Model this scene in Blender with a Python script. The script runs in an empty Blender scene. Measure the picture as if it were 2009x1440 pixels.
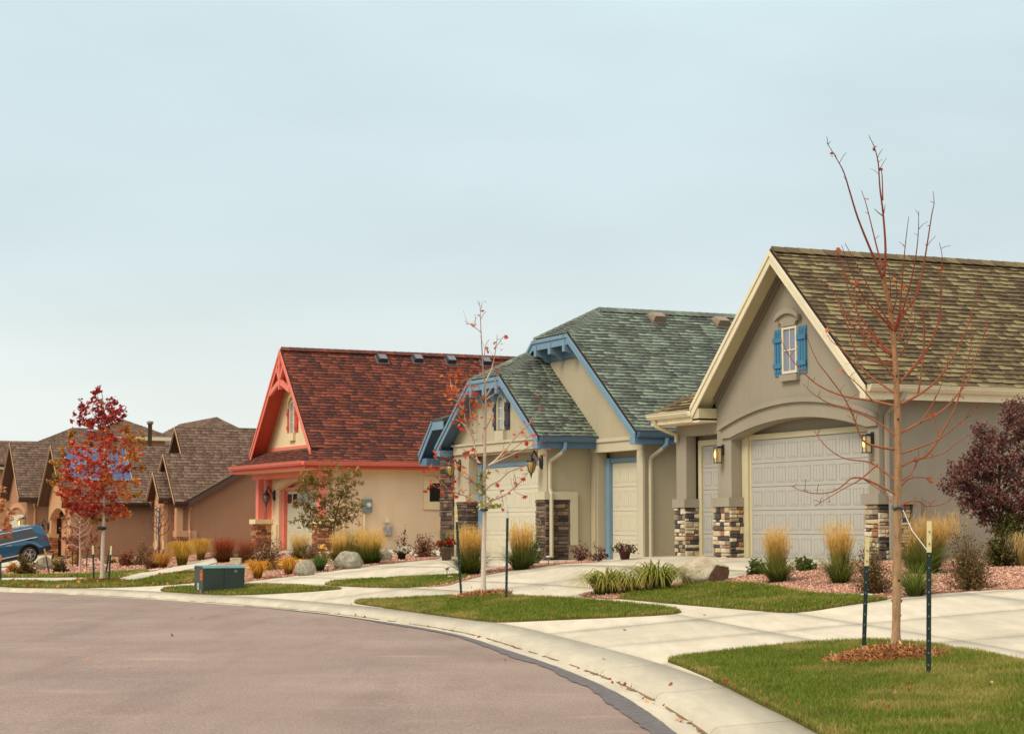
import bpy, bmesh, math, random
import numpy as np
from mathutils import Vector, Matrix
random.seed(7); rng = np.random.default_rng(7)
sc = bpy.context.scene
COL = sc.collection
R = math.radians

# ------------------------------------------------------------------ camera
F, HZ, ZC = 3800.0, 1030.0, 1.6          # focal length in photo pixels, horizon row, eye height
T = math.atan((HZ - 720) / F)
cam = bpy.data.objects.new('camera', bpy.data.cameras.new('camera')); COL.objects.link(cam)
cam.data.sensor_width = 36; cam.data.lens = 36 * F / 2009
cam.location = (0, 0, ZC); cam.rotation_euler = (math.pi / 2 + T, 0, 0)
cam.data.clip_start = .1; cam.data.clip_end = 6000
cam.data.dof.use_dof = True; cam.data.dof.focus_distance = 27; cam.data.dof.aperture_fstop = 5.6
sc.camera = cam
# ------------------------------------------------------------------ sky and sun
SUN_EL, SUN_AZ = 46, -130                 # azimuth from +Y (view direction), clockwise
w = bpy.data.worlds.new('World'); sc.world = w; w.use_nodes = True
nt = w.node_tree; nt.nodes.clear()
N = nt.nodes.new; LK = nt.links.new
out = N('ShaderNodeOutputWorld'); bg = N('ShaderNodeBackground'); bg.inputs[1].default_value = .1
sky = N('ShaderNodeTexSky'); sky.sky_type = 'NISHITA'; sky.sun_disc = False
sky.sun_elevation = R(SUN_EL); sky.sun_rotation = R(SUN_AZ); sky.air_density = 1.5; sky.dust_density = 4
tc = N('ShaderNodeTexCoord'); sp = N('ShaderNodeSeparateXYZ'); rp = N('ShaderNodeValToRGB')
LK(tc.outputs['Generated'], sp.inputs[0]); LK(sp.outputs[2], rp.inputs[0])
el = rp.color_ramp.elements
el[0].position = 0; el[0].color = (.82, .83, .785, 1)
el[1].position = 1; el[1].color = (1.26, 1.22, 1.12, 1)
for p, c in ((.065, (.72, .775, .755, 1)), (.14, (.545, .64, .67, 1)), (.26, (.555, .68, .705, 1)), (.5, (.86, .90, .87, 1))):
    e = el.new(p); e.color = c
ns = N('ShaderNodeTexNoise'); ns.inputs['Scale'].default_value = 2.2; ns.inputs['Detail'].default_value = 3
mp = N('ShaderNodeMapping'); mp.inputs['Scale'].default_value = (1.2, 1, 4.5); mp.inputs['Rotation'].default_value = (0, R(14), 0)
LK(tc.outputs['Generated'], mp.inputs[0]); LK(mp.outputs[0], ns.inputs[0])
mr = N('ShaderNodeMapRange'); mr.inputs[1].default_value = .3; mr.inputs[2].default_value = .7; mr.inputs[3].default_value = 9.0; mr.inputs[4].default_value = 11.0
LK(ns.outputs[0], mr.inputs[0])
vm = N('ShaderNodeVectorMath'); vm.operation = 'SCALE'; LK(rp.outputs[0], vm.inputs[0]); LK(mr.outputs[0], vm.inputs['Scale'])
mx = N('ShaderNodeMixRGB'); mx.inputs[0].default_value = .9
LK(sky.outputs[0], mx.inputs[1]); LK(vm.outputs[0], mx.inputs[2])
LK(mx.outputs[0], bg.inputs[0]); LK(bg.outputs[0], out.inputs[0])
sun = bpy.data.objects.new('sun', bpy.data.lights.new('sun', 'SUN')); COL.objects.link(sun)
sun.data.energy = 1.9; sun.data.angle = R(24); sun.data.color = (1, .90, .74)
sd = Vector((math.sin(R(SUN_AZ)) * math.cos(R(SUN_EL)), math.cos(R(SUN_AZ)) * math.cos(R(SUN_EL)), math.sin(R(SUN_EL))))
sun.rotation_euler = sd.to_track_quat('Z', 'Y').to_euler()
vs = sc.view_settings; vs.view_transform = 'Standard'; vs.look = 'None'; vs.exposure = .30; vs.gamma = 1
try: vs.use_curve_mapping = False
except Exception: pass

# ------------------------------------------------------------------ materials
def srgb(r, g, b):
    f = lambda c: ((c / 255 + .055) / 1.055) ** 2.4 if c > 10 else c / 3294.6
    return (f(r), f(g), f(b), 1)
def mul(c, k): return (c[0] * k, c[1] * k, c[2] * k, 1)
class NT:
    def __init__(s, name, rough=.85, spec=.3, metal=0.):
        s.m = bpy.data.materials.new(name); s.m.use_nodes = True; s.t = s.m.node_tree
        s.b = s.t.nodes['Principled BSDF']; s.b.inputs['Roughness'].default_value = rough
        s.b.inputs['Specular IOR Level'].default_value = spec; s.b.inputs['Metallic'].default_value = metal
        s.tc = None
    def n(s, t): return s.t.nodes.new(t)
    def l(s, a, b): s.t.links.new(a, b)
    def co(s):
        if s.tc is None: s.tc = s.n('ShaderNodeTexCoord')
        return s.tc.outputs['Object']
    def wco(s):
        g = s.n('ShaderNodeNewGeometry'); return g.outputs['Position']
    def noise(s, scale, detail=4, rough=.6, world=False, stretch=None):
        n = s.n('ShaderNodeTexNoise'); n.inputs['Scale'].default_value = scale; n.inputs['Detail'].default_value = detail; n.inputs['Roughness'].default_value = rough
        c = s.wco() if world else s.co()
        if stretch:
            m = s.n('ShaderNodeMapping'); m.inputs['Scale'].default_value = stretch; s.l(c, m.inputs[0]); c = m.outputs[0]
        s.l(c, n.inputs['Vector']); return n.outputs[0]
    def ramp(s, fac, stops):
        r = s.n('ShaderNodeValToRGB'); s.l(fac, r.inputs[0]); e = r.color_ramp.elements
        e[0].position, e[0].color = stops[0]; e[1].position, e[1].color = stops[-1]
        for p, c in stops[1:-1]: k = e.new(p); k.color = c
        return r.outputs[0]
    def mix(s, fac, a, b, mode='MIX'):
        m = s.n('ShaderNodeMixRGB'); m.blend_type = mode
        for v, i in ((fac, 0), (a, 1), (b, 2)):
            if hasattr(v, 'links'): s.l(v, m.inputs[i])
            else: m.inputs[i].default_value = v
        return m.outputs[0]
    def color(s, c):
        if hasattr(c, 'links'): s.l(c, s.b.inputs['Base Color'])
        else: s.b.inputs['Base Color'].default_value = c
    def bump(s, h, strength=.3, dist=.01):
        b = s.n('ShaderNodeBump'); b.inputs['Strength'].default_value = strength; b.inputs['Distance'].default_value = dist
        s.l(h, b.inputs['Height']); s.l(b.outputs[0], s.b.inputs['Normal'])
def rng_stops(c, lo, hi): return [(.3, mul(c, lo)), (.7, mul(c, hi))]
def stucco(name, c):
    t = NT(name, .93, .15)
    a = t.ramp(t.noise(.5, 3), rng_stops(c, .93, 1.05)); b = t.ramp(t.noise(70, 2), [(.3, (.86, .86, .86, 1)), (.7, (1.06, 1.06, 1.06, 1))])
    st = t.ramp(t.noise(1.6, 4, .6, stretch=(3, 3, .35)), [(.35, (.965, .96, .95, 1)), (.6, (1, 1, 1, 1))])
    t.color(t.mix(1., t.mix(1., a, b, 'MULTIPLY'), st, 'MULTIPLY')); t.bump(t.noise(55, 3), .45, .006); return t.m
def paint(name, c, rough=.55, var=.06):
    t = NT(name, rough, .35); a = t.ramp(t.noise(2.5, 5), rng_stops(c, 1 - var, 1 + var)); t.color(a); t.bump(t.noise(30, 3, stretch=(1, 1, 3)), .12, .003); return t.m
def simple(name, c, rough=.6, spec=.4, metal=0., emit=None, es=0.):
    t = NT(name, rough, spec, metal); t.color(c)
    if emit: t.b.inputs['Emission Color'].default_value = emit; t.b.inputs['Emission Strength'].default_value = es
    return t.m
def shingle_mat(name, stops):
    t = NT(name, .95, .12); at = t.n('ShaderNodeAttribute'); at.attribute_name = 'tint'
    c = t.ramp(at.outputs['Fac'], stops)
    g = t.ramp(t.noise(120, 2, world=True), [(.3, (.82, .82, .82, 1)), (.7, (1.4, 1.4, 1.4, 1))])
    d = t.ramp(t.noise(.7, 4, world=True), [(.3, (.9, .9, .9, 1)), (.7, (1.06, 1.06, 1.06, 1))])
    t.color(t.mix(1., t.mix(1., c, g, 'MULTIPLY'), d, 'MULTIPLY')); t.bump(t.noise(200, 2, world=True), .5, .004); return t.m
def stone_mat(name, cols):
    t = NT(name, .9, .2); oi = t.n('ShaderNodeObjectInfo'); r = t.n('ShaderNodeValToRGB'); r.color_ramp.interpolation = 'CONSTANT'
    t.l(oi.outputs['Random'], r.inputs[0]); e = r.color_ramp.elements; n = len(cols)
    e[0].position, e[0].color = 0, cols[0]; e[1].position, e[1].color = 1 - 1 / n, cols[-1]
    for i in range(1, n - 1): k = e.new(i / n); k.color = cols[i]
    g = t.ramp(t.noise(14, 5, .7, world=True), [(.25, (.72, .70, .68, 1)), (.75, (1.2, 1.2, 1.2, 1))])
    t.color(t.mix(1., r.outputs[0], g, 'MULTIPLY')); t.bump(t.noise(30, 5, world=True), .7, .012); return t.m
def vcol_mat(name, trans=.25, rough=.8, spec=.15, noise=None):
    t = NT(name, rough, spec); at = t.n('ShaderNodeAttribute'); at.attribute_name = 'col'; c = at.outputs['Color']
    if noise: c = t.mix(1., c, t.ramp(t.noise(noise, 3, world=True), [(.3, (.8, .8, .8, 1)), (.7, (1.15, 1.15, 1.15, 1))]), 'MULTIPLY')
    t.color(c)
    if trans:
        tr = t.n('ShaderNodeBsdfTranslucent'); t.l(c, tr.inputs[0]); ms = t.n('ShaderNodeMixShader'); ms.inputs[0].default_value = trans
        o = t.t.nodes['Material Output']; t.l(t.b.outputs[0], ms.inputs[1]); t.l(tr.outputs[0], ms.inputs[2]); t.l(ms.outputs[0], o.inputs[0])
    return t.m
M = {}
M['taupe'] = stucco('stucco_taupe', srgb(157, 147, 130)); M['taupe_dark'] = stucco('stucco_taupe_dark', srgb(128, 117, 102))
M['tan'] = stucco('stucco_tan', srgb(184, 171, 144)); M['tan_lt'] = stucco('stucco_tan_light', srgb(198, 187, 160))
M['peach'] = stucco('stucco_peach', srgb(234, 202, 167)); M['cream_st'] = stucco('stucco_cream', srgb(232, 209, 166))
M['brown_st'] = stucco('stucco_brown', srgb(172, 126, 98)); M['brown_lt'] = stucco('stucco_brown_light', srgb(198, 150, 112))
M['cream'] = paint('paint_cream', srgb(222, 209, 178)); M['cream_door'] = paint('paint_door_cream', srgb(206, 197, 173), .5, .03)
M['grey_door'] = paint('paint_door_grey', srgb(173, 168, 158), .5, .03); M['frame_cream'] = paint('paint_frame', srgb(196, 184, 148))
M['blue'] = paint('paint_blue', srgb(114, 143, 163)); M['blue_dk'] = paint('paint_blue_dark', srgb(88, 115, 140)); M['shut_blue'] = paint('paint_shutter_blue', srgb(62, 116, 146))
M['coral'] = paint('paint_coral', srgb(227, 122, 102)); M['coral_dk'] = paint('paint_coral_deep', srgb(194, 80, 60)); M['shut_red'] = paint('paint_shutter_red', srgb(205, 62, 50))
M['navy'] = paint('paint_navy', srgb(50, 52, 66)); M['brown_trim'] = paint('paint_brown', srgb(88, 62, 50)); M['tan_trim'] = paint('paint_tan', srgb(190, 150, 104))
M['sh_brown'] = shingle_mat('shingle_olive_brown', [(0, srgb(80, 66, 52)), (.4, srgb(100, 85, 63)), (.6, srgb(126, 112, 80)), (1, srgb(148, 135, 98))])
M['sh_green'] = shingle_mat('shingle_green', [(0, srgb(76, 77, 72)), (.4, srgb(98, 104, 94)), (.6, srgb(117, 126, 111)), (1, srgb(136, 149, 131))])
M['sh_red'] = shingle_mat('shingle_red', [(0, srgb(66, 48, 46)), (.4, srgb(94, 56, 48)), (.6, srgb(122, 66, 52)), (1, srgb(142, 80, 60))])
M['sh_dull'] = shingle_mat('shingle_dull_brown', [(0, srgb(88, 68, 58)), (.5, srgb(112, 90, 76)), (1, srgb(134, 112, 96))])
M['st_mix'] = stone_mat('stone_mixed', [srgb(204, 188, 158), srgb(88, 82, 82), srgb(188, 164, 132), srgb(214, 202, 174), srgb(110, 92, 78), srgb(160, 116, 84), srgb(178, 164, 142), srgb(202, 178, 142), srgb(80, 74, 74), srgb(198, 184, 154), srgb(148, 130, 110), srgb(206, 192, 164)])
M['st_grey'] = stone_mat('stone_grey_brown', [srgb(118, 101, 88), srgb(84, 72, 66), srgb(134, 112, 92), srgb(102, 84, 74), srgb(70, 61, 58), srgb(112, 88, 70)])
M['st_rust'] = stone_mat('stone_rust', [srgb(196, 142, 98), srgb(160, 96, 68), srgb(206, 160, 112), srgb(134, 84, 64), srgb(182, 126, 86), srgb(112, 78, 66)])
M['mortar'] = simple('mortar', srgb(92, 80, 68), .95); M['mortar_lt'] = simple('mortar_light', srgb(140, 112, 88), .95)
def glass_mat(name, c):
    t = NT(name, .06, .8); t.color(c); return t.m
M['glass'] = glass_mat('glass_pale', srgb(118, 124, 142)); M['glass_dk'] = glass_mat('glass_dark', srgb(42, 36, 34)); M['glass_bl'] = glass_mat('glass_blue', srgb(138, 152, 162))  # the pale glass has the reflected sky put into its base colour
M['black'] = simple('metal_black', srgb(30, 28, 28), .45, .5); M['vent_dk'] = simple('vent_dark', srgb(60, 58, 66), .5); M['vent_br'] = simple('vent_brown', srgb(138, 118, 98), .6)
M['vent_lid'] = simple('vent_lid', srgb(104, 106, 116), .4)
M['flash'] = simple('flashing', srgb(104, 92, 84), .5)
M['bulb'] = simple('bulb', (1, .6, .2, 1), .4, .2, 0, (1, .62, .22, 1), 1.5)
M['lampglass'] = simple('lamp_glass', srgb(196, 172, 116), .2, .5, 0, (1, .70, .34, 1), .05)
M['lampglass_am'] = simple('lamp_glass_amber', srgb(170, 140, 80), .2, .5)
M['lampglass_dk'] = simple('lamp_glass_grey', srgb(112, 104, 92), .2, .5)
M['steel_gr'] = simple('steel_grey', srgb(120, 134, 130), .5, .4); M['steel_lt'] = simple('steel_light', srgb(186, 186, 180), .35, .5, .4)
M['plastic_gr'] = simple('plastic_grey', srgb(150, 148, 150), .6)

# ------------------------------------------------------------------ mesh helpers
def lnk(o, parent=None):
    COL.objects.link(o)
    if parent is not None: o.parent = parent
    return o
def mesh_obj(name, me, mat, parent=None, smooth=False):
    o = bpy.data.objects.new(name, me)
    if mat is not None and not me.materials: me.materials.append(M[mat] if isinstance(mat, str) else mat)
    if smooth: me.polygons.foreach_set('use_smooth', [True] * len(me.polygons))
    return lnk(o, parent)
def np_mesh(name, V, Fs, col=None, tint=None):
    """V (n,3) array, Fs (m,k) int array of equal-sided faces or list of those arrays"""
    me = bpy.data.meshes.new(name); V = np.ascontiguousarray(V, np.float32)
    if not isinstance(Fs, (list, tuple)): Fs = [Fs]
    Fs = [np.asarray(f, np.int32) for f in Fs if len(f)]
    me.vertices.add(len(V)); me.vertices.foreach_set('co', V.ravel())
    nl = sum(f.size for f in Fs); npol = sum(len(f) for f in Fs)
    me.loops.add(nl); me.polygons.add(npol)
    me.loops.foreach_set('vertex_index', np.concatenate([f.ravel() for f in Fs]))
    ls = []; k = 0
    for f in Fs:
        n = f.shape[1]; ls.append(k + np.arange(len(f)) * n); k += f.size
    me.polygons.foreach_set('loop_start', np.concatenate(ls).astype(np.int32))
    me.update(calc_edges=True); me.validate()
    if col is not None:
        a = me.attributes.new('col', 'FLOAT_COLOR', 'POINT'); c = np.ones((len(V), 4), np.float32); c[:, :3] = np.asarray(col)[:, :3]; a.data.foreach_set('color', c.ravel())
    if tint is not None:
        a = me.attributes.new('tint', 'FLOAT', 'POINT'); a.data.foreach_set('value', np.ascontiguousarray(tint, np.float32))
    return me
class MB:
    def __init__(s): s.v = []; s.f = []; s.c = []
    def add(s, vs, fs, c=None):
        b = len(s.v); s.v += [tuple(p) for p in vs]; s.f += [tuple(i + b for i in f) for f in fs]
        if c is not None: s.c += [c] * len(vs) if not isinstance(c, list) else c
        return s
    def box(s, a, b):
        x0, y0, z0 = a; x1, y1, z1 = b
        return s.add([(x0, y0, z0), (x1, y0, z0), (x1, y1, z0), (x0, y1, z0), (x0, y0, z1), (x1, y0, z1), (x1, y1, z1), (x0, y1, z1)],
                     [(3, 2, 1, 0), (4, 5, 6, 7), (0, 1, 5, 4), (1, 2, 6, 5), (2, 3, 7, 6), (3, 0, 4, 7)])
    def tube(s, pts, rad, n=6, c0=None, c1=None, cap=True):
        pts = [Vector(p) for p in pts]; b = len(s.v); m = len(pts)
        if not hasattr(rad, '__len__'): rad = [rad] * m
        up = Vector((.31, .52, .79)); prev = None
        for i, p in enumerate(pts):
            d = (pts[min(i + 1, m - 1)] - pts[max(i - 1, 0)])
            if d.length < 1e-9: d = Vector((0, 0, 1))
            d.normalize()
            if prev is None:
                x = d.cross(up); x = x if x.length > .05 else d.cross(Vector((1, 0, 0)))
            else: x = prev - d * prev.dot(d)
            x.normalize(); prev = x; y = d.cross(x)
            for k in range(n):
                a = 2 * math.pi * k / n; s.v.append(tuple(p + (x * math.cos(a) + y * math.sin(a)) * rad[i]))
                if c0 is not None:
                    q = i / (m - 1); s.c.append(tuple(c0[j] * (1 - q) + (c0 if c1 is None else c1)[j] * q for j in range(3)))
        for i in range(m - 1):
            for k in range(n):
                k2 = (k + 1) % n; s.f.append((b + i * n + k, b + i * n + k2, b + (i + 1) * n + k2, b + (i + 1) * n + k))
        if cap: s.f.append(tuple(b + k for k in reversed(range(n)))); s.f.append(tuple(b + (m - 1) * n + k for k in range(n)))
        return s
    def lathe(s, prof, n=12, c=(0, 0, 0), cols=None, cap=True):
        b = len(s.v)
        for i, (r, z) in enumerate(prof):
            for k in range(n):
                a = 2 * math.pi * k / n; s.v.append((c[0] + r * math.cos(a), c[1] + r * math.sin(a), c[2] + z))
                if cols: s.c.append(cols[i])
        for i in range(len(prof) - 1):
            for k in range(n):
                k2 = (k + 1) % n; s.f.append((b + i * n + k, b + i * n + k2, b + (i + 1) * n + k2, b + (i + 1) * n + k))
        if cap: s.f.append(tuple(b + k for k in reversed(range(n)))); s.f.append(tuple(b + (len(prof) - 1) * n + k for k in range(n)))
        return s
    def prism(s, poly, axis, a, b):
        """poly 2-D; axis 'y': (x,z) polygon extruded along y; 'x': (y,z) along x; 'z': (x,y) along z"""
        n = len(poly)
        f3 = {'y': lambda p, t: (p[0], t, p[1]), 'x': lambda p, t: (t, p[0], p[1]), 'z': lambda p, t: (p[0], p[1], t)}[axis]
        vs = [f3(p, a) for p in poly] + [f3(p, b) for p in poly]
        fs = [tuple(range(n)), tuple(range(2 * n - 1, n - 1, -1))] + [(i, i + n, (i + 1) % n + n, (i + 1) % n) for i in range(n)]
        return s.add(vs, fs)
    def mesh(s, name='m', fix=True):
        me = bpy.data.meshes.new(name); me.from_pydata(s.v, [], s.f); me.update()
        if s.c and len(s.c) == len(s.v):
            a = me.attributes.new('col', 'FLOAT_COLOR', 'POINT'); c = np.ones((len(s.v), 4), np.float32); c[:, :3] = np.array([q[:3] for q in s.c]); a.data.foreach_set('color', c.ravel())
        if fix:
            bm = bmesh.new(); bm.from_mesh(me); bmesh.ops.recalc_face_normals(bm, faces=bm.faces); bm.to_mesh(me); bm.free()
        return me
    def obj(s, name, mat, parent=None, smooth=False, fix=True): return mesh_obj(name, s.mesh(name, fix), mat, parent, smooth)
def tag(o, label, cat=None, group=None, kind=None):
    if label: o['label'] = label
    if cat: o['category'] = cat
    if group: o['group'] = group
    if kind: o['kind'] = kind
    return o
def empty(name, loc, rz=0, label=None, cat=None, group=None, rot=None):
    o = bpy.data.objects.new(name, None); o.empty_display_size = .2; o.location = loc; o.rotation_euler = rot or (0, 0, rz)
    lnk(o); tag(o, label, cat, group); return o
def copy_tree(o, loc=None, rz=None, parent=None):
    c = o.copy(); lnk(c, parent)
    if loc is not None: c.location = loc
    if rz is not None: c.rotation_euler = (0, 0, rz)
    for ch in list(o.children): copy_tree(ch, parent=c)
    return c

# ------------------------------------------------------------------ plan of the place
CF, SF = math.cos(T), math.sin(T)
def ray(px, py):
    b = (720 - py) / F; return np.array([(px - 1004.5) / F, CF - b * SF, SF + b * CF])
def at_depth(px, py, Y):                  # the point of the view ray at ground distance Y ahead of the camera
    d = ray(px, py); t = Y / d[1]; return Vector((d[0] * t, Y, ZC + d[2] * t))
def project(P):
    P = np.atleast_2d(P) - np.array([0, 0, ZC]); fw = P[:, 1] * CF + P[:, 2] * SF; up = -P[:, 1] * SF + P[:, 2] * CF
    return np.stack([1004.5 + F * P[:, 0] / fw, 720 - F * up / fw], 1)
class Frame:                              # house frame: u along the street front (away), v into the lot
    def __init__(s, X, Y, z, th): s.X, s.Y, s.z, s.th = X, Y, z, R(th)
    def w(s, u, v, z=0):
        a, c = math.sin(s.th), math.cos(s.th); return Vector((s.X - a * u + c * v, s.Y + c * u + a * v, s.z + z))
H1 = Frame(6.787, 35.824, .933, 23.13); H2 = Frame(.858, 47.70, .762, 24.1); H3 = Frame(-6.868, 63.757, .719, 25.5)
p = at_depth(345, 1092, 90); H4 = Frame(p.x, p.y, p.z, 24)
p = at_depth(137, 1092, 100); H5 = Frame(p.x, p.y, p.z, 24)
# kerb line (face of kerb, road level 0)
kp = np.array([(1.78, -12), (1.80, 0), (1.74, 8), (1.62, 13), (1.45, 16.6), (1.18, 19.5), (.75, 22.3), (.13, 25.5), (-.62, 29), (-1.85, 32.4), (-3.2, 35.5), (-4.55, 38), (-6.3, 40.7), (-8.3, 43.3), (-10.4, 45.6), (-12.6, 47.5), (-16.5, 50.2), (-22, 53), (-29, 55.5), (-40, 58)], float)
def catmull(P, n=8):
    o = []
    for i in range(len(P) - 1):
        p0, p1, p2, p3 = P[max(i - 1, 0)], P[i], P[i + 1], P[min(i + 2, len(P) - 1)]
        for t in np.linspace(0, 1, n, endpoint=False):
            o.append(.5 * (2 * p1 + (p2 - p0) * t + (2 * p0 - 5 * p1 + 4 * p2 - p3) * t * t + (3 * p1 - p0 - 3 * p2 + p3) * t ** 3))
    o.append(P[-1]); return np.array(o)
KC = catmull(kp, 10)
for _ in range(6): KC[1:-1] = (KC[:-2] + 2 * KC[1:-1] + KC[2:]) / 4
KS = np.concatenate([[0], np.cumsum(np.hypot(*np.diff(KC, axis=0).T))])
KT = np.gradient(KC, axis=0); KT /= np.hypot(KT[:, 0], KT[:, 1])[:, None]
KN = np.stack([KT[:, 1], -KT[:, 0]], 1)   # outward, to the houses
def sd2xy(s, d):
    s = np.asarray(s, float); x = np.interp(s, KS, KC[:, 0]); y = np.interp(s, KS, KC[:, 1]); nx = np.interp(s, KS, KN[:, 0]); ny = np.interp(s, KS, KN[:, 1])
    return np.stack([x + nx * d, y + ny * d], -1)
def xy2sd(P):
    P = np.atleast_2d(P)[:, :2]; A = KC[:-1]; D = KC[1:] - A; L2 = (D ** 2).sum(1); S = np.empty(len(P)); O = np.empty(len(P))
    for i in range(0, len(P), 20000):
        q = P[i:i + 20000, None, :] - A[None]; t = np.clip((q * D[None]).sum(2) / L2, 0, 1); e = q - t[..., None] * D[None]; dd = (e ** 2).sum(2); k = dd.argmin(1); r = np.arange(len(k))
        S[i:i + 20000] = KS[k] + t[r, k] * np.sqrt(L2[k]); sg = np.sign(e[r, k, 0] * D[k, 1] - e[r, k, 1] * D[k, 0]); O[i:i + 20000] = np.sqrt(dd[r, k]) * sg
    return S, O
# ground heights: thin-plate spline through the kerb and the house floors
ctl = []
for s in np.linspace(5, KS[-1] - 2, 22): x, y = sd2xy(s, .7); ctl.append((x, y, .115))
def fl(Hh, pts, dz=-.015): ctl.extend([(*Hh.w(u, v)[:2], Hh.z + dz) for u, v in pts])
fl(H1, [(0, -.3), (3, -.2), (6.2, -.2), (8.2, -.2), (0, 4), (-1, 8), (8, 5)]); fl(H2, [(0, -.3), (3, -.2), (6, -.2), (-2.7, 1), (6, 6), (-3, 6)])
fl(H3, [(.2, .3), (4, .3), (7, .3), (0, 8), (7, 8)]); fl(H4, [(-.3, 0), (5, -1), (-.5, 6), (5, 8)]); fl(H5, [(-.3, 0), (6, -.3), (-.3, 5), (8, 6)])
for px, py, z in ((5, 1114, -.42), (60, 1131, .06), (150, 1131, .06), (-60, 1108, -.6), (300, 1118, .05)):
    d = ray(px, py); t = (z - ZC) / d[2]; ctl.append((d[0] * t, d[1] * t, z))
ctl += [(11, 18, .6), (14, 27, .95), (14, 45, 1.0), (25, 60, .9), (10, 5, .4), (0, 90, .4), (20, 100, .6), (-45, 100, -.4), (-40, 75, 0), (-10, 120, 0)]
ctl = np.array(ctl); cx = ctl[:, :2] / 20
def tps_k(r2): return .5 * r2 * np.log(r2 + 1e-12)
NCT = len(ctl); K_ = tps_k(((cx[:, None] - cx[None]) ** 2).sum(2)) + np.eye(NCT) * 2e-4; Pm = np.c_[np.ones(NCT), cx]
W_ = np.linalg.solve(np.block([[K_, Pm], [Pm.T, np.zeros((3, 3))]]), np.r_[ctl[:, 2], 0, 0, 0])
def hgt(P):
    P = np.atleast_2d(np.asarray(P, float))[:, :2]; o = np.empty(len(P))
    for i in range(0, len(P), 40000):
        q = P[i:i + 40000] / 20; o[i:i + 40000] = tps_k(((q[:, None] - cx[None]) ** 2).sum(2)) @ W_[:NCT] + W_[NCT] + q @ W_[NCT + 1:]
    cen = np.hypot(P[:, 0] + 5, P[:, 1] - 55); k = np.clip((cen - 75) / 40, 0, 1); return np.clip(o * (1 - k), -1.2, 1.6)
def hz(x, y): return float(hgt([[x, y]])[0])
tt = np.r_[np.arange(8, 60, .1), np.arange(60, 140, .2)]
def G(px, py):                            # where the view ray meets the ground
    d = ray(px, py); P = d[None] * (tt / d[1])[:, None] + [0, 0, ZC]; h = hgt(P) - P[:, 2]; i = np.argmax(h > 0)
    if h[i] <= 0: i = len(tt) - 1
    a = h[i - 1] / (h[i - 1] - h[i]) if i else 0; q = P[i - 1] * (1 - a) + P[i] * a if i else P[0]
    return Vector((q[0], q[1], hz(q[0], q[1])))
# ------------------------------------------------------------------ ground, road, kerb, paving
def pip(P, poly):
    x, y = P[:, 0], P[:, 1]; ins = np.zeros(len(P), bool); n = len(poly)
    for i in range(n):
        x0, y0 = poly[i]; x1, y1 = poly[(i + 1) % n]
        c = (y0 > y) != (y1 > y); ins ^= c & (x < (x1 - x0) * (y - y0) / (y1 - y0 + 1e-12) + x0)
    return ins
def wpoly(px, smooth=1):
    P = np.array([G(*c)[:2] for c in px])
    for _ in range(smooth):                # soften the drawn corners
        Q = np.empty((2 * len(P), 2)); nx = np.roll(P, -1, 0); Q[0::2] = P * .8 + nx * .2; Q[1::2] = P * .2 + nx * .8; P = Q
    return P
def patch_mesh(name, poly, dz, step=.5, skirt=.0):
    bm = bmesh.new(); f = bm.faces.new([bm.verts.new((x, y, 0)) for x, y in poly])
    bmesh.ops.triangulate(bm, faces=[f])
    lo, hi = poly.min(0), poly.max(0)
    for ax in (0, 1):
        k = math.floor(lo[ax] / step) * step + step
        while k < hi[ax]:
            co = [0, 0, 0]; co[ax] = k; no = [0, 0, 0]; no[ax] = 1
            bmesh.ops.bisect_plane(bm, geom=bm.verts[:] + bm.edges[:] + bm.faces[:], plane_co=co, plane_no=no); k += step
    bm.verts.ensure_lookup_table(); co = np.array([v.co[:2] for v in bm.verts]); h = hgt(co) + dz
    for v, z in zip(bm.verts, h): v.co.z = z
    if skirt:
        ed = [e for e in bm.edges if e.is_boundary]; r = bmesh.ops.extrude_edge_only(bm, edges=ed)
        for v in [g for g in r['geom'] if isinstance(g, bmesh.types.BMVert)]: v.co.z -= skirt
    bmesh.ops.recalc_face_normals(bm, faces=bm.faces)
    if sum(f.normal.z for f in bm.faces) < 0: bmesh.ops.reverse_faces(bm, faces=bm.faces)
    me = bpy.data.meshes.new(name); bm.to_mesh(me); bm.free(); return me

t = NT('soil', .97, .1); t.color(t.ramp(t.noise(3, 6, world=True), [(.3, srgb(96, 78, 56)), (.7, srgb(132, 112, 80))])); M['soil'] = t.m
t = NT('asphalt', .93, .2)
a = t.ramp(t.noise(.35, 5, .6, world=True), [(.3, srgb(133, 115, 106)), (.7, srgb(152, 132, 122))])
b = t.ramp(t.noise(46, 4, .85, world=True), [(.34, (.58, .57, .57, 1)), (.5, (1, 1, 1, 1)), (.66, (1.45, 1.43, 1.4, 1))])
wm = t.ramp(t.noise(28, 3, .6, world=True), [(.3, (.93, .92, .92, 1)), (.7, (1.07, 1.07, 1.06, 1))])
st = t.ramp(t.noise(.8, 5, .65, world=True, stretch=(1.6, .25, 1)), [(.5, (1, 1, 1, 1)), (.72, (.80, .78, .77, 1))])
pl = t.ramp(t.noise(1.1, 4, .5, world=True, stretch=(.5, 1.2, 1)), [(.62, (0, 0, 0, 1)), (.8, (.35, .35, .35, 1))])
c = t.mix(1., t.mix(1., t.mix(1., a, b, 'MULTIPLY'), wm, 'MULTIPLY'), st, 'MULTIPLY')
t.color(t.mix(pl, c, srgb(186, 166, 146))); t.bump(t.noise(110, 3, world=True), .55, .008); M['asphalt'] = t.m
t = NT('sealant', .8, .3); t.color(t.ramp(t.noise(9, 5, world=True), [(.3, srgb(82, 76, 76)), (.7, srgb(112, 104, 102))])); t.bump(t.noise(60, 3, world=True), .4, .006); M['tar'] = t.m
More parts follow.
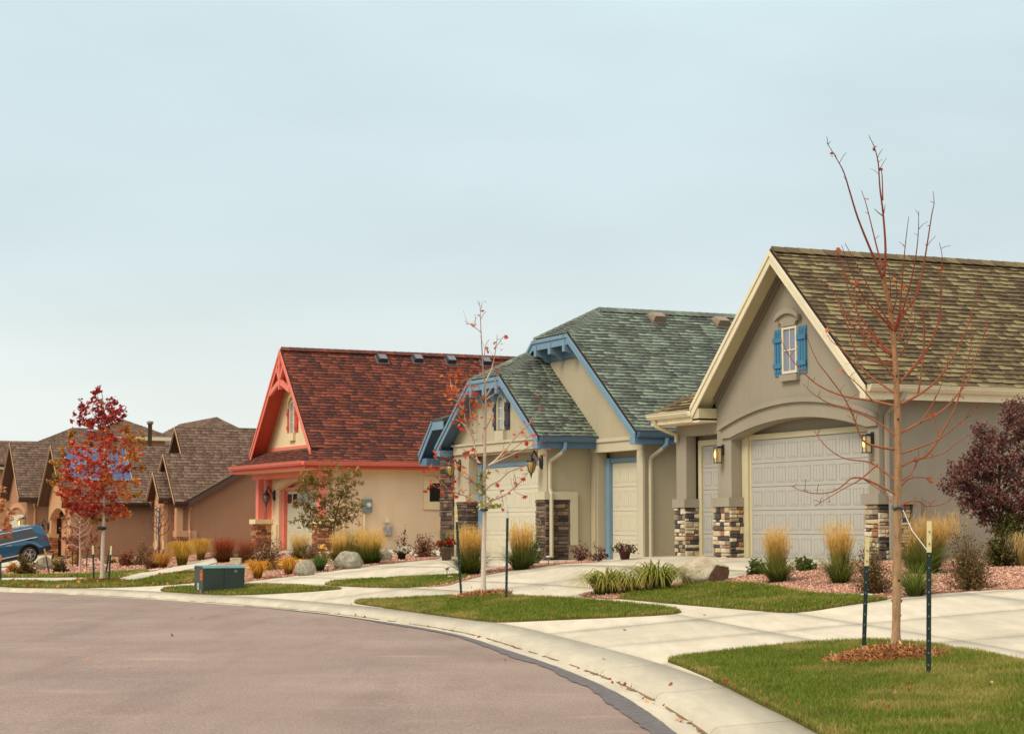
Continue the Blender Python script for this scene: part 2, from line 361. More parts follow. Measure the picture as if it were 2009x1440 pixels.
def concrete(name, c, k=1.):
    t = NT(name, .9, .25); oi = t.n('ShaderNodeObjectInfo')
    tone = t.ramp(oi.outputs['Random'], [(0, (.94, .94, .93, 1)), (1, (1.05, 1.05, 1.05, 1))])
    a = t.ramp(t.noise(.45, 5, .65, world=True), [(.3, mul(c, .9)), (.7, mul(c, 1.06))])
    b = t.ramp(t.noise(1., 5, .7, world=True, stretch=(3.2, .45, 1)), [(.42, (.9, .895, .89, 1)), (.62, (1.03, 1.03, 1.03, 1))])
    d = t.ramp(t.noise(60, 3, world=True), [(.3, (.9, .9, .9, 1)), (.7, (1.08, 1.08, 1.08, 1))])
    t.color(t.mix(1., t.mix(1., t.mix(1., a, b, 'MULTIPLY'), d, 'MULTIPLY'), tone, 'MULTIPLY')); t.bump(t.noise(45, 4, world=True, stretch=(4, .6, 1)), .3, .004); return t.m
M['conc'] = concrete('concrete_paving', srgb(200, 188, 167)); M['conc_k'] = concrete('concrete_kerb', srgb(190, 179, 158))
t = NT('lawn_soil', .95, .1); t.color(t.ramp(t.noise(2.5, 6, .7, world=True), [(.3, srgb(70, 74, 24)), (.55, srgb(92, 90, 34)), (.75, srgb(130, 112, 58))])); M['turf'] = t.m
t = NT('gravel_bed', .95, .15); vo = t.n('ShaderNodeTexVoronoi'); vo.inputs['Scale'].default_value = 42; t.l(t.wco(), vo.inputs['Vector'])
gs = t.n('ShaderNodeSeparateColor'); t.l(vo.outputs['Color'], gs.inputs[0])
gc = t.ramp(gs.outputs[0], [(0, srgb(160, 110, 92)), (.5, srgb(192, 142, 120)), (1, srgb(214, 172, 150))])
t.color(t.mix(1., gc, t.ramp(vo.outputs['Distance'], [(.2, (1, 1, 1, 1)), (.75, (.55, .5, .48, 1))]), 'MULTIPLY')); t.bump(vo.outputs['Distance'], .8, -.02); M['gravel'] = t.m

xs = np.r_[-2500, -900, -300, -140, -90, np.arange(-70, 41, 1.25), 60, 100, 300, 900, 2500]; ys = np.r_[-1500, -400, -100, -40, -20, np.arange(-10, 131, 1.25), 160, 250, 600, 1500, 4000]
gx, gy = np.meshgrid(xs, ys); gp = np.c_[gx.ravel(), gy.ravel()]; _, dd = xy2sd(gp); hh = hgt(gp)
kk = np.clip((dd - .3) / .5, 0, 1); zz = (hh - .09) * kk + (-.10) * (1 - kk)
nx_, ny_ = len(xs), len(ys); ii = (np.arange(ny_ - 1)[:, None] * nx_ + np.arange(nx_ - 1)[None]).ravel()
g = mesh_obj('ground', np_mesh('ground', np.c_[gp, zz], np.stack([ii, ii + 1, ii + nx_ + 1, ii + nx_], 1)), 'soil'); tag(g, None, None, None, 'structure')

def strip(name, ss, ds, zs, mat, parent=None):
    V = []; n = len(ds)
    for s in ss:
        for d, z in zip(ds, zs):
            x, y = sd2xy(s, d); V.append((x, y, z))
    V = np.array(V); m = len(ss); ii = (np.arange(m - 1)[:, None] * n + np.arange(n - 1)[None]).ravel()
    return mesh_obj(name, np_mesh(name, V, np.stack([ii, ii + 1, ii + n + 1, ii + n], 1)[:, ::-1]), mat, parent)
SR = np.linspace(2, KS[-1] - 1, 180)
road = strip('road', SR, [-.27, -1.5, -3, -5, -7.5, -10.5], [0, .005, .02, .03, .02, -.02], 'asphalt'); tag(road, None, None, None, 'structure')
# sealant strip of uneven width between asphalt and gutter
V = []; S2 = np.linspace(18, 52, 260); wob = np.convolve(rng.normal(0, 1, 320), np.ones(14) / 14, 'same')[:260]; wob2 = np.convolve(rng.normal(0, 1, 320), np.ones(5) / 5, 'same')[:260]
for s, a, b in zip(S2, wob, wob2):
    k = np.clip((50 - s) / 14, 0, 1); wd = (.05 + .16 * k) * (1 + .8 * a + .1 * b) + .02
    for d, z in ((-.265 + .01 * b, .007), (-.265 - wd, .009)): V.append((*sd2xy(s, d), z))
ii = np.arange(259) * 2; o = mesh_obj('road_sealant', np_mesh('road_sealant', np.array(V), np.stack([ii, ii + 2, ii + 3, ii + 1], 1)), 'tar', road)
# kerb and gutter, cast in sections
kerb = bpy.data.objects.new('kerb', None); lnk(kerb); kerb['kind'] = 'structure'
KD = [-.29, -.27, -.07, -.03, -.005, .02, .06, .64, .64]; KZ = [-.05, .006, -.004, -.004, .035, .058, .066, .112, .02]
s = 6.
while s < KS[-1] - 5:
    strip('kerb_section', np.linspace(s + .006, s + 2.994, 7), KD, KZ, 'conc_k', kerb); s += 3.0
# washed-in grit along the foot of the kerb
V, Fq, Cg = [], [], []; s = 16.
while s < 62:
    L = random.uniform(.15, .7); wd = random.uniform(.012, .045)
    if random.random() < .8:
        b = len(V)
        for ss_ in (s, s + L * .3, s + L * .7, s + L):
            k = .25 if ss_ in (s, s + L) else random.uniform(.7, 1.2)
            for d, z in ((-.028, .004), (-.032 - wd * k, .002)): V.append((*sd2xy(ss_, d), z))
        Fq += [(b + 2 * i, b + 2 * i + 2, b + 2 * i + 3, b + 2 * i + 1) for i in range(3)]
    s += L
t = NT('gutter_grit', .97, .1); t.color(t.ramp(t.noise(40, 4, world=True), [(.3, srgb(96, 76, 52)), (.7, srgb(146, 124, 92))])); M['grit'] = t.m
o = mesh_obj('gutter_grit', np_mesh('gutter_grit', np.array(V), np.array(Fq)), 'grit', kerb); o['kind'] = 'stuff'
# lawns and gravel beds, drawn on the ground
LAWN = {
 'near': [(1303, 1296), (1340, 1309), (1401, 1335), (1482, 1377), (1545, 1407), (1603, 1438), (1700, 1490), (1900, 1560), (2160, 1560), (2160, 1335), (2009, 1300), (1930, 1284), (1850, 1272), (1780, 1263), (1720, 1259), (1640, 1263), (1560, 1268), (1450, 1279), (1380, 1287)],
 'mid': [(693, 1181), (700, 1185), (760, 1193), (824, 1203), (900, 1213), (955, 1220), (991, 1221), (1080, 1217), (1200, 1212), (1300, 1207), (1340, 1202), (1325, 1195), (1250, 1187), (1172, 1180), (1090, 1174), (998, 1170), (930, 1170), (859, 1172), (780, 1176), (720, 1178)],
 'bed': [(1204, 1174), (1260, 1179), (1341, 1186.5), (1441, 1194.5), (1520, 1201), (1554, 1202.6), (1600, 1198), (1643, 1190.5), (1695, 1183), (1752, 1175), (1695, 1171.5), (1603, 1168), (1542, 1156), (1500, 1149), (1474, 1146), (1401, 1145), (1321, 1154), (1240, 1165)],
 'box': [(311, 1160), (327, 1153.5), (382, 1151), (479, 1147.5), (559, 1148.8), (634, 1152.5), (680, 1155), (609, 1161), (534, 1165), (467, 1168), (410, 1166.5), (360, 1163)],
 'green': [(631, 1147.5), (659, 1140), (758, 1135), (860, 1130), (924, 1127), (909, 1137.5), (868, 1148), (830, 1151), (783, 1153.5), (708, 1151.8)],
 'maple': [(-60, 1148), (0, 1149.5), (21, 1151.5), (90, 1153), (167, 1153.5), (230, 1152.5), (293, 1150), (340, 1147), (383, 1143.5), (420, 1138), (420, 1120), (380, 1122), (340, 1126), (313, 1129.5), (265, 1141), (225, 1140.5), (178, 1135.5), (144, 1142), (100, 1143), (38, 1140.5), (-60, 1142)],
 'back': [(-40, 1135), (12, 1133), (80, 1133), (178, 1132.5), (212, 1138), (226, 1138), (262, 1129), (301, 1122), (251, 1120.5), (198, 1126), (117, 1129.5), (40, 1130.5), (-40, 1131)]}
GRAV = {
 'near': [(1128, 1170), (1170, 1158), (1250, 1150), (1330, 1144), (1430, 1137), (1464, 1128), (1520, 1117), (1620, 1107), (1690, 1102.5), (1735, 1102), (1800, 1099), (2009, 1091), (2120, 1090), (2160, 1148), (2009, 1155), (1930, 1158), (1850, 1163), (1780, 1170), (1752, 1175), (1695, 1176), (1603, 1172), (1542, 1160), (1474, 1150), (1401, 1149), (1321, 1158), (1240, 1169), (1204, 1177)],
 'green': [(868, 1148), (900, 1141), (924, 1129), (950, 1119), (1000, 1111), (1050, 1106.5), (1100, 1104), (1128, 1101), (1172, 1100), (1172, 1103), (1098, 1106.5), (1060, 1112), (1000, 1119), (950, 1129), (905, 1140), (880, 1149), (830, 1152.5)],
 'red': [(474, 1144), (484, 1141), (584, 1129), (659, 1119), (733, 1109), (793, 1102.7), (862, 1096), (866, 1091), (800, 1086), (650, 1085.5), (560, 1086), (500, 1089), (445, 1092), (425, 1101), (425, 1119), (440, 1131)],
 'brown': [(-40, 1131), (40, 1130.5), (117, 1129.5), (198, 1126), (251, 1120.5), (301, 1122), (345, 1109), (395, 1100), (425, 1093), (440, 1088), (300, 1093), (220, 1095), (140, 1097), (100, 1100), (60, 1106), (20, 1118), (-40, 1126)]}
LW = {k: wpoly(v) for k, v in LAWN.items()}; GW = {k: wpoly(v) for k, v in GRAV.items()}
for k, P in LW.items(): tag(mesh_obj('lawn', patch_mesh('lawn', P, .012, .6, .08), 'turf'), None, None, None, 'structure')
for k, P in GW.items(): tag(mesh_obj('gravel_bed', patch_mesh('gravel_bed', P, .008, .8, .08), 'gravel'), None, None, None, 'structure')
# concrete slabs: driveways and walks
pave = bpy.data.objects.new('pavement', None); lnk(pave); pave['kind'] = 'structure'
ALLG = list(LW.values()) + list(GW.values())
def in_house(P):
    o = np.zeros(len(P), bool)
    for Hh, (u0, u1, v0, v1) in ((H1, (.5, 8.5, 1.2, 12)), (H2, (-2.6, 6, 1.8, 14)), (H3, (.6, 7.5, 2, 18))):
        a, c = math.sin(Hh.th), math.cos(Hh.th); dx, dy = P[:, 0] - Hh.X, P[:, 1] - Hh.Y; u = -a * dx + c * dy; v = c * dx + a * dy; o |= (u > u0) & (u < u1) & (v > v0) & (v < v1)
    return o
DB = [.655, 2.85, 4.05, 6.9, 9.8, 12.8, 16., 19.5]; s = 9.
while s < 70:
    for d0, d1 in zip(DB, DB[1:]):
        L = 3.0; n = 6; a, b = np.meshgrid(np.linspace(s + .012, s + L - .012, n), np.linspace(d0 + .012, d1 - .012, n)); P = sd2xy(a.ravel(), b.ravel())
        cov = np.zeros(len(P), bool)
        for q in ALLG: cov |= pip(P, q)
        if (cov | in_house(P)).all(): continue
        z = hgt(P); top = np.c_[P, z]; bot = np.c_[P, z - .06]
        ii = (np.arange(n - 1)[:, None] * n + np.arange(n - 1)[None]).ravel(); Ft = np.stack([ii, ii + 1, ii + n + 1, ii + n], 1)[:, ::-1]
        rim = list(range(n)) + [i * n + n - 1 for i in range(1, n)] + [(n - 1) * n + i for i in range(n - 2, -1, -1)] + [i * n for i in range(n - 2, 0, -1)]
        rim = np.array(rim); Fs = np.stack([rim, np.roll(rim, -1), np.roll(rim, -1) + n * n, rim + n * n], 1)
        mesh_obj('slab', np_mesh('slab', np.r_[top, bot], [np.r_[Ft, Fs]]), 'conc', pave)
    s += 3.0
for nm, px in (('driveway', [(-80, 1126), (-20, 1123), (20, 1118), (60, 1106), (100, 1098), (108, 1086), (60, 1081), (-60, 1086)]), ('footpath', [(224, 1141), (266, 1142), (314, 1130), (345, 1124), (386, 1114), (430, 1103), (430, 1094), (395, 1100), (345, 1109), (300, 1122)])):
    tag(mesh_obj(nm, patch_mesh(nm, wpoly(px, 0), .004 if nm == 'driveway' else .02, 1.2, .06), 'conc'), None, None, None, 'structure')

# ------------------------------------------------------------------ house building kit (u along the front, v into the house, z up)
def L3(u, v, z): return (-u, v, z)
def hbox(par, name, mat, u0, u1, v0, v1, z0, z1, label=None):
    o = MB().box((-max(u0, u1), min(v0, v1), z0), (-min(u0, u1), max(v0, v1), z1)).obj(name, mat, par)
    if label: o['label'] = label
    return o
def hfront(par, name, mat, poly, v0, v1): return MB().prism([(-u, z) for u, z in poly], 'y', v0, v1).obj(name, mat, par)
def hside(par, name, mat, poly, u0, u1): return MB().prism(poly, 'x', -u0, -u1).obj(name, mat, par)
def hsolid(par, name, mat, pts, faces): return MB().add([L3(*p) for p in pts], faces).obj(name, mat, par)
def htube(par, name, mat, pts, r, n=8, smooth=True): return MB().tube([L3(*p) for p in pts], r, n).obj(name, mat, par, smooth)
def house_root(name, Hh, label):
    return empty(name, (Hh.X, Hh.Y, Hh.z), Hh.th - math.pi / 2, label, 'house')
TAB_W = (.17, .23, .31); TAB_T = (.2, .38, .54, .70, .9)
tabs_cache = {}
def tab_tint(t): return (np.asarray(t, float)[:, None] * np.array([1, 1, .55, .55, 0, 0, 0, 0, 0, 0])[None]).ravel()   # darker lap band, with each course's shadow line painted into the cut edge
def tab_arrays(w0, w1, e0, e1, th, sk0=0., sk1=0.):
    """a shingle tab: lower edge thick; sk0/sk1 shift the upper corners for clipped ends"""
    v = np.array([(w0, e0, th), (w1, e0, th), (w1 + sk1, e1, .004), (w0 + sk0, e1, .004), (w0, e0, th), (w1, e0, th), (w1, e0, 0), (w0, e0, 0), (w1 + sk1, e1, 0), (w0 + sk0, e1, 0)], float)
    return v
TABF = np.array([(0, 1, 2, 3), (7, 6, 5, 4), (6, 8, 2, 5), (9, 7, 4, 3)])
def shingles(Hh, roof, mat, planes, exposure=.145, single=300):
    """planes: polygons of house-local (u,v,z) points, first edge = eave; single = how many stay objects of their own"""
    allV, allT, cand = [], [], []
    for poly in planes:
        P = np.array([L3(*p) for p in poly], float); ex = P[1] - P[0]; ex /= np.linalg.norm(ex)
        n = np.cross(ex, P[2] - P[1]); n /= np.linalg.norm(n)
        if n[2] < 0: n = -n
        ey = np.cross(n, ex); ey = ey if ey[2] > 0 else -ey
        if np.dot(np.cross(ex, ey), n) < 0: ex = -ex
        Q = np.stack([(P - P[0]) @ ex, (P - P[0]) @ ey], 1); H = Q[:, 1].max()
        def span(y):
            xs = []
            for i in range(len(Q)):
                a, b = Q[i], Q[(i + 1) % len(Q)]
                if (a[1] - y) * (b[1] - y) <= 0 and abs(a[1] - b[1]) > 1e-9: xs.append(a[0] + (b[0] - a[0]) * (y - a[1]) / (b[1] - a[1]))
            return (min(xs), max(xs)) if len(xs) >= 2 else None
        ny = int(H / exposure) + 1; prev = .5
        for r in range(ny):
            y0 = r * exposure; y1 = min(y0 + exposure * 1.12, H - 1e-4)
            if y1 - y0 < .02: continue
            s0, s1 = span(y0 + 1e-4), span(y1)
            if not s0 or not s1: continue
            x = min(s0[0], s1[0]) - random.random() * .3; hi = max(s0[1], s1[1])
            while x < hi:
                w_ = TAB_W[random.randrange(3)]; prev = random.random()
                ti = TAB_T[min(4, int(prev * 5))]
                a0, b0, a1, b1 = max(x, s0[0]), min(x + w_ - .004, s0[1]), max(x, s1[0]), min(x + w_ - .004, s1[1])
                full = a0 == x and b0 == x + w_ - .004 and a1 == x and b1 == x + w_ - .004 and y1 < H - .01
                if b0 > a0 and b1 > a1:
                    dy = 0 if random.random() < .55 else -.022; th = .024 if dy == 0 else .032
                    o = P[0] + ex * a0 + ey * (y0 + dy)
                    if full: cand.append((o, ex, ey, n, w_, ti, th))
                    else:
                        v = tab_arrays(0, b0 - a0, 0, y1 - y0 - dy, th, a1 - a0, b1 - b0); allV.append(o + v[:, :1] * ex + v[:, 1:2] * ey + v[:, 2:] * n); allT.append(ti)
                x += w_
    mw = np.array([Hh.w(0, 0, 0)]); A, Cc = math.sin(Hh.th), math.cos(Hh.th)
    rot = np.array([[A, Cc, 0], [-Cc, A, 0], [0, 0, 1]])
    if cand and single:
        cen = np.array([c[0] + c[1] * c[4] / 2 for c in cand]) @ rot.T + mw; pr = project(cen); cam_d = np.linalg.norm(cen - [0, 0, ZC], axis=1)
        nrm = np.array([c[3] for c in cand]) @ rot.T; face = ((np.array([0, 0, ZC]) - cen) * nrm).sum(1)
        vis = (pr[:, 0] > 4) & (pr[:, 0] < 2004) & (face > 0); order = np.argsort(np.where(vis, cam_d, 1e6)); pick = set(int(i) for i in order[:single] if vis[i])
    else: pick = set()
    for i, (o, ex, ey, n, w_, ti, th) in enumerate(cand):
        v = tab_arrays(0, w_ - .004, 0, exposure * 1.12, th)
        if i in pick:
            key = (mat, w_, ti, th)
            if key not in tabs_cache:
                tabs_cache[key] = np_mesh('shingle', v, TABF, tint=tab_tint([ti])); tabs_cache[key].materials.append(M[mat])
            ob = bpy.data.objects.new('shingle', tabs_cache[key]); lnk(ob, roof)
            m = Matrix.Identity(4)
            for j in range(3): m[j][0], m[j][1], m[j][2], m[j][3] = ex[j], ey[j], n[j], o[j]
            ob.matrix_local = m
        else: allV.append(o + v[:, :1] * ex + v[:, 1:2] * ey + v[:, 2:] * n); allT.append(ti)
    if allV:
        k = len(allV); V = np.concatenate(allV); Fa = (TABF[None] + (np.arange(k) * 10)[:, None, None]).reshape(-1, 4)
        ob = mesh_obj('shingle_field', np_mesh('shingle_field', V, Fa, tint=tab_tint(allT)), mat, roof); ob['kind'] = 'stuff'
def stones(par, mat, o, axis, width, height, out_, sx=(.10, .27), sy=(.05, .11), t=(.025, .055)):
    """stone facing on a plane: o=(u,v,z) lower corner, axis 'u' (front face) or 'v' (side face); pieces laid in broken courses"""
    z = 0.; g = .010
    def one(x0, x1, z0, z1):
        d = random.uniform(*t); c = min(.016, (x1 - x0) * .2, (z1 - z0) * .25); j = lambda: random.uniform(-.005, .005)
        v = [(x0, 0, z0), (x1, 0, z0), (x1, 0, z1), (x0, 0, z1)]
        v += [(p[0] + j(), d * .55, p[2] + j()) for p in v[:4]]
        v += [(x0 + c + j(), d + j(), z0 + c + j()), (x1 - c + j(), d + j(), z0 + c + j()), (x1 - c + j(), d + j(), z1 - c + j()), (x0 + c + j(), d + j(), z1 - c + j())]
        fs = [(0, 1, 5, 4), (1, 2, 6, 5), (2, 3, 7, 6), (3, 0, 4, 7), (4, 5, 9, 8), (5, 6, 10, 9), (6, 7, 11, 10), (7, 4, 8, 11), (8, 9, 10, 11)]
        if axis == 'u': w = [L3(o[0] + p[0], o[1] - p[1] * out_, o[2] + p[2]) for p in v]
        else: w = [L3(o[0] - p[1] * out_, o[1] + p[0], o[2] + p[2]) for p in v]
        MB().add(w, fs).obj('stone', mat, par)
    while z < height - .02:
        h = min(random.uniform(*sy) * (1.5 if random.random() < .3 else 1), height - z)
        if height - z - h < .045: h = height - z
        x = 0.
        while x < width - .01:
            L = min(random.uniform(*sx), width - x)
            if width - x - L < .07: L = width - x
            if h > .14 and random.random() < .45:
                k = random.uniform(.4, .6) * h; one(x + g / 2, x + L - g / 2, z + g / 2, z + k - g / 2); one(x + g / 2, x + L - g / 2, z + k + g / 2, z + h - g / 2)
            else: one(x + g / 2, x + L - g / 2, z + g / 2, z + h - g / 2)
            x += L
        z += h
def stone_pier(par, name, mat, u0, u1, v0, v1, z1, side=True, front=True, mort='mortar', sx=(.10, .27), sy=(.05, .11)):
    """pier core with stones on the front (low v) and the near side (low u)"""
    p = hbox(par, name, mort, u0, u1, v0, v1, -.35, z1)
    if front: stones(p, mat, (u0, v0, -.1), 'u', u1 - u0, z1 + .1, 1, sx, sy)
    if side: stones(p, mat, (u0, v0 - .03, -.1), 'v', v1 - v0 + .03, z1 + .1, 1, sx, sy)
    return p
def garage_door(par, u0, u1, v, z1, rows, cols, mat, beads=3):
    d = hbox(par, 'garage_door', mat, u0, u1, v, v + .05, 0, z1); d['label'] = 'panelled garage door'
    sh = z1 / rows; cw = (u1 - u0) / cols; mx_, mz = cw * .10, sh * .17
    sec = MB().box((0, -.014, .004), (u1 - u0, .0, sh - .008)).mesh('section'); sec.materials.append(M[mat])
    pw, ph = cw - 2 * mx_, sh - 2 * mz; m = MB()
    b = .014                                 # raised picture frame, then beaded boards inside
    for a, c in (((0, 0), (pw, b)), ((0, ph - b), (pw, ph)), ((0, b), (b, ph - b)), ((pw - b, b), (pw, ph - b))): m.box((a[0], -.006, a[1]), (c[0], 0, c[1]))
    for k in range(beads):
        x0 = b + .012 + (pw - 2 * b - .012) / beads * k; m.box((x0, -.0045, b + .012), (x0 + (pw - 2 * b - .012) / beads - .012, 0, ph - b - .012))
    pm = m.mesh('panel'); pm.materials.append(M[mat])
    for r in range(rows):
        o = bpy.data.objects.new('section', sec); lnk(o, d); o.location = (-u1, v - .001, r * sh)
        for c in range(cols):
            o = bpy.data.objects.new('panel', pm); lnk(o, d); o.location = (-u1 + c * cw + mx_, v - .0155, r * sh + mz)
    return d
def arc(u0, u1, z0, rise, n=14, rev=False):
    """points of a segmental arch from (u0,z0) over to (u1,z0)"""
    p = [(u0 + (u1 - u0) * k / n, z0 + rise * (1 - (2 * k / n - 1) ** 2)) for k in range(n + 1)]
    return p[::-1] if rev else p
def gutter(par, mat, p, q, size=.12, fascia=None, fz=.2):
    """K-style gutter run from p to q (u,v,z of its top back edge) along u or v, open side away from the house"""
    (u0, v0, z0), (u1, v1, _) = p, q; s = size
    if abs(u1 - u0) > abs(v1 - v0):
        prof = [(v0, z0), (v0, z0 - s), (v0 - s * .55, z0 - s), (v0 - s * .95, z0 - s * .45), (v0 - s * .95, z0 - s * .1), (v0 - s * 1.1, z0 - s * .1), (v0 - s * 1.1, z0), (v0 - s * .85, z0), (v0 - s * .85, z0 - s * .35), (v0 - s * .5, z0 - s * .85), (v0 - s * .1, z0 - s * .85), (v0 - s * .1, z0)]
        hside(par, 'gutter', mat, prof, u0, u1)
        if fascia: hbox(par, 'fascia', fascia, u0, u1, v0 + .003, v0 + .035, z0 - fz, z0 - .01)
    else:
        prof = [(-u0, z0), (-u0, z0 - s), (-u0 + s * .55, z0 - s), (-u0 + s * .95, z0 - s * .45), (-u0 + s * .95, z0 - s * .1), (-u0 + s * 1.1, z0 - s * .1), (-u0 + s * 1.1, z0), (-u0 + s * .85, z0), (-u0 + s * .85, z0 - s * .35), (-u0 + s * .5, z0 - s * .85), (-u0 + s * .1, z0 - s * .85), (-u0 + s * .1, z0)]
        MB().prism(prof, 'y', v0, v1).obj('gutter', mat, par)
        if fascia: hbox(par, 'fascia', fascia, u0 + .003, u0 + .035, v0, v1, z0 - fz, z0 - .01)
def rakes(par, mat, uc, hw, zr, slope, v0, v1, depth, top_u=0., name='rake_board', cap=None):
    """sloping boards of a gable from the feet (uc-hw, uc+hw) up to uc -/+ top_u"""
    for sg in (-1, 1):
        a, b = uc + sg * hw, uc + sg * top_u; za, zb = zr - slope * hw, zr - slope * top_u
        hfront(par, name, mat, [(a, za), (b, zb), (b, zb - depth), (a, za - depth)], v0, v1)
        if cap: hfront(par, 'rake_trim', cap, [(a, za + .002), (b, zb + .002), (b, zb - depth * .42), (a, za - depth * .42)], v0 - .035, v0 - .002)
def lantern(Hh, u, v, z, kind, label, size=1., axis='v', sgn=-1):
    """wall lantern standing out of the wall; box kind or scrolled coach kind"""
    r = empty('wall_lantern', Hh.w(u, v, z), Hh.th - math.pi / 2, label, 'lantern', 'wall lanterns')
    s = size
    if kind == 'box':
        MB().box((-.06 * s, -.02, -.02 * s), (.06 * s, 0, .24 * s)).obj('backplate', 'black', r)
        MB().box((-.022 * s, -.15 * s, .17 * s), (.022 * s, -.021, .2 * s)).obj('arm', 'black', r)
        m = MB(); a, y0, y1 = .075 * s, -.23 * s, -.08 * s
        for x in (-a, a - .014 * s):
            for y in (y0, y1 - .014 * s): m.box((x, y, -.2 * s), (x + .014 * s, y + .014 * s, .15 * s))
        m.box((-a - .005, y0 - .005, .15 * s), (a + .005, y1 + .005, .175 * s)); m.box((-a - .005, y0 - .005, -.22 * s), (a + .005, y1 + .005, -.2 * s)); m.obj('frame', 'black', r)
        MB().box((-a + .016 * s, y0 + .016 * s, -.199 * s), (a - .016 * s, y1 - .016 * s, .149 * s)).obj('glass', 'lampglass', r)
        MB().lathe([(.002, -.1 * s), (.022 * s, -.08 * s), (.026 * s, 0), (.014 * s, .07 * s), (.002, .09 * s)], 8, (0, y0 - .004, 0)).obj('bulb', 'bulb', r, True)
    else:
        gm = 'lampglass_am' if kind == 'amber' else 'lampglass_dk'
        MB().lathe([(.03 * s, -.12 * s), (.055 * s, -.05 * s), (.055 * s, .07 * s), (.03 * s, .14 * s)], 10, (0, -.005, 0)).obj('backplate', 'black', r, True)
        pts = [(0, -.03 - .20 * s * math.sin(k / 10 * math.pi * .5) - (.02 * s * math.sin(k / 10 * math.pi * 2)), .0 + .22 * s * math.sin(k / 10 * math.pi * .93)) for k in range(11)]
        MB().tube(pts, .014 * s, 6).obj('arm', 'black', r, True)
        y = -.22 * s
        MB().lathe([(.01 * s, .14 * s), (.02 * s, .1 * s), (.075 * s, .05 * s), (.09 * s, .02 * s), (.085 * s, .012 * s)], 12, (0, y, 0)).obj('cap', 'black', r, True)
        MB().lathe([(.078 * s, .01 * s), (.085 * s, -.05 * s), (.06 * s, -.14 * s), (.03 * s, -.19 * s)], 10, (0, y, 0)).obj('glass', gm, r, True)
        MB().lathe([(.034 * s, -.185 * s), (.02 * s, -.22 * s), (.008 * s, -.27 * s), (.002, -.3 * s)], 8, (0, y, 0)).obj('finial', 'black', r, True)
        m = MB()
        for k in range(5):
            a = 2 * math.pi * k / 5; m.tube([(math.cos(a) * rr * s, y + math.sin(a) * rr * s, zz * s) for rr, zz in ((.08, .012), (.088, -.05), (.063, -.14), (.033, -.19))], .006 * s, 4)
        m.obj('frame', 'black', r)
    return r
def downspout(par, mat, pts, w=.045): return htube(par, 'downspout', mat, pts, w, 6, False)
def shutter(par, mat, u0, u1, v, z0, z1, boards=3):
    o = hbox(par, 'shutter', mat, u0, u1, v - .02, v, z0, z1); w = (u1 - u0) / boards
    for k in range(boards): hbox(o, 'slat', mat, u0 + k * w + .012, u0 + (k + 1) * w - .012, v - .035, v - .021, z0 + .06, z1 - .06)
    for z in (z0 + (z1 - z0) * .17, z0 + (z1 - z0) * .72): hbox(o, 'batten', mat, u0 - .012, u1 + .012, v - .06, v - .036, z, z + .1)
    return o
def roof_vent(roof, Hh, u, v, z, slope, mat, s=1., lid=None):
    """slant-top vent on the slope that falls towards low u"""
    a = math.atan(slope); o = MB().add([(-.2 * s, -.2 * s, -.02), (.2 * s, -.2 * s, -.02), (.2 * s, .2 * s, -.02), (-.2 * s, .2 * s, -.02), (-.13 * s, -.15 * s, .11 * s), (.17 * s, -.15 * s, .17 * s), (.17 * s, .15 * s, .17 * s), (-.13 * s, .15 * s, .11 * s)],
        [(3, 2, 1, 0), (4, 5, 6, 7), (0, 1, 5, 4), (1, 2, 6, 5), (2, 3, 7, 6), (3, 0, 4, 7)]).obj('roof_vent', mat, roof)
    o.location = L3(u, v, z); o.rotation_euler = (0, a, 0)
    f = MB().box((-.2 * s, -.24 * s, -.01), (.27 * s, .24 * s, .022)).obj('flashing', 'flash', roof); f.location = L3(u, v, z); f.rotation_euler = (0, a, 0)
    if lid:
        f = MB().add([(-.12 * s, -.14 * s, .116 * s), (.165 * s, -.14 * s, .173 * s), (.165 * s, .14 * s, .173 * s), (-.12 * s, .14 * s, .116 * s), (-.12 * s, -.14 * s, .13 * s), (.165 * s, -.14 * s, .187 * s), (.165 * s, .14 * s, .187 * s), (-.12 * s, .14 * s, .13 * s)], [(3, 2, 1, 0), (4, 5, 6, 7), (0, 1, 5, 4), (1, 2, 6, 5), (2, 3, 7, 6), (3, 0, 4, 7)]).obj('vent_lid', lid, roof); f.location = L3(u, v, z); f.rotation_euler = (0, a, 0)
def ridge_caps(roof, mat, p, q, n, w=.17):
    """overlapping cap shingles along a ridge or hip"""
    p, q = Vector(L3(*p)), Vector(L3(*q)); d = (q - p); L = d.length; d.normalize(); side = d.cross(Vector((0, 0, 1))); side.normalize(); up = side.cross(d)
    for k in range(n):
        a = p + d * (L * k / n); b = p + d * (L * (k + 1.15) / n); ti = random.uniform(.25, .55); m = MB()
        m.add([a - side * w - up * w * .62 + up * .02, a + up * .04, a + side * w - up * w * .62 + up * .02, b - side * w - up * w * .62, b + up * .03, b + side * w - up * w * .62], [(0, 1, 4, 3), (1, 2, 5, 4), (0, 3, 5, 2), (0, 2, 1), (3, 4, 5)])
        me = m.mesh('ridge_cap'); at = me.attributes.new('tint', 'FLOAT', 'POINT'); at.data.foreach_set('value', [ti] * 6); mesh_obj('ridge_cap', me, mat, roof)
def side_hit(Hh, u, px, py):              # (v, z) where the view ray meets the house plane u = const
    d = ray(px, py); a, c = math.sin(Hh.th), math.cos(Hh.th)
    # point t*d ; u = -a*(x-X)+c*(y-Y)
    t = (u - a * Hh.X + c * Hh.Y) / (-a * d[0] + c * d[1]); x, y = d[0] * t, d[1] * t
    return c * (x - Hh.X) + a * (y - Hh.Y), ZC + d[2] * t - Hh.z
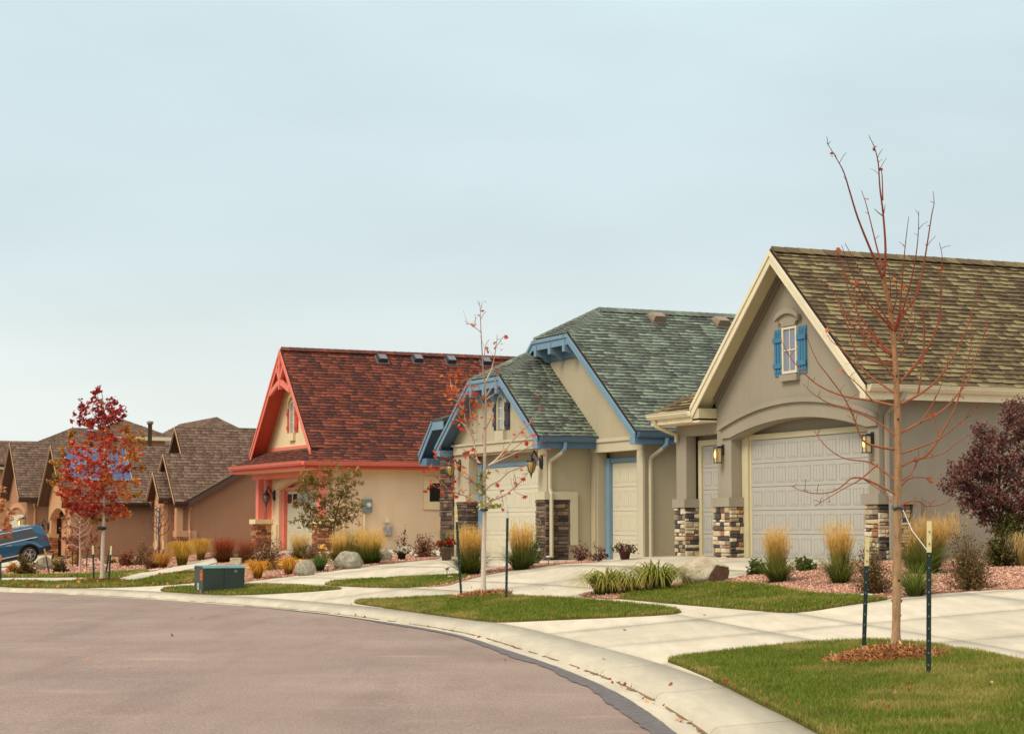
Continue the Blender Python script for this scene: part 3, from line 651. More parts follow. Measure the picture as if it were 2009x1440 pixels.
def front_hit(Hh, v, px, py):             # (u, z) on the plane v = const
    d = ray(px, py); a, c = math.sin(Hh.th), math.cos(Hh.th)
    t = (v + c * Hh.X + a * Hh.Y) / (c * d[0] + a * d[1]); x, y = d[0] * t, d[1] * t
    return -a * (x - Hh.X) + c * (y - Hh.Y), ZC + d[2] * t - Hh.z
def hslab(par, name, mat, poly, th=.09, drop=.0):
    n = len(poly); top = [L3(p[0], p[1], p[2] - drop) for p in poly]; bot = [(x, y, z - th) for x, y, z in top]
    return MB().add(top + bot, [tuple(range(n)), tuple(range(2 * n - 1, n - 1, -1))] + [(i, (i + 1) % n, (i + 1) % n + n, i + n) for i in range(n)]).obj(name, mat, par)
def roof_part(house, Hh, mat, visible, hidden=(), single=300, exposure=.145):
    """roof: one deck slab per plane (the first is the part itself) with shingles on the planes in view"""
    roof = None
    for i, pl in enumerate(list(visible) + list(hidden)):
        if roof is None: roof = hslab(house, 'roof', 'deck', pl, .09, .002)
        else: hslab(roof, 'roof_deck', 'deck', pl, .088, .003)
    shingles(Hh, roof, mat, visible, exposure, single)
    return roof
M['deck'] = simple('roof_deck', srgb(52, 42, 36), .9)
def window(par, u, v, z0, w_, h, frame, glass, muntins=(1, 1), fw=.05):
    wn = hbox(par, 'window', 'vent_dk', u - w_ / 2, u + w_ / 2, v - .01, v + .02, z0, z0 + h); px_, pz_ = w_ / (muntins[0] + 1), h / (muntins[1] + 1)
    for i in range(muntins[0] + 1):
        for j in range(muntins[1] + 1): hbox(wn, 'pane', glass, u - w_ / 2 + i * px_ + .004, u - w_ / 2 + (i + 1) * px_ - .004, v - .0205, v - .0105, z0 + j * pz_ + .004, z0 + (j + 1) * pz_ - .004)
    for a in (((u - w_ / 2 - fw, u - w_ / 2), (z0 - fw, z0 + h + fw)), ((u + w_ / 2, u + w_ / 2 + fw), (z0 - fw, z0 + h + fw)), ((u - w_ / 2, u + w_ / 2), (z0 - fw, z0)), ((u - w_ / 2, u + w_ / 2), (z0 + h, z0 + h + fw))):
        hbox(wn, 'frame', frame, a[0][0], a[0][1], v - .05, v, a[1][0], a[1][1])
    for k in range(muntins[0]): x = u - w_ / 2 + w_ * (k + 1) / (muntins[0] + 1); hbox(wn, 'glazing_bar', 'cream', x - .011, x + .011, v - .034, v - .021, z0, z0 + h)
    for k in range(muntins[1]): z = z0 + h * (k + 1) / (muntins[1] + 1); hbox(wn, 'glazing_bar', 'cream', u - w_ / 2, u + w_ / 2, v - .036, v - .0215, z - .011, z + .011)
    return wn
def arched_window(par, u, v, z0, w_, h, frame, glass, sill_mat):
    r = w_ / 2; top = [(u + r * math.cos(math.pi * k / 10), z0 + h - r + r * math.sin(math.pi * k / 10)) for k in range(11)]
    wn = hfront(par, 'window', glass, [(u - r, z0), (u + r, z0)] + top, v - .02, v + .02)
    R2 = r + .07; out_ = [(u + R2 * math.cos(math.pi * k / 10), z0 + h - r + R2 * math.sin(math.pi * k / 10)) for k in range(11)]
    hfront(wn, 'frame', frame, [(u + R2, z0 - .02)] + out_ + [(u - R2, z0 - .02), (u - r, z0 - .02)] + top[::-1] + [(u + r, z0 - .02)], v - .06, v - .001)
    hbox(wn, 'glazing_bar', 'cream', u - .01, u + .01, v - .035, v - .021, z0, z0 + h - .01)
    for k in (1, 2): z = z0 + h * k / 3; hbox(wn, 'glazing_bar', 'cream', u - r, u + r, v - .034, v - .0205, z - .01, z + .01)
    hbox(wn, 'sill', sill_mat, u - r - .1, u + r + .1, v - .1, v - .001, z0 - .3, z0 - .03)
    R3, R4 = r + .16, r + .27; a_ = [(u + R4 * math.cos(math.pi * k / 12), z0 + h - r + .02 + R4 * math.sin(math.pi * k / 12)) for k in range(13)]; b_ = [(u + R3 * math.cos(math.pi * k / 12), z0 + h - r + .02 + R3 * math.sin(math.pi * k / 12)) for k in range(12, -1, -1)]
    hfront(wn, 'hood', sill_mat, a_ + b_, v - .09, v - .001)
    return wn

# ================================================================== taupe house
hA = house_root('house', H1, 'taupe stucco house with olive brown roof, cream gable boards and blue shutters')
W, e_, o_ = 6.10, .286, .442; uc, hw = W / 2, W / 2 + e_; zr, sl = 6.164, .873; zf = zr - sl * hw
roof = roof_part(hA, H1, 'sh_brown', [[(-e_, -o_, zf), (-e_, 13, zf), (uc, 13, zr), (uc, -o_, zr)], [(8.24, -.45, 3.12), (6.42, -.45, 3.12), (6.42, 1.37, 4.21)]],
  [[(W + e_, -o_, zf), (W + e_, 13, zf), (uc, 13, zr), (uc, -o_, zr)], [(8.24, -.45, 3.12), (8.24, 12, 3.12), (6.42, 10, 4.21), (6.42, 1.37, 4.21)]])
ridge_caps(roof, 'sh_brown', (uc, -o_ + .02, zr + .03), (uc, 12.6, zr + .03), 44); ridge_caps(roof, 'sh_brown', (8.2, -.41, 3.16), (6.5, 1.3, 4.2), 11, .12)
zt = zr - sl * uc - .13
hfront(hA, 'wall', 'taupe', [(0, -.5), (0, zt), (uc, zr - .13), (W, zt), (W, -.5), (5.5, -.5), (5.5, 2.46)] + arc(5.5, .36, 2.46, .33)[1:-1] + [(.36, 2.46), (.36, -.5)], 0, .27)
hbox(hA, 'wall', 'taupe', 0, .25, .272, 12.8, -.5, zt); hbox(hA, 'wall', 'taupe', .36, W + 2, .36, .5, -.5, 3.3)
hbox(hA, 'wall', 'taupe', .25, 7.8, 12.5, 12.79, -.5, zt)
hfront(hA, 'arch_band', 'taupe', arc(5.86, .02, 2.74, .44) + [(.02, 2.5), (.355, 2.5)] + arc(.355, 5.505, 2.5, .30)[1:-1] + [(5.505, 2.5), (5.86, 2.5)], -.05, -.002)
hfront(hA, 'arch_moulding', 'taupe', arc(5.9, -.02, 2.74, .46) + arc(-.02, 5.9, 2.66, .44), -.11, -.052)
for d_, z_, t_ in ((.16, .0, .10), (.26, .105, .05)):   # stepped frieze under the soffit
    for sg in (-1, 1):
        a, b = uc + sg * (uc - .02), uc; za, zb = zr - sl * (uc - .02) - .135 - z_, zr - .135 - z_
        hfront(hA, 'frieze', 'taupe_dark', [(a, za), (b, zb), (b, zb - .1), (a, za - .1)], -t_, -.003)
rakes(hA, 'cream', uc, hw, zr - .095, sl, -o_ - .03, -o_ + .0, .2, 0); rakes(hA, 'cream', uc, hw + .02, zr - .03, sl, -o_ - .055, -o_ - .032, .10, 0, 'rake_trim')
for sg in (-1, 1):
    a = uc + sg * hw; hslab(hA, 'soffit', 'frame_cream', [(a, -o_ + .002, zf - .115), (uc, -o_ + .002, zr - .115), (uc, -.001, zr - .115), (a, -.001, zf - .115)], .025)
hbox(hA, 'eave_return', 'frame_cream', W + .002, W + e_ - .01, -o_ + .003, -.002, zf - .31, zf - .10); hbox(hA, 'eave_return', 'cream', -e_, -.04, -o_ + .01, -.002, zf - .29, zf - .15)
gutter(hA, 'cream', (-e_ - .01, -o_ + .01, zf - .01), (-e_ - .01, 12.9, zf - .01), .13, 'cream', .27)
hbox(hA, 'soffit', 'frame_cream', -e_, -.004, .02, 12.7, zf - .26, zf - .235)
# garage door in the arch
fr = hbox(hA, 'door_frame', 'frame_cream', 5.23, 5.48, .24, .355, 0, 2.56); hbox(fr, 'jamb', 'frame_cream', 5.16, 5.228, .285, .355, 0, 2.5); hbox(fr, 'head', 'frame_cream', .37, 5.228, .27, .354, 2.44, 2.55); hbox(fr, 'jamb', 'frame_cream', .365, .43, .285, .353, 0, 2.438)
garage_door(hA, .44, 5.16, .31, 2.435, 5, 10, 'grey_door')
# small door left of the arch
hbox(hA, 'wall', 'taupe', 6.102, 8.0, .02, .26, 2.62, 3.06); hbox(hA, 'wall', 'taupe', 7.86, 8.0, .02, 9, -.5, 2.618); hbox(hA, 'column', 'taupe', 7.5, 7.855, .0, .24, 1.2, 2.618)
fr = hbox(hA, 'door_frame', 'frame_cream', 7.28, 7.42, .255, .355, 0, 2.52); hbox(fr, 'head', 'frame_cream', 6.15, 7.278, .256, .354, 2.4, 2.52); garage_door(hA, 6.0, 7.275, .31, 2.395, 5, 3, 'grey_door')
gutter(hA, 'cream', (8.3, -.46, 3.12), (W + e_ + .02, -.46, 3.12), .13, 'cream', .24); hbox(hA, 'soffit', 'cream', W + .02, 8.24, -.42, .018, 2.86, 2.9); hbox(hA, 'fascia', 'cream', 8.2, 8.24, -.42, 9, 2.9, 3.08)
downspout(hA, 'frame_cream', [(8.05, -.5, 2.98), (8.05, -.46, 2.85), (7.9, -.2, 2.72), (7.86, -.06, 2.66), (7.86, -.05, 2.5)], .05)
pr = stone_pier(hA, 'pier', 'st_mix', 5.46, 6.17, -.05, .30, 1.05); hbox(pr, 'pier_cap', 'taupe', 5.40, 6.2, -.12, .31, 1.052, 1.25)
pr = stone_pier(hA, 'pier', 'st_mix', 7.44, 7.92, -.05, .26, 1.05); hbox(pr, 'pier_cap', 'taupe', 7.38, 7.95, -.12, .27, 1.052, 1.24)
pr = stone_pier(hA, 'pier', 'st_mix', -.05, .40, -.05, .62, 1.05); hbox(pr, 'pier_cap', 'taupe', -.13, .44, -.12, .66, 1.052, 1.25); hbox(pr, 'pier_trim', 'taupe', -.10, -.001, .66, .84, -.1, 1.25)
downspout(hA, 'taupe', [(-.36, .32, 3.12), (-.36, .3, 2.98), (-.2, .2, 2.82), (-.06, .14, 2.7), (-.06, .14, 1.32), (-.17, .14, 1.2), (-.17, .14, .05)], .052)
# gable window
window(hA, 3.05, -.001, 3.74, .46, .84, 'cream', 'glass'); shutter(hA, 'shut_blue', 2.44, 2.75, -.002, 3.66, 4.6); shutter(hA, 'shut_blue', 3.35, 3.66, -.002, 3.66, 4.6)
hbox(hA, 'sill', 'taupe', 2.72, 3.38, -.09, -.003, 3.54, 3.67); hfront(hA, 'hood', 'taupe', arc(3.46, 2.64, 4.82, .14) + [(2.64, 4.74), (2.76, 4.72), (2.8, 4.64), (3.3, 4.64), (3.34, 4.72), (3.46, 4.74)], -.07, -.002); hfront(hA, 'hood_moulding', 'taupe', arc(3.5, 2.6, 4.84, .16) + arc(2.6, 3.5, 4.76, .13), -.13, -.072)
u, z = front_hit(H1, 0, 1419, 893); lantern(H1, u, 0, z + .02, 'box', 'lit box lantern on the pillar between the two grey garage doors', .86)
u, z = front_hit(H1, 0, 1701, 873); lantern(H1, .2, 0, z + .03, 'box', 'lit box lantern near the downspout of the taupe house', .86)

# ================================================================== green-roofed house
hB = house_root('house', H2, 'tan stucco house with green roof and blue trim, two clipped gables')
e2, o2 = .333, .38; c1, u1c, hw1, s1, zf1 = 1.02, 3.003, 3.336, .71, 3.01; zc1 = zf1 + s1 * (hw1 - c1); zr1 = zc1 + s1 * c1
v2, c2, u2c, hw2, s2, zf2 = 1.248, 1.042, 1.615, 4.685, .724, 3.03; zc2 = zf2 + s2 * (hw2 - c2); zr2 = zc2 + s2 * c2; vf2 = v2 - o2
ra, la = u1c - hw1, u1c + hw1; rb, lb = u2c - hw2, u2c + hw2
visP = [[(ra, -o2, zf1), (ra, 1.235, zf1), (u1c, 1.235, zr1), (u1c, .97, zr1), (u1c - c1, -o2, zc1)], [(u1c - c1, -o2, zc1), (u1c + c1, -o2, zc1), (u1c, .97, zr1)],
  [(rb, vf2, zf2), (rb, 17, zf2), (u2c, 17, zr2), (u2c, vf2 + 1.384, zr2), (u2c - c2, vf2, zc2)], [(u2c - c2, vf2, zc2), (u2c + c2, vf2, zc2), (u2c, vf2 + 1.384, zr2)]]
hidP = [[(la, -o2, zf1), (la, 1.235, zf1), (u1c, 1.235, zr1), (u1c, .97, zr1), (u1c + c1, -o2, zc1)], [(lb, vf2, zf2), (lb, 17, zf2), (u2c, 17, zr2), (u2c, vf2 + 1.384, zr2), (u2c + c2, vf2, zc2)]]
roofB = roof_part(hB, H2, 'sh_green', visP, hidP)
ridge_caps(roofB, 'sh_green', (u2c - c2, vf2, zc2 + .02), (u2c, vf2 + 1.384, zr2 + .03), 10, .2); ridge_caps(roofB, 'sh_green', (u2c + c2, vf2, zc2 + .02), (u2c, vf2 + 1.384, zr2 + .03), 10, .2); ridge_caps(roofB, 'sh_green', (u2c, vf2 + 1.384, zr2 + .03), (u2c, 16, zr2 + .03), 56)
ridge_caps(roofB, 'sh_green', (u1c - c1, -o2, zc1 + .02), (u1c, .97, zr1 + .03), 10, .2); ridge_caps(roofB, 'sh_green', (u1c + c1, -o2, zc1 + .02), (u1c, .97, zr1 + .03), 10, .2)
for px, py in ((1288, 628), (1414, 633)):
    # vents sit on the near slope: find the point of that plane
    best = min(((abs(project(np.array([H2.w(u2c - k, v, zr2 - s2 * k)]))[0] - [px, py]).sum(), k, v) for k in np.linspace(.3, 1.4, 23) for v in np.linspace(2, 9, 71)))
    roof_vent(roofB, H2, u2c - best[1], best[2], zr2 - s2 * best[1] + .02, s2, 'vent_br', 1.05)
def clipped_front(hm, uc_, hw_, c_, zf_, zc_, s_, vf, wall_v, mat, trim, dark):
    dz = .03
    rakes(hm, mat, uc_, hw_, zc_ + s_ * c_ - .095, s_, vf - .03, vf, .17, c_); rakes(hm, mat, uc_, hw_ + .02, zc_ + s_ * c_ - dz, s_, vf - .06, vf - .032, .09, c_, 'rake_trim')
    hbox(hm, 'clip_board', mat, uc_ - c_, uc_ + c_, vf - .03, vf, zc_ - .30, zc_ - .095); hbox(hm, 'clip_trim', mat, uc_ - c_, uc_ + c_, vf - .062, vf - .032, zc_ - .12, zc_ - .03)
    hbox(hm, 'soffit', dark, uc_ - c_ - .1, uc_ + c_ + .1, vf + .002, wall_v - .002, zc_ - .2, zc_ - .17)
    for sg in (-1, 1):
        a, b = uc_ + sg * hw_, uc_ + sg * c_; hslab(hm, 'soffit', dark, [(a, vf + .002, zf_ - .12), (b, vf + .002, zc_ - .12), (b, wall_v - .002, zc_ - .12), (a, wall_v - .002, zf_ - .12)], .03)
        hbox(hm, 'eave_foot', mat, min(a, a - sg * .3), max(a, a - sg * .3), vf - .028, wall_v - .01, zf_ - .30, zf_ - .13)
    for k in (-1, 0, 1):   # corbelled beam ends
        x = uc_ + k * c_ * .82; hside(hm, 'corbel', mat, [(wall_v, zc_ - .62), (wall_v - .12, zc_ - .60), (wall_v - .20, zc_ - .50), (vf + .04, zc_ - .46), (vf - .05, zc_ - .46), (vf - .05, zc_ - .17), (wall_v, zc_ - .2)], x - .07, x + .07)
    hbox(hm, 'corbel_board', dark, uc_ - c_ - .1, uc_ + c_ + .1, wall_v - .06, wall_v - .004, zc_ - .58, zc_ - .22)
clipped_front(hB, u1c, hw1, c1, zf1, zc1, s1, -o2, 0, 'blue', 'blue', 'blue_dk'); clipped_front(hB, u2c, hw2, c2, zf2, zc2, s2, vf2, v2, 'blue', 'blue', 'blue_dk')
W1 = 6.006; zw = zf1 + s1 * e2 - .13
hfront(hB, 'wall', 'tan', [(0, -.5), (0, zw), (u1c - c1, zc1 - .14), (u1c + c1, zc1 - .14), (W1, zw), (W1, -.5), (4.95, -.5), (4.95, 2.68), (.52, 2.68), (.52, -.5)], 0, .26)
hbox(hB, 'wall', 'tan', 0, .24, .262, v2 + .3, -.5, zw); hbox(hB, 'wall', 'tan', .25, W1 + .6, .36, .5, -.5, 3.0); hbox(hB, 'wall', 'tan', W1 - .2, W1, .262, 6, -.5, 3.0)
hbox(hB, 'cornice', 'tan_lt', .36, W1 - .1, -.06, -.002, 2.74, 2.96); hbox(hB, 'cornice_cap', 'tan_lt', .3, W1 - .04, -.1, -.003, 2.962, 3.02)
fr = hbox(hB, 'door_frame', 'blue', 4.66, 4.93, .25, .355, 0, 2.46, 'blue painted door frame'); hbox(fr, 'head', 'blue', .53, 4.655, .28, .354, 2.36, 2.46); hbox(fr, 'jamb', 'blue', .535, .6, .285, .353, 0, 2.358)
garage_door(hB, .605, 4.655, .32, 2.355, 4, 8, 'cream_door')
u, z = front_hit(H2, .25, 921, 1060)
hbox(hB, 'keypad', 'cream', 4.72, 4.80, .225, .249, 1.25, 1.42)
# second gable with the narrow door
hfront(hB, 'wall', 'tan', [(-2.74, -.5), (-2.74, zf2 + s2 * .333 - .13), (u2c - c2, zc2 - .14), (u2c + c2, zc2 - .14), (6.2, 3.0), (6.2, 2.6), (-.28, 2.6), (-.28, 2.62), (-2.36, 2.62), (-2.36, -.5)], v2, v2 + .26)
hbox(hB, 'wall', 'tan', -.3, .0, v2, v2 + .26, -.5, 2.599); hbox(hB, 'wall', 'tan', -2.74, -2.5, v2 + .262, 16, -.5, zf2 + .1); hbox(hB, 'wall', 'tan', -2.49, .2, v2 + .36, v2 + .5, -.5, 3.0)
hbox(hB, 'cornice', 'tan_lt', -2.78, -.02, v2 - .07, v2 - .002, 2.62, 2.86); hbox(hB, 'cornice_cap', 'tan_lt', -2.8, -.02, v2 - .11, v2 - .003, 2.862, 2.95); hbox(hB, 'pilaster', 'tan_lt', -2.78, -2.5, v2 - .06, v2 - .0025, -.45, 2.618); hbox(hB, 'pilaster', 'tan', -.24, -.02, v2 - .05, v2 - .0025, -.45, 2.618)
fr = hbox(hB, 'door_frame', 'blue', -.53, -.32, v2 + .2, v2 + .355, 0, 2.48, 'blue painted door frame'); hbox(fr, 'head', 'blue', -2.355, -.535, v2 + .24, v2 + .354, 2.37, 2.47)
garage_door(hB, -2.35, -.535, v2 + .31, 2.365, 4, 4, 'cream_door')
gutter(hB, 'blue_dk', (ra - .01, -o2 + .02, zf1 - .01), (ra - .01, 1.2, zf1 - .01), .13, 'blue_dk', .29); gutter(hB, 'blue_dk', (rb - .01, vf2 + .02, zf2 - .01), (rb - .01, 17, zf2 - .01), .13, 'blue_dk', .29)
hbox(hB, 'soffit', 'blue_dk', ra, -.004, .0, 1.2, zf1 - .29, zf1 - .265); hbox(hB, 'soffit', 'blue_dk', rb, -2.744, v2 + .01, 16.5, zf2 - .29, zf2 - .265)
downspout(hB, 'blue', [(-.40, .32, 2.86), (-.40, .3, 2.7), (-.36, .26, 2.62)], .05); downspout(hB, 'tan_lt', [(-.36, .26, 2.62), (-.1, .06, 2.42), (-.07, .05, 2.36), (-.07, .05, 1.72), (-.15, .05, 1.6), (-.15, .05, .05)], .05)
downspout(hB, 'blue', [(-3.14, v2 + .4, 2.88), (-3.14, v2 + .38, 2.72), (-3.08, v2 + .32, 2.64)], .05); downspout(hB, 'tan_lt', [(-3.08, v2 + .32, 2.64), (-2.84, v2 + .14, 2.44), (-2.81, v2 + .13, 2.36), (-2.81, v2 + .13, .1)], .05)
pr = stone_pier(hB, 'pier', 'st_grey', -.05, .5, -.05, .56, 1.46, sx=(.16, .42), sy=(.05, .11)); hbox(pr, 'pier_cap', 'tan_lt', -.1, .54, -.11, .6, 1.462, 1.66); hbox(pr, 'pier_trim', 'tan_lt', -.1, -.001, .6, .80, .35, 1.66)
pr = stone_pier(hB, 'pier', 'st_grey', 4.94, 5.66, -.05, .3, 1.46, sx=(.16, .42), sy=(.05, .11)); hbox(pr, 'pier_cap', 'tan_lt', 4.9, 5.7, -.11, .31, 1.462, 1.66)
stone_pier(hB, 'stone_wall', 'st_grey', 6.01, 6.9, -.02, .9, 2.62, sx=(.16, .42), sy=(.05, .12))
uc3, hw3, s3, zf3 = 6.3, 1.5, .9, 2.86
hslab(roofB, 'roof_deck', 'sh_green', [(uc3 + hw3, -.3, zf3), (uc3 + hw3, 2, zf3), (uc3 + .5, 2, zf3 + .9), (uc3 + .5, -.3, zf3 + .9)], .09); hslab(roofB, 'roof_deck', 'sh_green', [(uc3 + .5, -.3, zf3 + .9), (uc3 - .2, -.3, zf3 + .9), (uc3 - .2, 1, zf3 + 1.3), (uc3, 1, zf3 + 1.3)], .09)
for nm, dz, dp, vo in (('rake_board', .095, .2, 0), ('rake_trim', .03, .09, .03)):
    hfront(hB, nm, 'blue', [(uc3 + hw3, zf3 - dz), (uc3 + .5, zf3 + .9 - dz), (uc3 + .5, zf3 + .9 - dz - dp), (uc3 + hw3, zf3 - dz - dp)], -.33 - vo, -.302 - vo)
hslab(hB, 'soffit', 'blue_dk', [(uc3 + hw3, -.298, zf3 - .12), (uc3 + .5, -.298, zf3 + .78), (uc3 + .5, .3, zf3 + .78), (uc3 + hw3, .3, zf3 - .12)], .03); hbox(hB, 'clip_board', 'blue', uc3 - .3, uc3 + .5, -.33, -.302, zf3 + .6, zf3 + .82); hbox(hB, 'eave_foot', 'blue_dk', uc3 + hw3 - .5, uc3 + hw3, -.29, .6, zf3 - .36, zf3 - .16); hbox(hB, 'wall', 'tan', 6.0, 7.4, .92, 1.1, -.4, 3.4)
u, z = front_hit(H2, 0, 981, 843); wz = z
arched_window(hB, 2.72, -.001, wz - .0, .34, .84, 'frame_cream', 'glass_bl', 'tan_lt'); shutter(hB, 'navy', 2.22, 2.47, -.002, wz - .02, wz + .68, 1); shutter(hB, 'navy', 2.97, 3.22, -.002, wz - .02, wz + .68, 1)
u, z = front_hit(H2, -.05, 1062, 912); lantern(H2, .28, -.0, z + .06, 'amber', 'black scrolled lantern with amber glass beside the cream double garage door', 1.35)
u, z = front_hit(H2, -.05, 893, 920); lantern(H2, 5.55, -.0, z + .06, 'amber', 'black scrolled lantern by the tall grey stone wall', 1.35)
hfront(hB, 'door_handle', 'black', [(.74, 1.99), (.9, 2.06), (.9, 2.09), (.74, 2.03)], .26, .3)

# ================================================================== red-roofed house
hC = house_root('house', H3, 'peach stucco house with steep red roof and coral trim')
a3, W3, zp, zs3 = .638, 6.553, 7.033, 3.46; uc, hw = a3 + W3 / 2, W3 / 2; sl = (zp - zs3) / hw; vg, vw = .505, 1.12
vis = [[(a3, vg, zs3), (a3, 24, zs3), (uc, 24, zp), (uc, vg, zp)], [(0, 0, 2.99), (0, 24, 2.99), (a3, 24, zs3), (a3, .92, zs3)], [(7.74, 0, 2.99), (0, 0, 2.99), (a3, .92, zs3), (7.1, .92, zs3)]]
roofC = roof_part(hC, H3, 'sh_red', vis, [[(a3 + W3, vg, zs3), (a3 + W3, 24, zs3), (uc, 24, zp), (uc, vg, zp)], [(7.74, 0, 2.99), (7.74, 24, 2.99), (7.1, 24, zs3), (7.1, .92, zs3)]])
ridge_caps(roofC, 'sh_red', (uc, vg + .02, zp + .03), (uc, 23, zp + .03), 80)
for px, py in ((750, 704), (817, 706), (885, 708), (951, 710)):
    best = min(((abs(project(np.array([H3.w(uc - k, v, zp - sl * k)]))[0] - [px, py]).sum(), k, v) for k in np.linspace(.2, .9, 15) for v in np.linspace(2, 12, 101)))
    roof_vent(roofC, H3, uc - best[1], best[2], zp - sl * best[1] + .02, sl, 'vent_dk', 1.0, 'vent_lid')
rakes(hC, 'coral', uc, hw, zp - .095, sl, vg - .03, vg, .24); rakes(hC, 'coral', uc, hw + .02, zp - .03, sl, vg - .06, vg - .032, .11, 0, 'rake_trim')
for sg in (-1, 1):
    a = uc + sg * hw; hslab(hC, 'soffit', 'coral_dk', [(a, vg + .002, zs3 - .12), (uc, vg + .002, zp - .12), (uc, vw - .002, zp - .12), (a, vw - .002, zs3 - .12)], .03)
    hfront(hC, 'frieze', 'tan_trim', [(uc + sg * (hw - .1), zs3 - .02), (uc, zp - .16), (uc, zp - .34), (uc + sg * (hw - .25), zs3 - .02)], vw - .06, vw - .003)
    hfront(hC, 'brace', 'coral', [(uc + sg * .02, 5.98), (uc + sg * .98, 5.62), (uc + sg * 1.06, 5.42), (uc + sg * .02, 5.78)], vg - .05, vg + .05); hfront(hC, 'brace', 'coral', [(uc + sg * .02, 6.02), (uc + sg * .30, 6.42), (uc + sg * .40, 6.34), (uc + sg * .1, 5.92)], vg - .05, vg + .05)
hfront(hC, 'king_post', 'coral', [(uc - .06, 5.6), (uc + .06, 5.6), (uc + .06, 6.85), (uc - .06, 6.85)], vg - .06, vg + .06)
hfront(hC, 'gable_wall', 'cream_st', [(a3 + .05, 3.3), (a3 + .05, zs3 - .1), (uc, zp - .16), (a3 + W3 - .05, zs3 - .1), (a3 + W3 - .05, 3.3)], vw, vw + .2); hbox(hC, 'base_board', 'coral', a3 + .1, a3 + W3 - .1, vw - .05, vw - .003, 3.52, 3.64)
u, z = front_hit(H3, vw, 575, 848); arched_window(hC, u, vw - .001, z, .36, 1.05, 'cream', 'glass_bl', 'cream_st'); shutter(hC, 'shut_red', u - .56, u - .28, vw - .002, z - .02, z + .85, 1); shutter(hC, 'shut_red', u + .28, u + .56, vw - .002, z - .02, z + .85, 1)
gutter(hC, 'coral', (7.86, -.01, 2.99), (-.14, -.01, 2.99), .14, 'coral_dk', .26); gutter(hC, 'coral', (-.01, .0, 2.99), (-.01, 23, 2.99), .14, 'coral_dk', .26)
hbox(hC, 'soffit', 'cream_st', .002, 7.74, .03, 1.19, 2.72, 2.745); hbox(hC, 'soffit', 'cream_st', .04, .448, 1.19, 22, 2.722, 2.747)
hbox(hC, 'beam', 'coral', .18, 7.5, .68, .94, 2.52, 2.72); hbox(hC, 'beam_end', 'coral', 7.502, 7.62, .74, .88, 2.56, 2.7)
for u, v in ((6.95, .8), (6.95, 1.16), (.45, .8)): hbox(hC, 'column', 'coral', u - .15, u + .15, v - .11, v + .11, 1.09, 2.52)
for u0, u1 in ((6.68, 7.22), (.18, .72)):
    pr = stone_pier(hC, 'pier', 'st_rust', u0, u1, .6, 1.3 if u0 > 3 else 1.1, .92, sx=(.15, .4), sy=(.06, .11), mort='mortar_lt'); hbox(pr, 'pier_cap', 'cream_st', u0 - .08, u1 + .08, .52, 1.36 if u0 > 3 else 1.17, .922, 1.09)
hfront(hC, 'wall', 'peach', [(.45, -.5), (.45, 2.74), (6.9, 2.74), (6.9, -.5), (6.0, -.5), (6.0, 2.1)] + arc(6.0, .95, 2.1, .36)[1:-1] + [(.95, 2.1), (.95, -.5)], 1.2, 1.42)
hfront(hC, 'arch_band', 'cream_st', arc(6.45, .5, 2.32, .4) + [(.5, 2.14), (.945, 2.14)] + arc(.945, 6.005, 2.14, .34)[1:-1] + [(6.005, 2.14), (6.45, 2.14)], 1.14, 1.197)
hbox(hC, 'wall', 'peach', .5, 6.9, 1.5, 1.62, -.4, 2.7); hbox(hC, 'wall', 'peach', .45, .65, 1.422, 22, -.5, 2.74); hbox(hC, 'wall', 'peach', 6.7, 6.9, 1.422, 20, -.5, 2.74)
fr = hbox(hC, 'door_frame', 'coral', 5.72, 5.98, 1.3, 1.49, 0, 2.2, 'coral painted door frame'); hbox(fr, 'head', 'coral', .96, 5.718, 1.34, 1.488, 2.1, 2.22)
gd = garage_door(hC, 1.0, 5.715, 1.44, 2.095, 4, 8, 'cream_door')
for k in range(8): hbox(gd, 'door_window', 'glass_dk', 1.1 + k * .589, 1.5 + k * .589, 1.40, 1.424, 1.66, 1.98)
hbox(hC, 'plinth', 'cream_st', 6.1, 6.86, 1.14, 1.197, -.3, .9)
downspout(hC, 'coral', [(-.08, 1.9, 2.86), (-.08, 1.86, 2.7), (.02, 1.8, 2.62)], .055); downspout(hC, 'cream_st', [(.02, 1.8, 2.62), (.34, 1.6, 2.46), (.4, 1.58, 2.4), (.4, 1.58, .1)], .05)
v, z = side_hit(H3, .45, 855, 965)
wn = hbox(hC, 'window', 'glass_dk', .442, .46, v - .25, v + .6, z - .33, z + .3)
for a, b in (((v - .46, v - .25), (z - .6, z + .52)), ((v + .6, v + .8), (z - .6, z + .52)), ((v - .25, v + .6), (z - .6, z - .33)), ((v - .25, v + .6), (z + .3, z + .52))): hbox(wn, 'surround', 'cream_st', .40, .449, a[0], a[1], b[0], b[1])
u, z = front_hit(H3, 1.2, 541, 978); lantern(H3, 6.45, 1.2, z + .1, 'grey', 'black scrolled lantern beside the coral porch columns', 1.5)
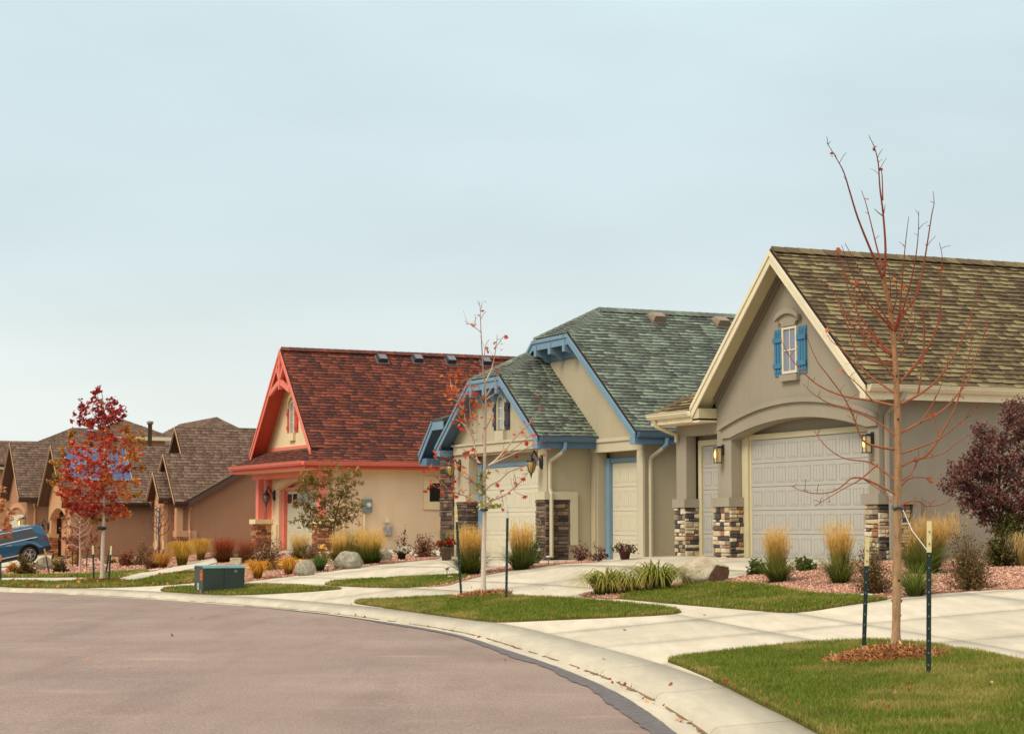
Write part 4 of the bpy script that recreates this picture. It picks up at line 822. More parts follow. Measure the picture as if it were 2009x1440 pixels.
# meter and boxes on the side wall (each hangs on the wall)
def on_side(Hh, u, px, py): v, z = side_hit(Hh, u, px, py); return Hh.w(u, v, z), Hh.th - math.pi / 2
p, rz = on_side(H3, .45, 719, 992); m = empty('electric_meter', p, rz, 'grey electric meter box with round dial on the peach wall', 'meter')
bx = MB().box((.001, -.16, -.22), (.14, .16, .22)); bx.obj('case', 'steel_gr', m); o = MB().lathe([(.10, 0), (.10, .03), (.085, .075), (.06, .1)], 16).obj('dial', 'steel_lt', m, True); o.rotation_euler = (0, R(90), 0); o.location = (.14, .02, .02)
o = MB().lathe([(.05, .101), (.045, .106)], 12).obj('dial_face', 'cream', m); o.rotation_euler = (0, R(90), 0); o.location = (.14, .02, .02); MB().tube([(.06, -.1, -.22), (.06, -.1, -1.3)], .035, 8).obj('conduit', 'cream_st', m, True)
for px, py, a, b, nm, mt, lb in ((758, 1021, .075, .08, 'junction_box', 'cream', 'small cream box on the peach wall above the grey one'), (760, 1042, .14, .14, 'utility_box', 'plastic_gr', 'grey plastic box low on the peach wall')):
    p, rz = on_side(H3, .45, px, py); m = empty(nm, p, rz, lb, 'utility box'); MB().box((.001, -a, -b), (.09, a, b)).obj('case', mt, m); MB().box((.092, -a - .01, -b * .9), (.105, a + .01, b + .015)).obj('cover', mt, m)

# ================================================================== far brown houses
def gable_v(hm, Hh, uc_, hw_, zr_, s_, v0, v1, mats, gv1=None, vis=None, roof=None, front=True, wall_z=0., over=.45, wallmat='brown_st', planes=None):
    zf_ = zr_ - s_ * hw_; pls = [(uc_ - hw_, v0 - over, zf_), (uc_ - hw_, v1, zf_), (uc_, v1, zr_), (uc_, v0 - over, zr_)]; pr_ = [(uc_ + hw_, v0 - over, zf_), (uc_ + hw_, v1, zf_), (uc_, v1, zr_), (uc_, v0 - over, zr_)]
    pls = vis or pls
    if roof is None: roof = hslab(hm, 'roof', 'deck', pls, .09, .002)
    else: hslab(roof, 'roof_deck', 'deck', pls, .088, .003)
    hslab(roof, 'roof_deck', 'deck', pr_, .088, .003); planes.append(pls)
    rakes(hm, 'brown_trim', uc_, hw_, zr_ - .09, s_, v0 - over - .03, v0 - over, .2); rakes(hm, 'tan_trim', uc_, hw_ + .02, zr_ - .03, s_, v0 - over - .06, v0 - over - .032, .08, 0, 'rake_trim')
    for sg in (-1, 1):
        a = uc_ + sg * hw_; hslab(hm, 'soffit', 'brown_trim', [(a, v0 - over + .002, zf_ - .12), (uc_, v0 - over + .002, zr_ - .12), (uc_, v0 - .002, zr_ - .12), (a, v0 - .002, zf_ - .12)], .03)
    gutter(hm, 'brown_trim', (uc_ - hw_ - .01, v0 - over, zf_ - .01), (uc_ - hw_ - .01, v1 if gv1 is None else gv1, zf_ - .01), .14, 'brown_trim', .26)
    if front: hfront(hm, 'wall', wallmat, [(uc_ - hw_ + .3, wall_z), (uc_ - hw_ + .3, zf_ + .1), (uc_, zr_ - .16), (uc_ + hw_ - .3, zf_ + .1), (uc_ + hw_ - .3, wall_z)], v0, v0 + .2)
    return roof
hD = house_root('house', H4, 'brown stucco house with nested gables beside the red-roofed one'); pl = []
e = lambda row, Y: 1.6 + (1030 - row) / F * Y - H4.z
zB = e(890, 92); zA = e(925, 90.5); zC = e(838, 97)
v0_, z0_ = side_hit(H4, 0, 366, 985); v1_, z1_ = side_hit(H4, 0, 470, 926); rk = (z1_ - z0_) / (v1_ - v0_); vr = v0_ + 2.3 / rk
roofD = gable_v(hD, H4, 2.0, 2.3, zB, 1.0, .3, 9, None, v0_, [(-.3, -.15, zB - 2.3), (-.3, v0_, zB - 2.3), (2.0, vr, zB), (2.0, -.15, zB)], planes=pl, wall_z=-.5)
gable_v(hD, H4, 1.62, 1.22, zA, 1.02, -.42, 2.6, None, roof=roofD, planes=pl, wall_z=-.5, wallmat='brown_lt', over=.3)
gable_v(hD, H4, 6.6, 2.6, zC, 1.0, 2.0, 12, None, roof=roofD, planes=pl, wall_z=2)
hbox(hD, 'wall', 'brown_st', .65, .85, -.2, 1.2, -.5, zA - 1.3)
# end wall with the raking top, facing the neighbour
vend = v0_ + 7.5; hside(hD, 'end_wall', 'brown_st', [(.1, -.6), (.1, z0_ - .25), (v0_, z0_ - .2), (vend, z0_ - .2 + rk * (vend - v0_)), (vend, -.6)], 0, .25)
z0_ = zB - 2.3 + .0
pls = [(-.32, v0_ - .1, z0_ + .02), (6, v0_ - .1, z0_ + .02), (6, vend, z0_ + .02 + rk * (vend - v0_ + .1)), (-.32, vend, z0_ + .02 + rk * (vend - v0_ + .1))]
hslab(roofD, 'roof_deck', 'deck', pls, .088, .003); pl.append(pls)
hside(hD, 'rake_board', 'brown_trim', [(v0_ - .1, z0_ - .06), (vend, z0_ - .06 + rk * (vend - v0_ + .1)), (vend, z0_ - .3 + rk * (vend - v0_ + .1)), (v0_ - .1, z0_ - .3)], -.35, -.322); hslab(hD, 'soffit', 'brown_trim', [(-.32, v0_ - .1, z0_ - .12), (-.0, v0_ - .1, z0_ - .12), (-.0, vend, z0_ - .12 + rk * (vend - v0_ + .1)), (-.32, vend, z0_ - .12 + rk * (vend - v0_ + .1))], .03)
shingles(H4, roofD, 'sh_dull', pl, .2, 0)
pr = stone_pier(hD, 'pier', 'st_rust', -.06, .5, .05, .62, .92, sx=(.14, .36), sy=(.07, .13)); hbox(pr, 'pier_cap', 'brown_lt', -.12, .55, -.02, .68, .922, 1.2); hbox(pr, 'pier_trim', 'brown_lt', -.1, -.002, .68, .95, -.2, 1.2)
hbox(hD, 'pilaster', 'brown_lt', -.04, .4, .0, .3, 1.2, z0_ - .3); downspout(hD, 'brown_lt', [(-.2, .62, z0_ - .25), (-.05, .6, z0_ - .5), (-.05, .6, 1.25), (-.16, .6, 1.1), (-.16, .6, 0)], .05)
wn = window(hD, 1.62, -.43, .75, .62, 1.5, 'brown_lt', 'glass_bl', (1, 0), .1); hbox(wn, 'sill', 'brown_lt', 1.1, 2.14, -.56, -.44, .42, .64); hbox(hD, 'plinth', 'brown_lt', .9, 2.4, -.5, -.43, -.5, .2)
hE = house_root('house', H5, 'brown stucco house with two tall front gables and an arched garage entry'); pl = []
e5 = lambda row, Y: 1.6 + (1030 - row) / F * Y - H5.z
zE = e5(872, 102); roofE = gable_v(hE, H5, 3.0, 3.35, zE, .92, 0, 7.5, None, planes=pl, wall_z=3.05, wallmat='brown_lt', over=.5)
hfront(hE, 'wall', 'brown_lt', [(0, -.5), (0, 3.06), (6, 3.06), (6, -.5), (5.2, -.5), (5.2, 1.95)] + arc(5.2, .8, 1.95, .55)[1:-1] + [(.8, 1.95), (.8, -.5)], -.001, .3)
hfront(hE, 'arch_band', 'tan_trim', arc(5.6, .4, 2.0, .72) + [(.4, 1.95), (.79, 1.95)] + arc(.79, 5.21, 1.97, .55)[1:-1] + [(5.21, 1.95), (5.6, 1.95)], -.09, -.004)
hbox(hE, 'wall', 'brown_st', 0, .2, .302, 9, -.8, 3.06); hbox(hE, 'wall', 'brown_st', .3, 5.9, .7, .8, -.5, 3.0); garage_door(hE, .9, 5.1, .55, 2.1, 4, 8, 'brown_lt')
for u0 in (5.2, .0): pr = stone_pier(hE, 'pier', 'st_rust', u0, u0 + .8, -.08, .4, .95, sx=(.16, .4), sy=(.08, .14)); hbox(pr, 'pier_cap', 'tan_trim', u0 - .05, u0 + .85, -.14, .42, .952, 1.15)
hbox(hE, 'wall', 'brown_st', 6.002, 6.2, .1, 3, -.6, 3.0); hbox(hE, 'foundation', 'mortar_lt', -.03, -.001, .3, 9, -.5, .12)
# left gable block
zF = e5(865, 107); ucF = 10.4; roofF = gable_v(hE, H5, ucF, 3.3, zF, .95, -.9, 6, None, roof=roofE, planes=pl, wall_z=-.6, over=.5)
uF = ucF - 3.0; hbox(hE, 'wall', 'brown_st', uF, uF + .2, -.7, 2, -.6, 3.0); hbox(hE, 'wall', 'brown_st', 6.1, uF, 1.2, 1.4, -.6, 3.0)
garage_door(hE, ucF - 2.3, ucF + 2.2, -.96, 2.2, 4, 8, 'cream_door'); hfront(hE, 'arch_band', 'brown_lt', arc(ucF - 2.8, ucF + 2.8, 2.35, .5) + arc(ucF + 2.8, ucF - 2.8, 2.2, .4), -1.0, -.903)
# raised hip roofs behind the gables
def hip(hm, roof, u0, u1, v0, v1, zb, zt_, pls_):
    k = min(u1 - u0, v1 - v0) / 2
    if v1 - v0 >= u1 - u0: r0, r1 = ((u0 + u1) / 2, v0 + k, zt_), ((u0 + u1) / 2, v1 - k, zt_)
    else: r0, r1 = (u0 + k, (v0 + v1) / 2, zt_), (u1 - k, (v0 + v1) / 2, zt_)
    A, B, C_, D = (u0, v0, zb), (u0, v1, zb), (u1, v1, zb), (u1, v0, zb)
    P = [[A, B, r1, r0], [D, A, r0], [C_, D, r0, r1], [B, C_, r1]] if v1 - v0 >= u1 - u0 else [[A, B, r0], [D, A, r0, r1], [C_, D, r1], [B, C_, r1, r0]]
    for q in P: hslab(roof, 'roof_deck', 'deck', q, .088, .003)
    pls_ += P[:2]
shingles(H5, roofE, 'sh_dull', pl, .2, 0)
best = min(((abs(project(np.array([H5.w(3 - k, v, zE - .92 * k)]))[0] - [222, 876]).sum(), k, v) for k in np.linspace(0, 1.2, 13) for v in np.linspace(0, 9, 46)))
wn = window(hE, 6.6, 1.19, .7, .8, .7, 'brown_lt', 'glass_dk', (0, 0), .22)
downspout(hE, 'brown_lt', [(uF - .3, -.6, 2.75), (uF - .06, -.5, 2.5), (uF - .06, -.5, 0)], .06)
lantern(H5, 5.75, -.02, 1.55, 'grey', 'dark lantern on the stone footed pier of the arched garage entry', 1.7)
r = lantern(H5, uF + .35, -.9, 1.75, 'box', 'bright lantern above the blue car', 1.5)
# solar panels lying on the gable slope
t = NT('solar_cells', .18, .6); t.color(t.ramp(t.noise(2, 2), [(.3, srgb(36, 62, 104)), (.7, srgb(58, 88, 132))])); M['solar'] = t.m
ang = math.atan(.92)
for r in range(2):
    for c in range(3):
        k = .35 + r * .92; uu = 3.0 - k; vv = .05 + c * 1.12; px = project(np.array([H5.w(uu, vv, zE - .92 * k)]))[0]
        s_ = empty('solar_panel', H5.w(uu, vv, zE - .92 * k + .1), 0, ('upper row, ' if r == 0 else 'lower row, ') + ('first', 'second', 'third', 'fourth')[c] + ' blue solar panel from the gable edge behind the maple', 'solar panel', 'solar panels on the brown roof')
        s_.rotation_euler = Matrix.Rotation(H5.th - math.pi / 2, 4, 'Z').to_3x3().to_4x4().to_euler() if False else (Matrix.Rotation(H5.th - math.pi / 2, 3, 'Z') @ Matrix.Rotation(ang, 3, 'Y')).to_euler()
        MB().box((-.02, -.0, 0), (1.24, 1.08, .04)).obj('frame', 'steel_lt', s_); MB().box((.0, .03, .041), (1.21, 1.05, .045)).obj('cells', 'solar', s_)
# house behind, seen over the roofs
p = at_depth(356, 1092, 132); H6 = Frame(p.x, p.y, 0, 24); hF = house_root('house', H6, 'distant brown house whose hipped roof rises behind the nested gables'); pl = []
e6 = lambda row, Y: 1.6 + (1030 - row) / F * Y
z1_ = e6(818, 136); rf = hslab(hF, 'roof', 'deck', [(1, 2, 4.0), (1, 4, 4.0), (3, 4, 4.1), (3, 2, 4.1)], .09, .01)
hip(hF, rf, 0, 16.5, 0, 6.4, z1_ - 2.0, z1_, pl); shingles(H6, rf, 'sh_dull', pl, .24, 0); hbox(hF, 'wall', 'brown_st', .4, 16, .4, 6, -1, z1_ - 2.05)
p = at_depth(294, 863, 117); m = MB().lathe([(.13, -2.6), (.13, .95), (.2, .95), (.2, 1.12), (.02, 1.15)], 10).obj('flue_pipe', 'vent_br', None, True); m.location = p; tag(m, 'round metal flue pipe standing up between two brown roofs', 'flue')

# two-storey house behind the gables on the left
p = at_depth(60, 1092, 118); H7 = Frame(p.x, p.y, 0, 24); hG = house_root('house', H7, 'distant brown house whose hipped roof and white eave show behind the red maple'); pl = []
zt7 = e6(838, 121); rf = hslab(hG, 'roof', 'deck', [(1, 2, 3.0), (1, 4, 3.0), (3, 4, 3.1), (3, 2, 3.1)], .09, .01)
hip(hG, rf, 0, 6, 0, 7.2, zt7 - 1.35, zt7, pl); hbox(hG, 'wall', 'brown_st', .3, 5.7, .3, 8.5, -1, zt7 - 1.4); roof_vent(rf, H7, 2.0, 3.9, zt7 - .4, .45, 'vent_dk', 1.5, 'vent_lid')
zp7 = e6(820, 124); ze7 = e6(854, 122); hip(hG, rf, 3, 8.2, 4.2, 9.4, ze7, zp7, pl); hbox(hG, 'wall', 'brown_lt', 3.4, 7.8, 4.6, 9.0, 2, ze7 - .02); hbox(hG, 'fascia', 'cream', 2.96, 3.0, 4.2, 9.4, ze7 - .26, ze7 - .02)
hip(hG, rf, -1.5, 5.5, 6.5, 14, zt7 - 2.2, zt7 - .75, pl)
shingles(H7, rf, 'sh_dull', pl, .22, 0)

# last house at the picture's left edge
p = at_depth(30, 1092, 116); H8 = Frame(p.x, p.y, 0, 24); hH = house_root('house', H8, 'brown house cut off by the left edge of the picture'); pl = []
zr8 = e6(866, 118); rf = gable_v(hH, H8, 1.8, 1.9, zr8, .78, -3, 4, None, planes=pl, wall_z=-1, over=.4); hbox(hH, 'wall', 'brown_lt', .25, 3.4, -2.9, 4, -1, zr8 - 1.6); hbox(hH, 'eave_board', 'cream', -.16, -.1, -3.3, 4, zr8 - 1.78, zr8 - 1.5)
shingles(H8, rf, 'sh_dull', pl, .2, 0)
# ------------------------------------------------------------------ lawn grass, gravel, mulch, fallen leaves
M['blade'] = vcol_mat('grass_blades', .42, .75, .2); M['leaf'] = vcol_mat('leaves', .3, .7, .2); M['bark'] = vcol_mat('bark', 0, .85, .2, 40)
t = NT('bark_young', .8, .2); at = t.n('ShaderNodeAttribute'); at.attribute_name = 'col'
c = t.mix(1., at.outputs['Color'], t.ramp(t.noise(9, 5, .7, world=True, stretch=(3, 3, .7)), [(.32, (.62, .58, .54, 1)), (.55, (1, 1, 1, 1)), (.75, (1.2, 1.18, 1.14, 1))]), 'MULTIPLY')
c = t.mix(1., c, t.ramp(t.noise(26, 2, .5, world=True, stretch=(1.2, 1.2, 3.5)), [(.62, (1, 1, 1, 1)), (.7, (.5, .44, .4, 1))]), 'MULTIPLY'); t.color(c); t.bump(t.noise(30, 5, world=True, stretch=(2, 2, .8)), .7, .012); M['bark_y'] = t.m; M['pebble'] = vcol_mat('pebbles', 0, .95, .1)
def lerp(a, b, t): return np.asarray(a)[None] * (1 - t[:, None]) + np.asarray(b)[None] * t[:, None]
def C3(r, g, b): return np.array(srgb(r, g, b)[:3])
_ng = rng.random((64, 64))
def vnoise(P, sc_):
    q = P * sc_; i = np.floor(q).astype(int); f = q - i; f = f * f * (3 - 2 * f); a = _ng[i[:, 0] % 64, i[:, 1] % 64]; b = _ng[(i[:, 0] + 1) % 64, i[:, 1] % 64]; c = _ng[i[:, 0] % 64, (i[:, 1] + 1) % 64]; d = _ng[(i[:, 0] + 1) % 64, (i[:, 1] + 1) % 64]
    return (a * (1 - f[:, 0]) + b * f[:, 0]) * (1 - f[:, 1]) + (c * (1 - f[:, 0]) + d * f[:, 0]) * f[:, 1]
def scatter(poly, dens):
    lo, hi = poly.min(0), poly.max(0); n = int(dens * np.prod(hi - lo)); P = lo + rng.random((n, 2)) * (hi - lo); return P[pip(P, poly)]
def edge_dist(P, poly):
    d = np.full(len(P), 1e9)
    for i in range(len(poly)):
        a, b = poly[i], poly[(i + 1) % len(poly)]; ab = b - a; t = np.clip(((P - a) @ ab) / (ab @ ab + 1e-12), 0, 1); d = np.minimum(d, np.hypot(*(P - a - t[:, None] * ab).T))
    return d
def grass_patch(poly, dens, hmin, hmax, wdt):
    P = scatter(poly, dens)
    vis = project(np.c_[P, hgt(P)]); P = P[(vis[:, 0] > -120) & (vis[:, 0] < 2130) & (vis[:, 1] < 1530)]
    n = len(P); ed = edge_dist(P, poly)
    tuft = vnoise(P, 4.) * .6 + vnoise(P + 9, 11.) * .4; h = (hmin + (hmax - hmin) * rng.random(n)) * (.75 + .6 * tuft) * np.where(ed < .08, .8, 1)
    a = rng.random(n) * 2 * math.pi; lean = h * (.25 + .75 * rng.random(n)); base = np.c_[P, hgt(P) + .01]; dx = np.c_[np.cos(a), np.sin(a), np.zeros(n)]; sdv = np.c_[-np.sin(a), np.cos(a), np.zeros(n)] * (wdt * (.6 + .8 * rng.random(n)))[:, None]
    mid = base + dx * (lean * .35)[:, None] + np.c_[np.zeros((n, 2)), h * .62]; tip = base + dx * lean[:, None] + np.c_[np.zeros((n, 2)), h]
    V = np.stack([base - sdv, base + sdv, mid + sdv * .8, mid - sdv * .8, tip], 1).reshape(-1, 3); k = np.arange(n)[:, None] * 5
    pn = vnoise(P, 1.3) * .55 + vnoise(P + 31, 3.4) * .45; dry = np.clip((pn - .45) * 3.2, 0, 1) * .6 + np.clip((.22 - ed) / .22, 0, 1) * .75 * rng.random(n) + (rng.random(n) < .07) * .7; dry = np.clip(dry + rng.normal(0, .1, n), 0, 1)
    g = lerp(C3(76, 98, 24), C3(136, 150, 50), rng.random(n) * .7 + .3 * vnoise(P + 5, 2)); col = g * (1 - dry[:, None]) + lerp(C3(168, 150, 78), C3(204, 178, 112), rng.random(n)) * dry[:, None]
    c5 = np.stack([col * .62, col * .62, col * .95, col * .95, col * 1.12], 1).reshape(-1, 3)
    return V, k + np.array([[0, 1, 2, 3]]), k + np.array([[3, 2, 4]]), c5
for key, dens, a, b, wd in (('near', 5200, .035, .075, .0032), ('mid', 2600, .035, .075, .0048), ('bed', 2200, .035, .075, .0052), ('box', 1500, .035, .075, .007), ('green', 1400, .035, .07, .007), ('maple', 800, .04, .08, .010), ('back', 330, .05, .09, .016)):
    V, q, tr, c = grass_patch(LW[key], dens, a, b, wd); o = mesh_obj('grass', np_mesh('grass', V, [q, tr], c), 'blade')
    tag(o, {'near': 'mown grass around the red-twigged bare tree', 'mid': 'mown grass island around the white-trunked tree', 'bed': 'grass strip below the white boulder and pink gravel', 'box': 'grass strip around the green utility cabinet', 'green': 'grass strip beside the driveway of the green-roofed house', 'maple': 'grass strip along the kerb around the red maple', 'back': 'far grass strip at the edge of the pink gravel'}[key], 'grass', 'lawn grass', 'stuff')
OCT = np.array([(1, 0, 0), (0, 1, 0), (-1, 0, 0), (0, -1, 0), (0, 0, 1), (0, 0, -.6)], float); OCF = np.array([(0, 1, 4), (1, 2, 4), (2, 3, 4), (3, 0, 4), (1, 0, 5), (2, 1, 5), (3, 2, 5), (0, 3, 5)])
def pebbles(poly, dens, r0, r1, cols, lift=.0):
    P = scatter(poly, dens); n = len(P); rad = r0 + (r1 - r0) * rng.random(n) ** 2; sc3 = rad[:, None] * (.7 + .6 * rng.random((n, 3))) * [1, 1, .7]; a = rng.random(n) * 6.28; ca, sa = np.cos(a), np.sin(a)
    o = OCT[None] * sc3[:, None]; o = o + rng.normal(0, .22, o.shape) * rad[:, None, None]; x = o[..., 0] * ca[:, None] - o[..., 1] * sa[:, None]; y = o[..., 0] * sa[:, None] + o[..., 1] * ca[:, None]
    V = np.stack([x, y, o[..., 2]], 2) + np.c_[P, hgt(P) + .012 + lift + rad * .3][:, None]; ci = rng.integers(0, len(cols), n); col = np.array(cols)[ci] * (.8 + .4 * rng.random((n, 1)))
    return V.reshape(-1, 3), (np.arange(n)[:, None, None] * 6 + OCF[None]).reshape(-1, 3), np.repeat(col, 6, 0)
GC = [C3(194, 142, 120), C3(214, 168, 146), C3(174, 120, 100), C3(222, 186, 162), C3(202, 152, 128), C3(152, 108, 92)]
for key, dens, r0, r1, lb in (('near', 900, .009, .024, 'pink gravel bed in front of the taupe house'), ('green', 500, .011, .026, 'pink gravel strip between the two concrete driveways'), ('red', 260, .014, .03, 'pink gravel around the boulders of the red-roofed house'), ('brown', 60, .03, .05, 'pink gravel bed in front of the brown house')):
    V, f, c = pebbles(GW[key], dens, r0, r1, GC); tag(mesh_obj('gravel', np_mesh('gravel', V, f, c), 'pebble'), lb, 'gravel', 'pink gravel', 'stuff')

def strands(P, ang, length, width, rise, droop, c0, c1, c2, seg=3, jit=.12):
    """P (n,3) roots; arching tapered strips; returns V, quads, tris, colours"""
    n = len(P); d = np.c_[np.cos(ang), np.sin(ang), np.zeros(n)]; s = np.c_[-np.sin(ang), np.cos(ang), np.zeros(n)]
    ts = np.linspace(0, 1, seg + 1); rows = []; cr = []
    for k, t in enumerate(ts):
        out_ = (length * np.sqrt(np.maximum(0, 1 - rise ** 2)))[:, None] * d * t ** 1.35; z = length * rise * (t - droop * t ** 2.6)
        c = P + out_ + np.c_[np.zeros((n, 2)), z] + (rng.normal(0, jit * .05, (n, 3)) * t)
        w_ = (width * (1 - t ** 1.6))[:, None] * s
        cc = c0 * (1 - t * 2) + c1 * t * 2 if t < .5 else c1 * (2 - 2 * t) + c2 * (2 * t - 1)
        if k < seg: rows += [c - w_, c + w_]; cr += [cc, cc]
        else: rows.append(c); cr.append(cc)
    m = len(rows); V = np.stack(rows, 1).reshape(-1, 3); Cc = np.stack(cr, 1).reshape(-1, 3); b = np.arange(n)[:, None] * m
    Q = np.concatenate([b + np.array([[2 * k, 2 * k + 1, 2 * k + 3, 2 * k + 2]]) for k in range(seg - 1)]) if seg > 1 else np.zeros((0, 4), int)
    return V, Q, b + np.array([[2 * seg - 2, 2 * seg - 1, 2 * seg]]), Cc
def var(c, n, k=.18): return np.asarray(c)[None] * (1 + k * rng.normal(0, 1, (n, 1)))
def strand_obj(name, parent, args, mat='blade'):
    V, q, tr, c = strands(*args); return mesh_obj(name, np_mesh(name, V, [q, tr], np.clip(c, 0, 1)), mat, parent)
def pxm(px, py, y): return y / F             # metres per photo pixel at distance y
def feather_grass(px, py, top, w_, label, green=(112, 122, 54), gold=(226, 184, 104), plume=.62, n=420, lean=0., spread=.22, fol=.70):
    """upright clump: green arching foliage below, straw plumes above"""
    g = G(px, py); k = g.y / F; H = (py - top) * k; Wd = w_ * k; r = empty('ornamental_grass', g, 0, label, 'ornamental grass', 'clumps of ornamental grass')
    m = int(n * .9); a = rng.random(m) * 6.283; rr = np.sqrt(rng.random(m)) * Wd * .22; P = np.c_[np.cos(a) * rr, np.sin(a) * rr, np.zeros(m)]
    L = H * fol * (.6 + .6 * rng.random(m)); rise = np.clip(rng.normal(.74, .17, m), .25, .98)
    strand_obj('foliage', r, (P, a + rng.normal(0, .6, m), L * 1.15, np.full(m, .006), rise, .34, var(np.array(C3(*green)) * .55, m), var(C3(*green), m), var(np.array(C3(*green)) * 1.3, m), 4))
    m = n; a = rng.random(m) * 6.283; rr = np.sqrt(rng.random(m)) * Wd * .2; P = np.c_[np.cos(a) * rr, np.sin(a) * rr, np.zeros(m)]; n_s = rng.random((7, 2)); sg_ = rng.integers(0, 7, m); L = H * (.55 + .3 * rng.random(m) + .22 * n_s[sg_, 0]); a = a + (sg_ % 3 - 1) * .5; rise = np.clip(1 - np.abs(rng.normal(0, spread * .2, m)) ** 1.3, .6, 1)
    if plume:
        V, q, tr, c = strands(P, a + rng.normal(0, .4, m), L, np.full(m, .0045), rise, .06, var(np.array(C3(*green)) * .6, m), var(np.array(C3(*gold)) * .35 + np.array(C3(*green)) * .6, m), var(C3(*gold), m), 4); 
        z = V[:, 2] / H; V[:, 0] += lean * Wd * np.clip(z, 0, 1) ** 2; mesh_obj('stems', np_mesh('stems', V, [q, tr], np.clip(c, 0, 1)), 'blade', r)
        # plumes: bunches of fine bristles near the top of every third stem
        mm = int(m * .4); i = rng.integers(0, m, mm * 6); t = .60 + .42 * rng.random(mm * 6); out_ = L[i] * np.sqrt(np.maximum(0, 1 - rise[i] ** 2)) * t ** 1.35
        Q = P[i] + np.c_[np.cos(a[i]) * out_, np.sin(a[i]) * out_, L[i] * rise[i] * (t - .06 * t ** 2.6)]; Q[:, 0] += lean * Wd * np.clip(Q[:, 2] / H, 0, 1) ** 2; aa = rng.random(len(i)) * 6.283
        strand_obj('plumes', r, (Q, aa, H * (.07 + .07 * rng.random(len(i))), np.full(len(i), .0035), np.clip(rng.normal(.93, .05, len(i)), .7, .99), .1, var(np.array(C3(*gold)) * .95, len(i)), var(np.array(C3(*gold)) * 1.1, len(i)), var(np.array(C3(*gold)) * 1.25, len(i)), 2))
    return r
def fountain_grass(px, py, h_, w_, label, c0=(96, 76, 26), c1=(186, 140, 58), c2=(222, 180, 96), n=600, name='ornamental_grass', cat='ornamental grass', group='clumps of ornamental grass', droop=.8, width=.006, rise=.72, straight=False):
    g = G(px, py); k = g.y / F; H = h_ * k; Wd = w_ * k; r = empty(name, g, 0, label, cat, group); a = rng.random(n) * 6.283; rr = np.sqrt(rng.random(n)) * Wd * .14; P = np.c_[np.cos(a) * rr, np.sin(a) * rr, np.zeros(n)]
    tq = np.linspace(0, 1, 40); pk = (tq - droop * tq ** 2.6).max(); tn = Wd * pk / (2 * H) * rng.random(n) ** .5 * 1.9; ri = 1 / np.sqrt(1 + tn ** 2); L = H / (ri.max() * pk) * (.5 + .55 * rng.random(n))
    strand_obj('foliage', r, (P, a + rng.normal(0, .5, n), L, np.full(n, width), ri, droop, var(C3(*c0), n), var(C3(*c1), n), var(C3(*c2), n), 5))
    return r
LEAF_O = np.array([(0, 0), (.5, .35), (.28, .55), (0, 1), (-.28, .55), (-.5, .35)], float)
MAPLE = np.array([(0, -.05), (.28, .12), (.62, .22), (.36, .46), (.44, .74), (.14, .66), (0, 1.02), (-.14, .66), (-.44, .74), (-.36, .46), (-.62, .22), (-.28, .12)], float)
OVAL = np.array([(0, 0), (.26, .3), (.22, .7), (0, 1), (-.22, .7), (-.26, .3)], float)
def leaf_mesh(name, C, size, col, shape=OVAL, droop=.35):
    """C (n,3) leaf bases, size (n,), col (n,3); flat polygons with random facing"""
    n = len(C); m = len(shape); a = rng.random(n) * 6.283; el_ = rng.normal(-.25, .55, n); d = np.c_[np.cos(a) * np.cos(el_), np.sin(a) * np.cos(el_), np.sin(el_)]
    up = rng.normal(0, .55, (n, 3)) + [0, 0, 1]; s = np.cross(d, up); s /= np.linalg.norm(s, axis=1)[:, None]; nn = np.cross(s, d)
    V = C[:, None] + (s[:, None] * shape[None, :, :1] + d[:, None] * shape[None, :, 1:] - nn[:, None] * (shape[None, :, :1] ** 2 * .35 + shape[None, :, 1:] ** 2 * .2)) * size[:, None, None]
    return np_mesh(name, V.reshape(-1, 3), np.arange(n)[:, None] * m + np.arange(m)[None], np.repeat(np.clip(col, 0, 1), m, 0))
def pick_cols(cols, n, k=.12): return np.array([C3(*c) for c in cols])[rng.integers(0, len(cols), n)] * (1 + k * rng.normal(0, 1, (n, 1)))
def shrub(px, py, h_, w_, label, cols, n=900, leaf=.035, twigs=40, twig=(112, 84, 62), name='shrub', dense=1., group='shrubs in the front beds', up=.8, shape=OVAL, flat=1.):
    n = int(n * 1.7); leaf *= 1.35; g = G(px, py); k = g.y / F; H = h_ * k; Wd = w_ * k * .5; r = empty(name, g, 0, label, 'shrub', group); m = MB(); pts = []
    for i in range(twigs):
        a = random.random() * 6.283; el_ = math.asin(random.random() ** .8 * .98 + .02); rr_ = random.uniform(.62, 1.06); q = Vector((math.cos(a) * Wd * math.cos(el_) * rr_, math.sin(a) * Wd * math.cos(el_) * rr_, H * math.sin(el_) * rr_ * flat + .02)); mid = Vector((q.x * .5, q.y * .5, q.z * .55 + .02)); m.tube([(q.x * .18, q.y * .18, -.03), mid, q], [.009, .006, .002], 4, C3(*twig), C3(*twig), False)
        for t in np.linspace(.2, 1.05, 9): b = (1 - t); pts.append(tuple(mid * (2 * b * t) + q * (t * t) + Vector((q.x * .18, q.y * .18, 0)) * b * b))
    m.obj('stems', 'bark', r, False, False); pts = np.array(pts); c = pts[rng.integers(0, len(pts), n)] + rng.normal(0, 1, (n, 3)) * [Wd * .09, Wd * .09, H * .05] * dense; c[:, 2] = np.maximum(c[:, 2], .01)
    mesh_obj('foliage', leaf_mesh('foliage', c, leaf * (.6 + .8 * rng.random(n)), pick_cols(cols, n), shape), 'leaf', r); return r
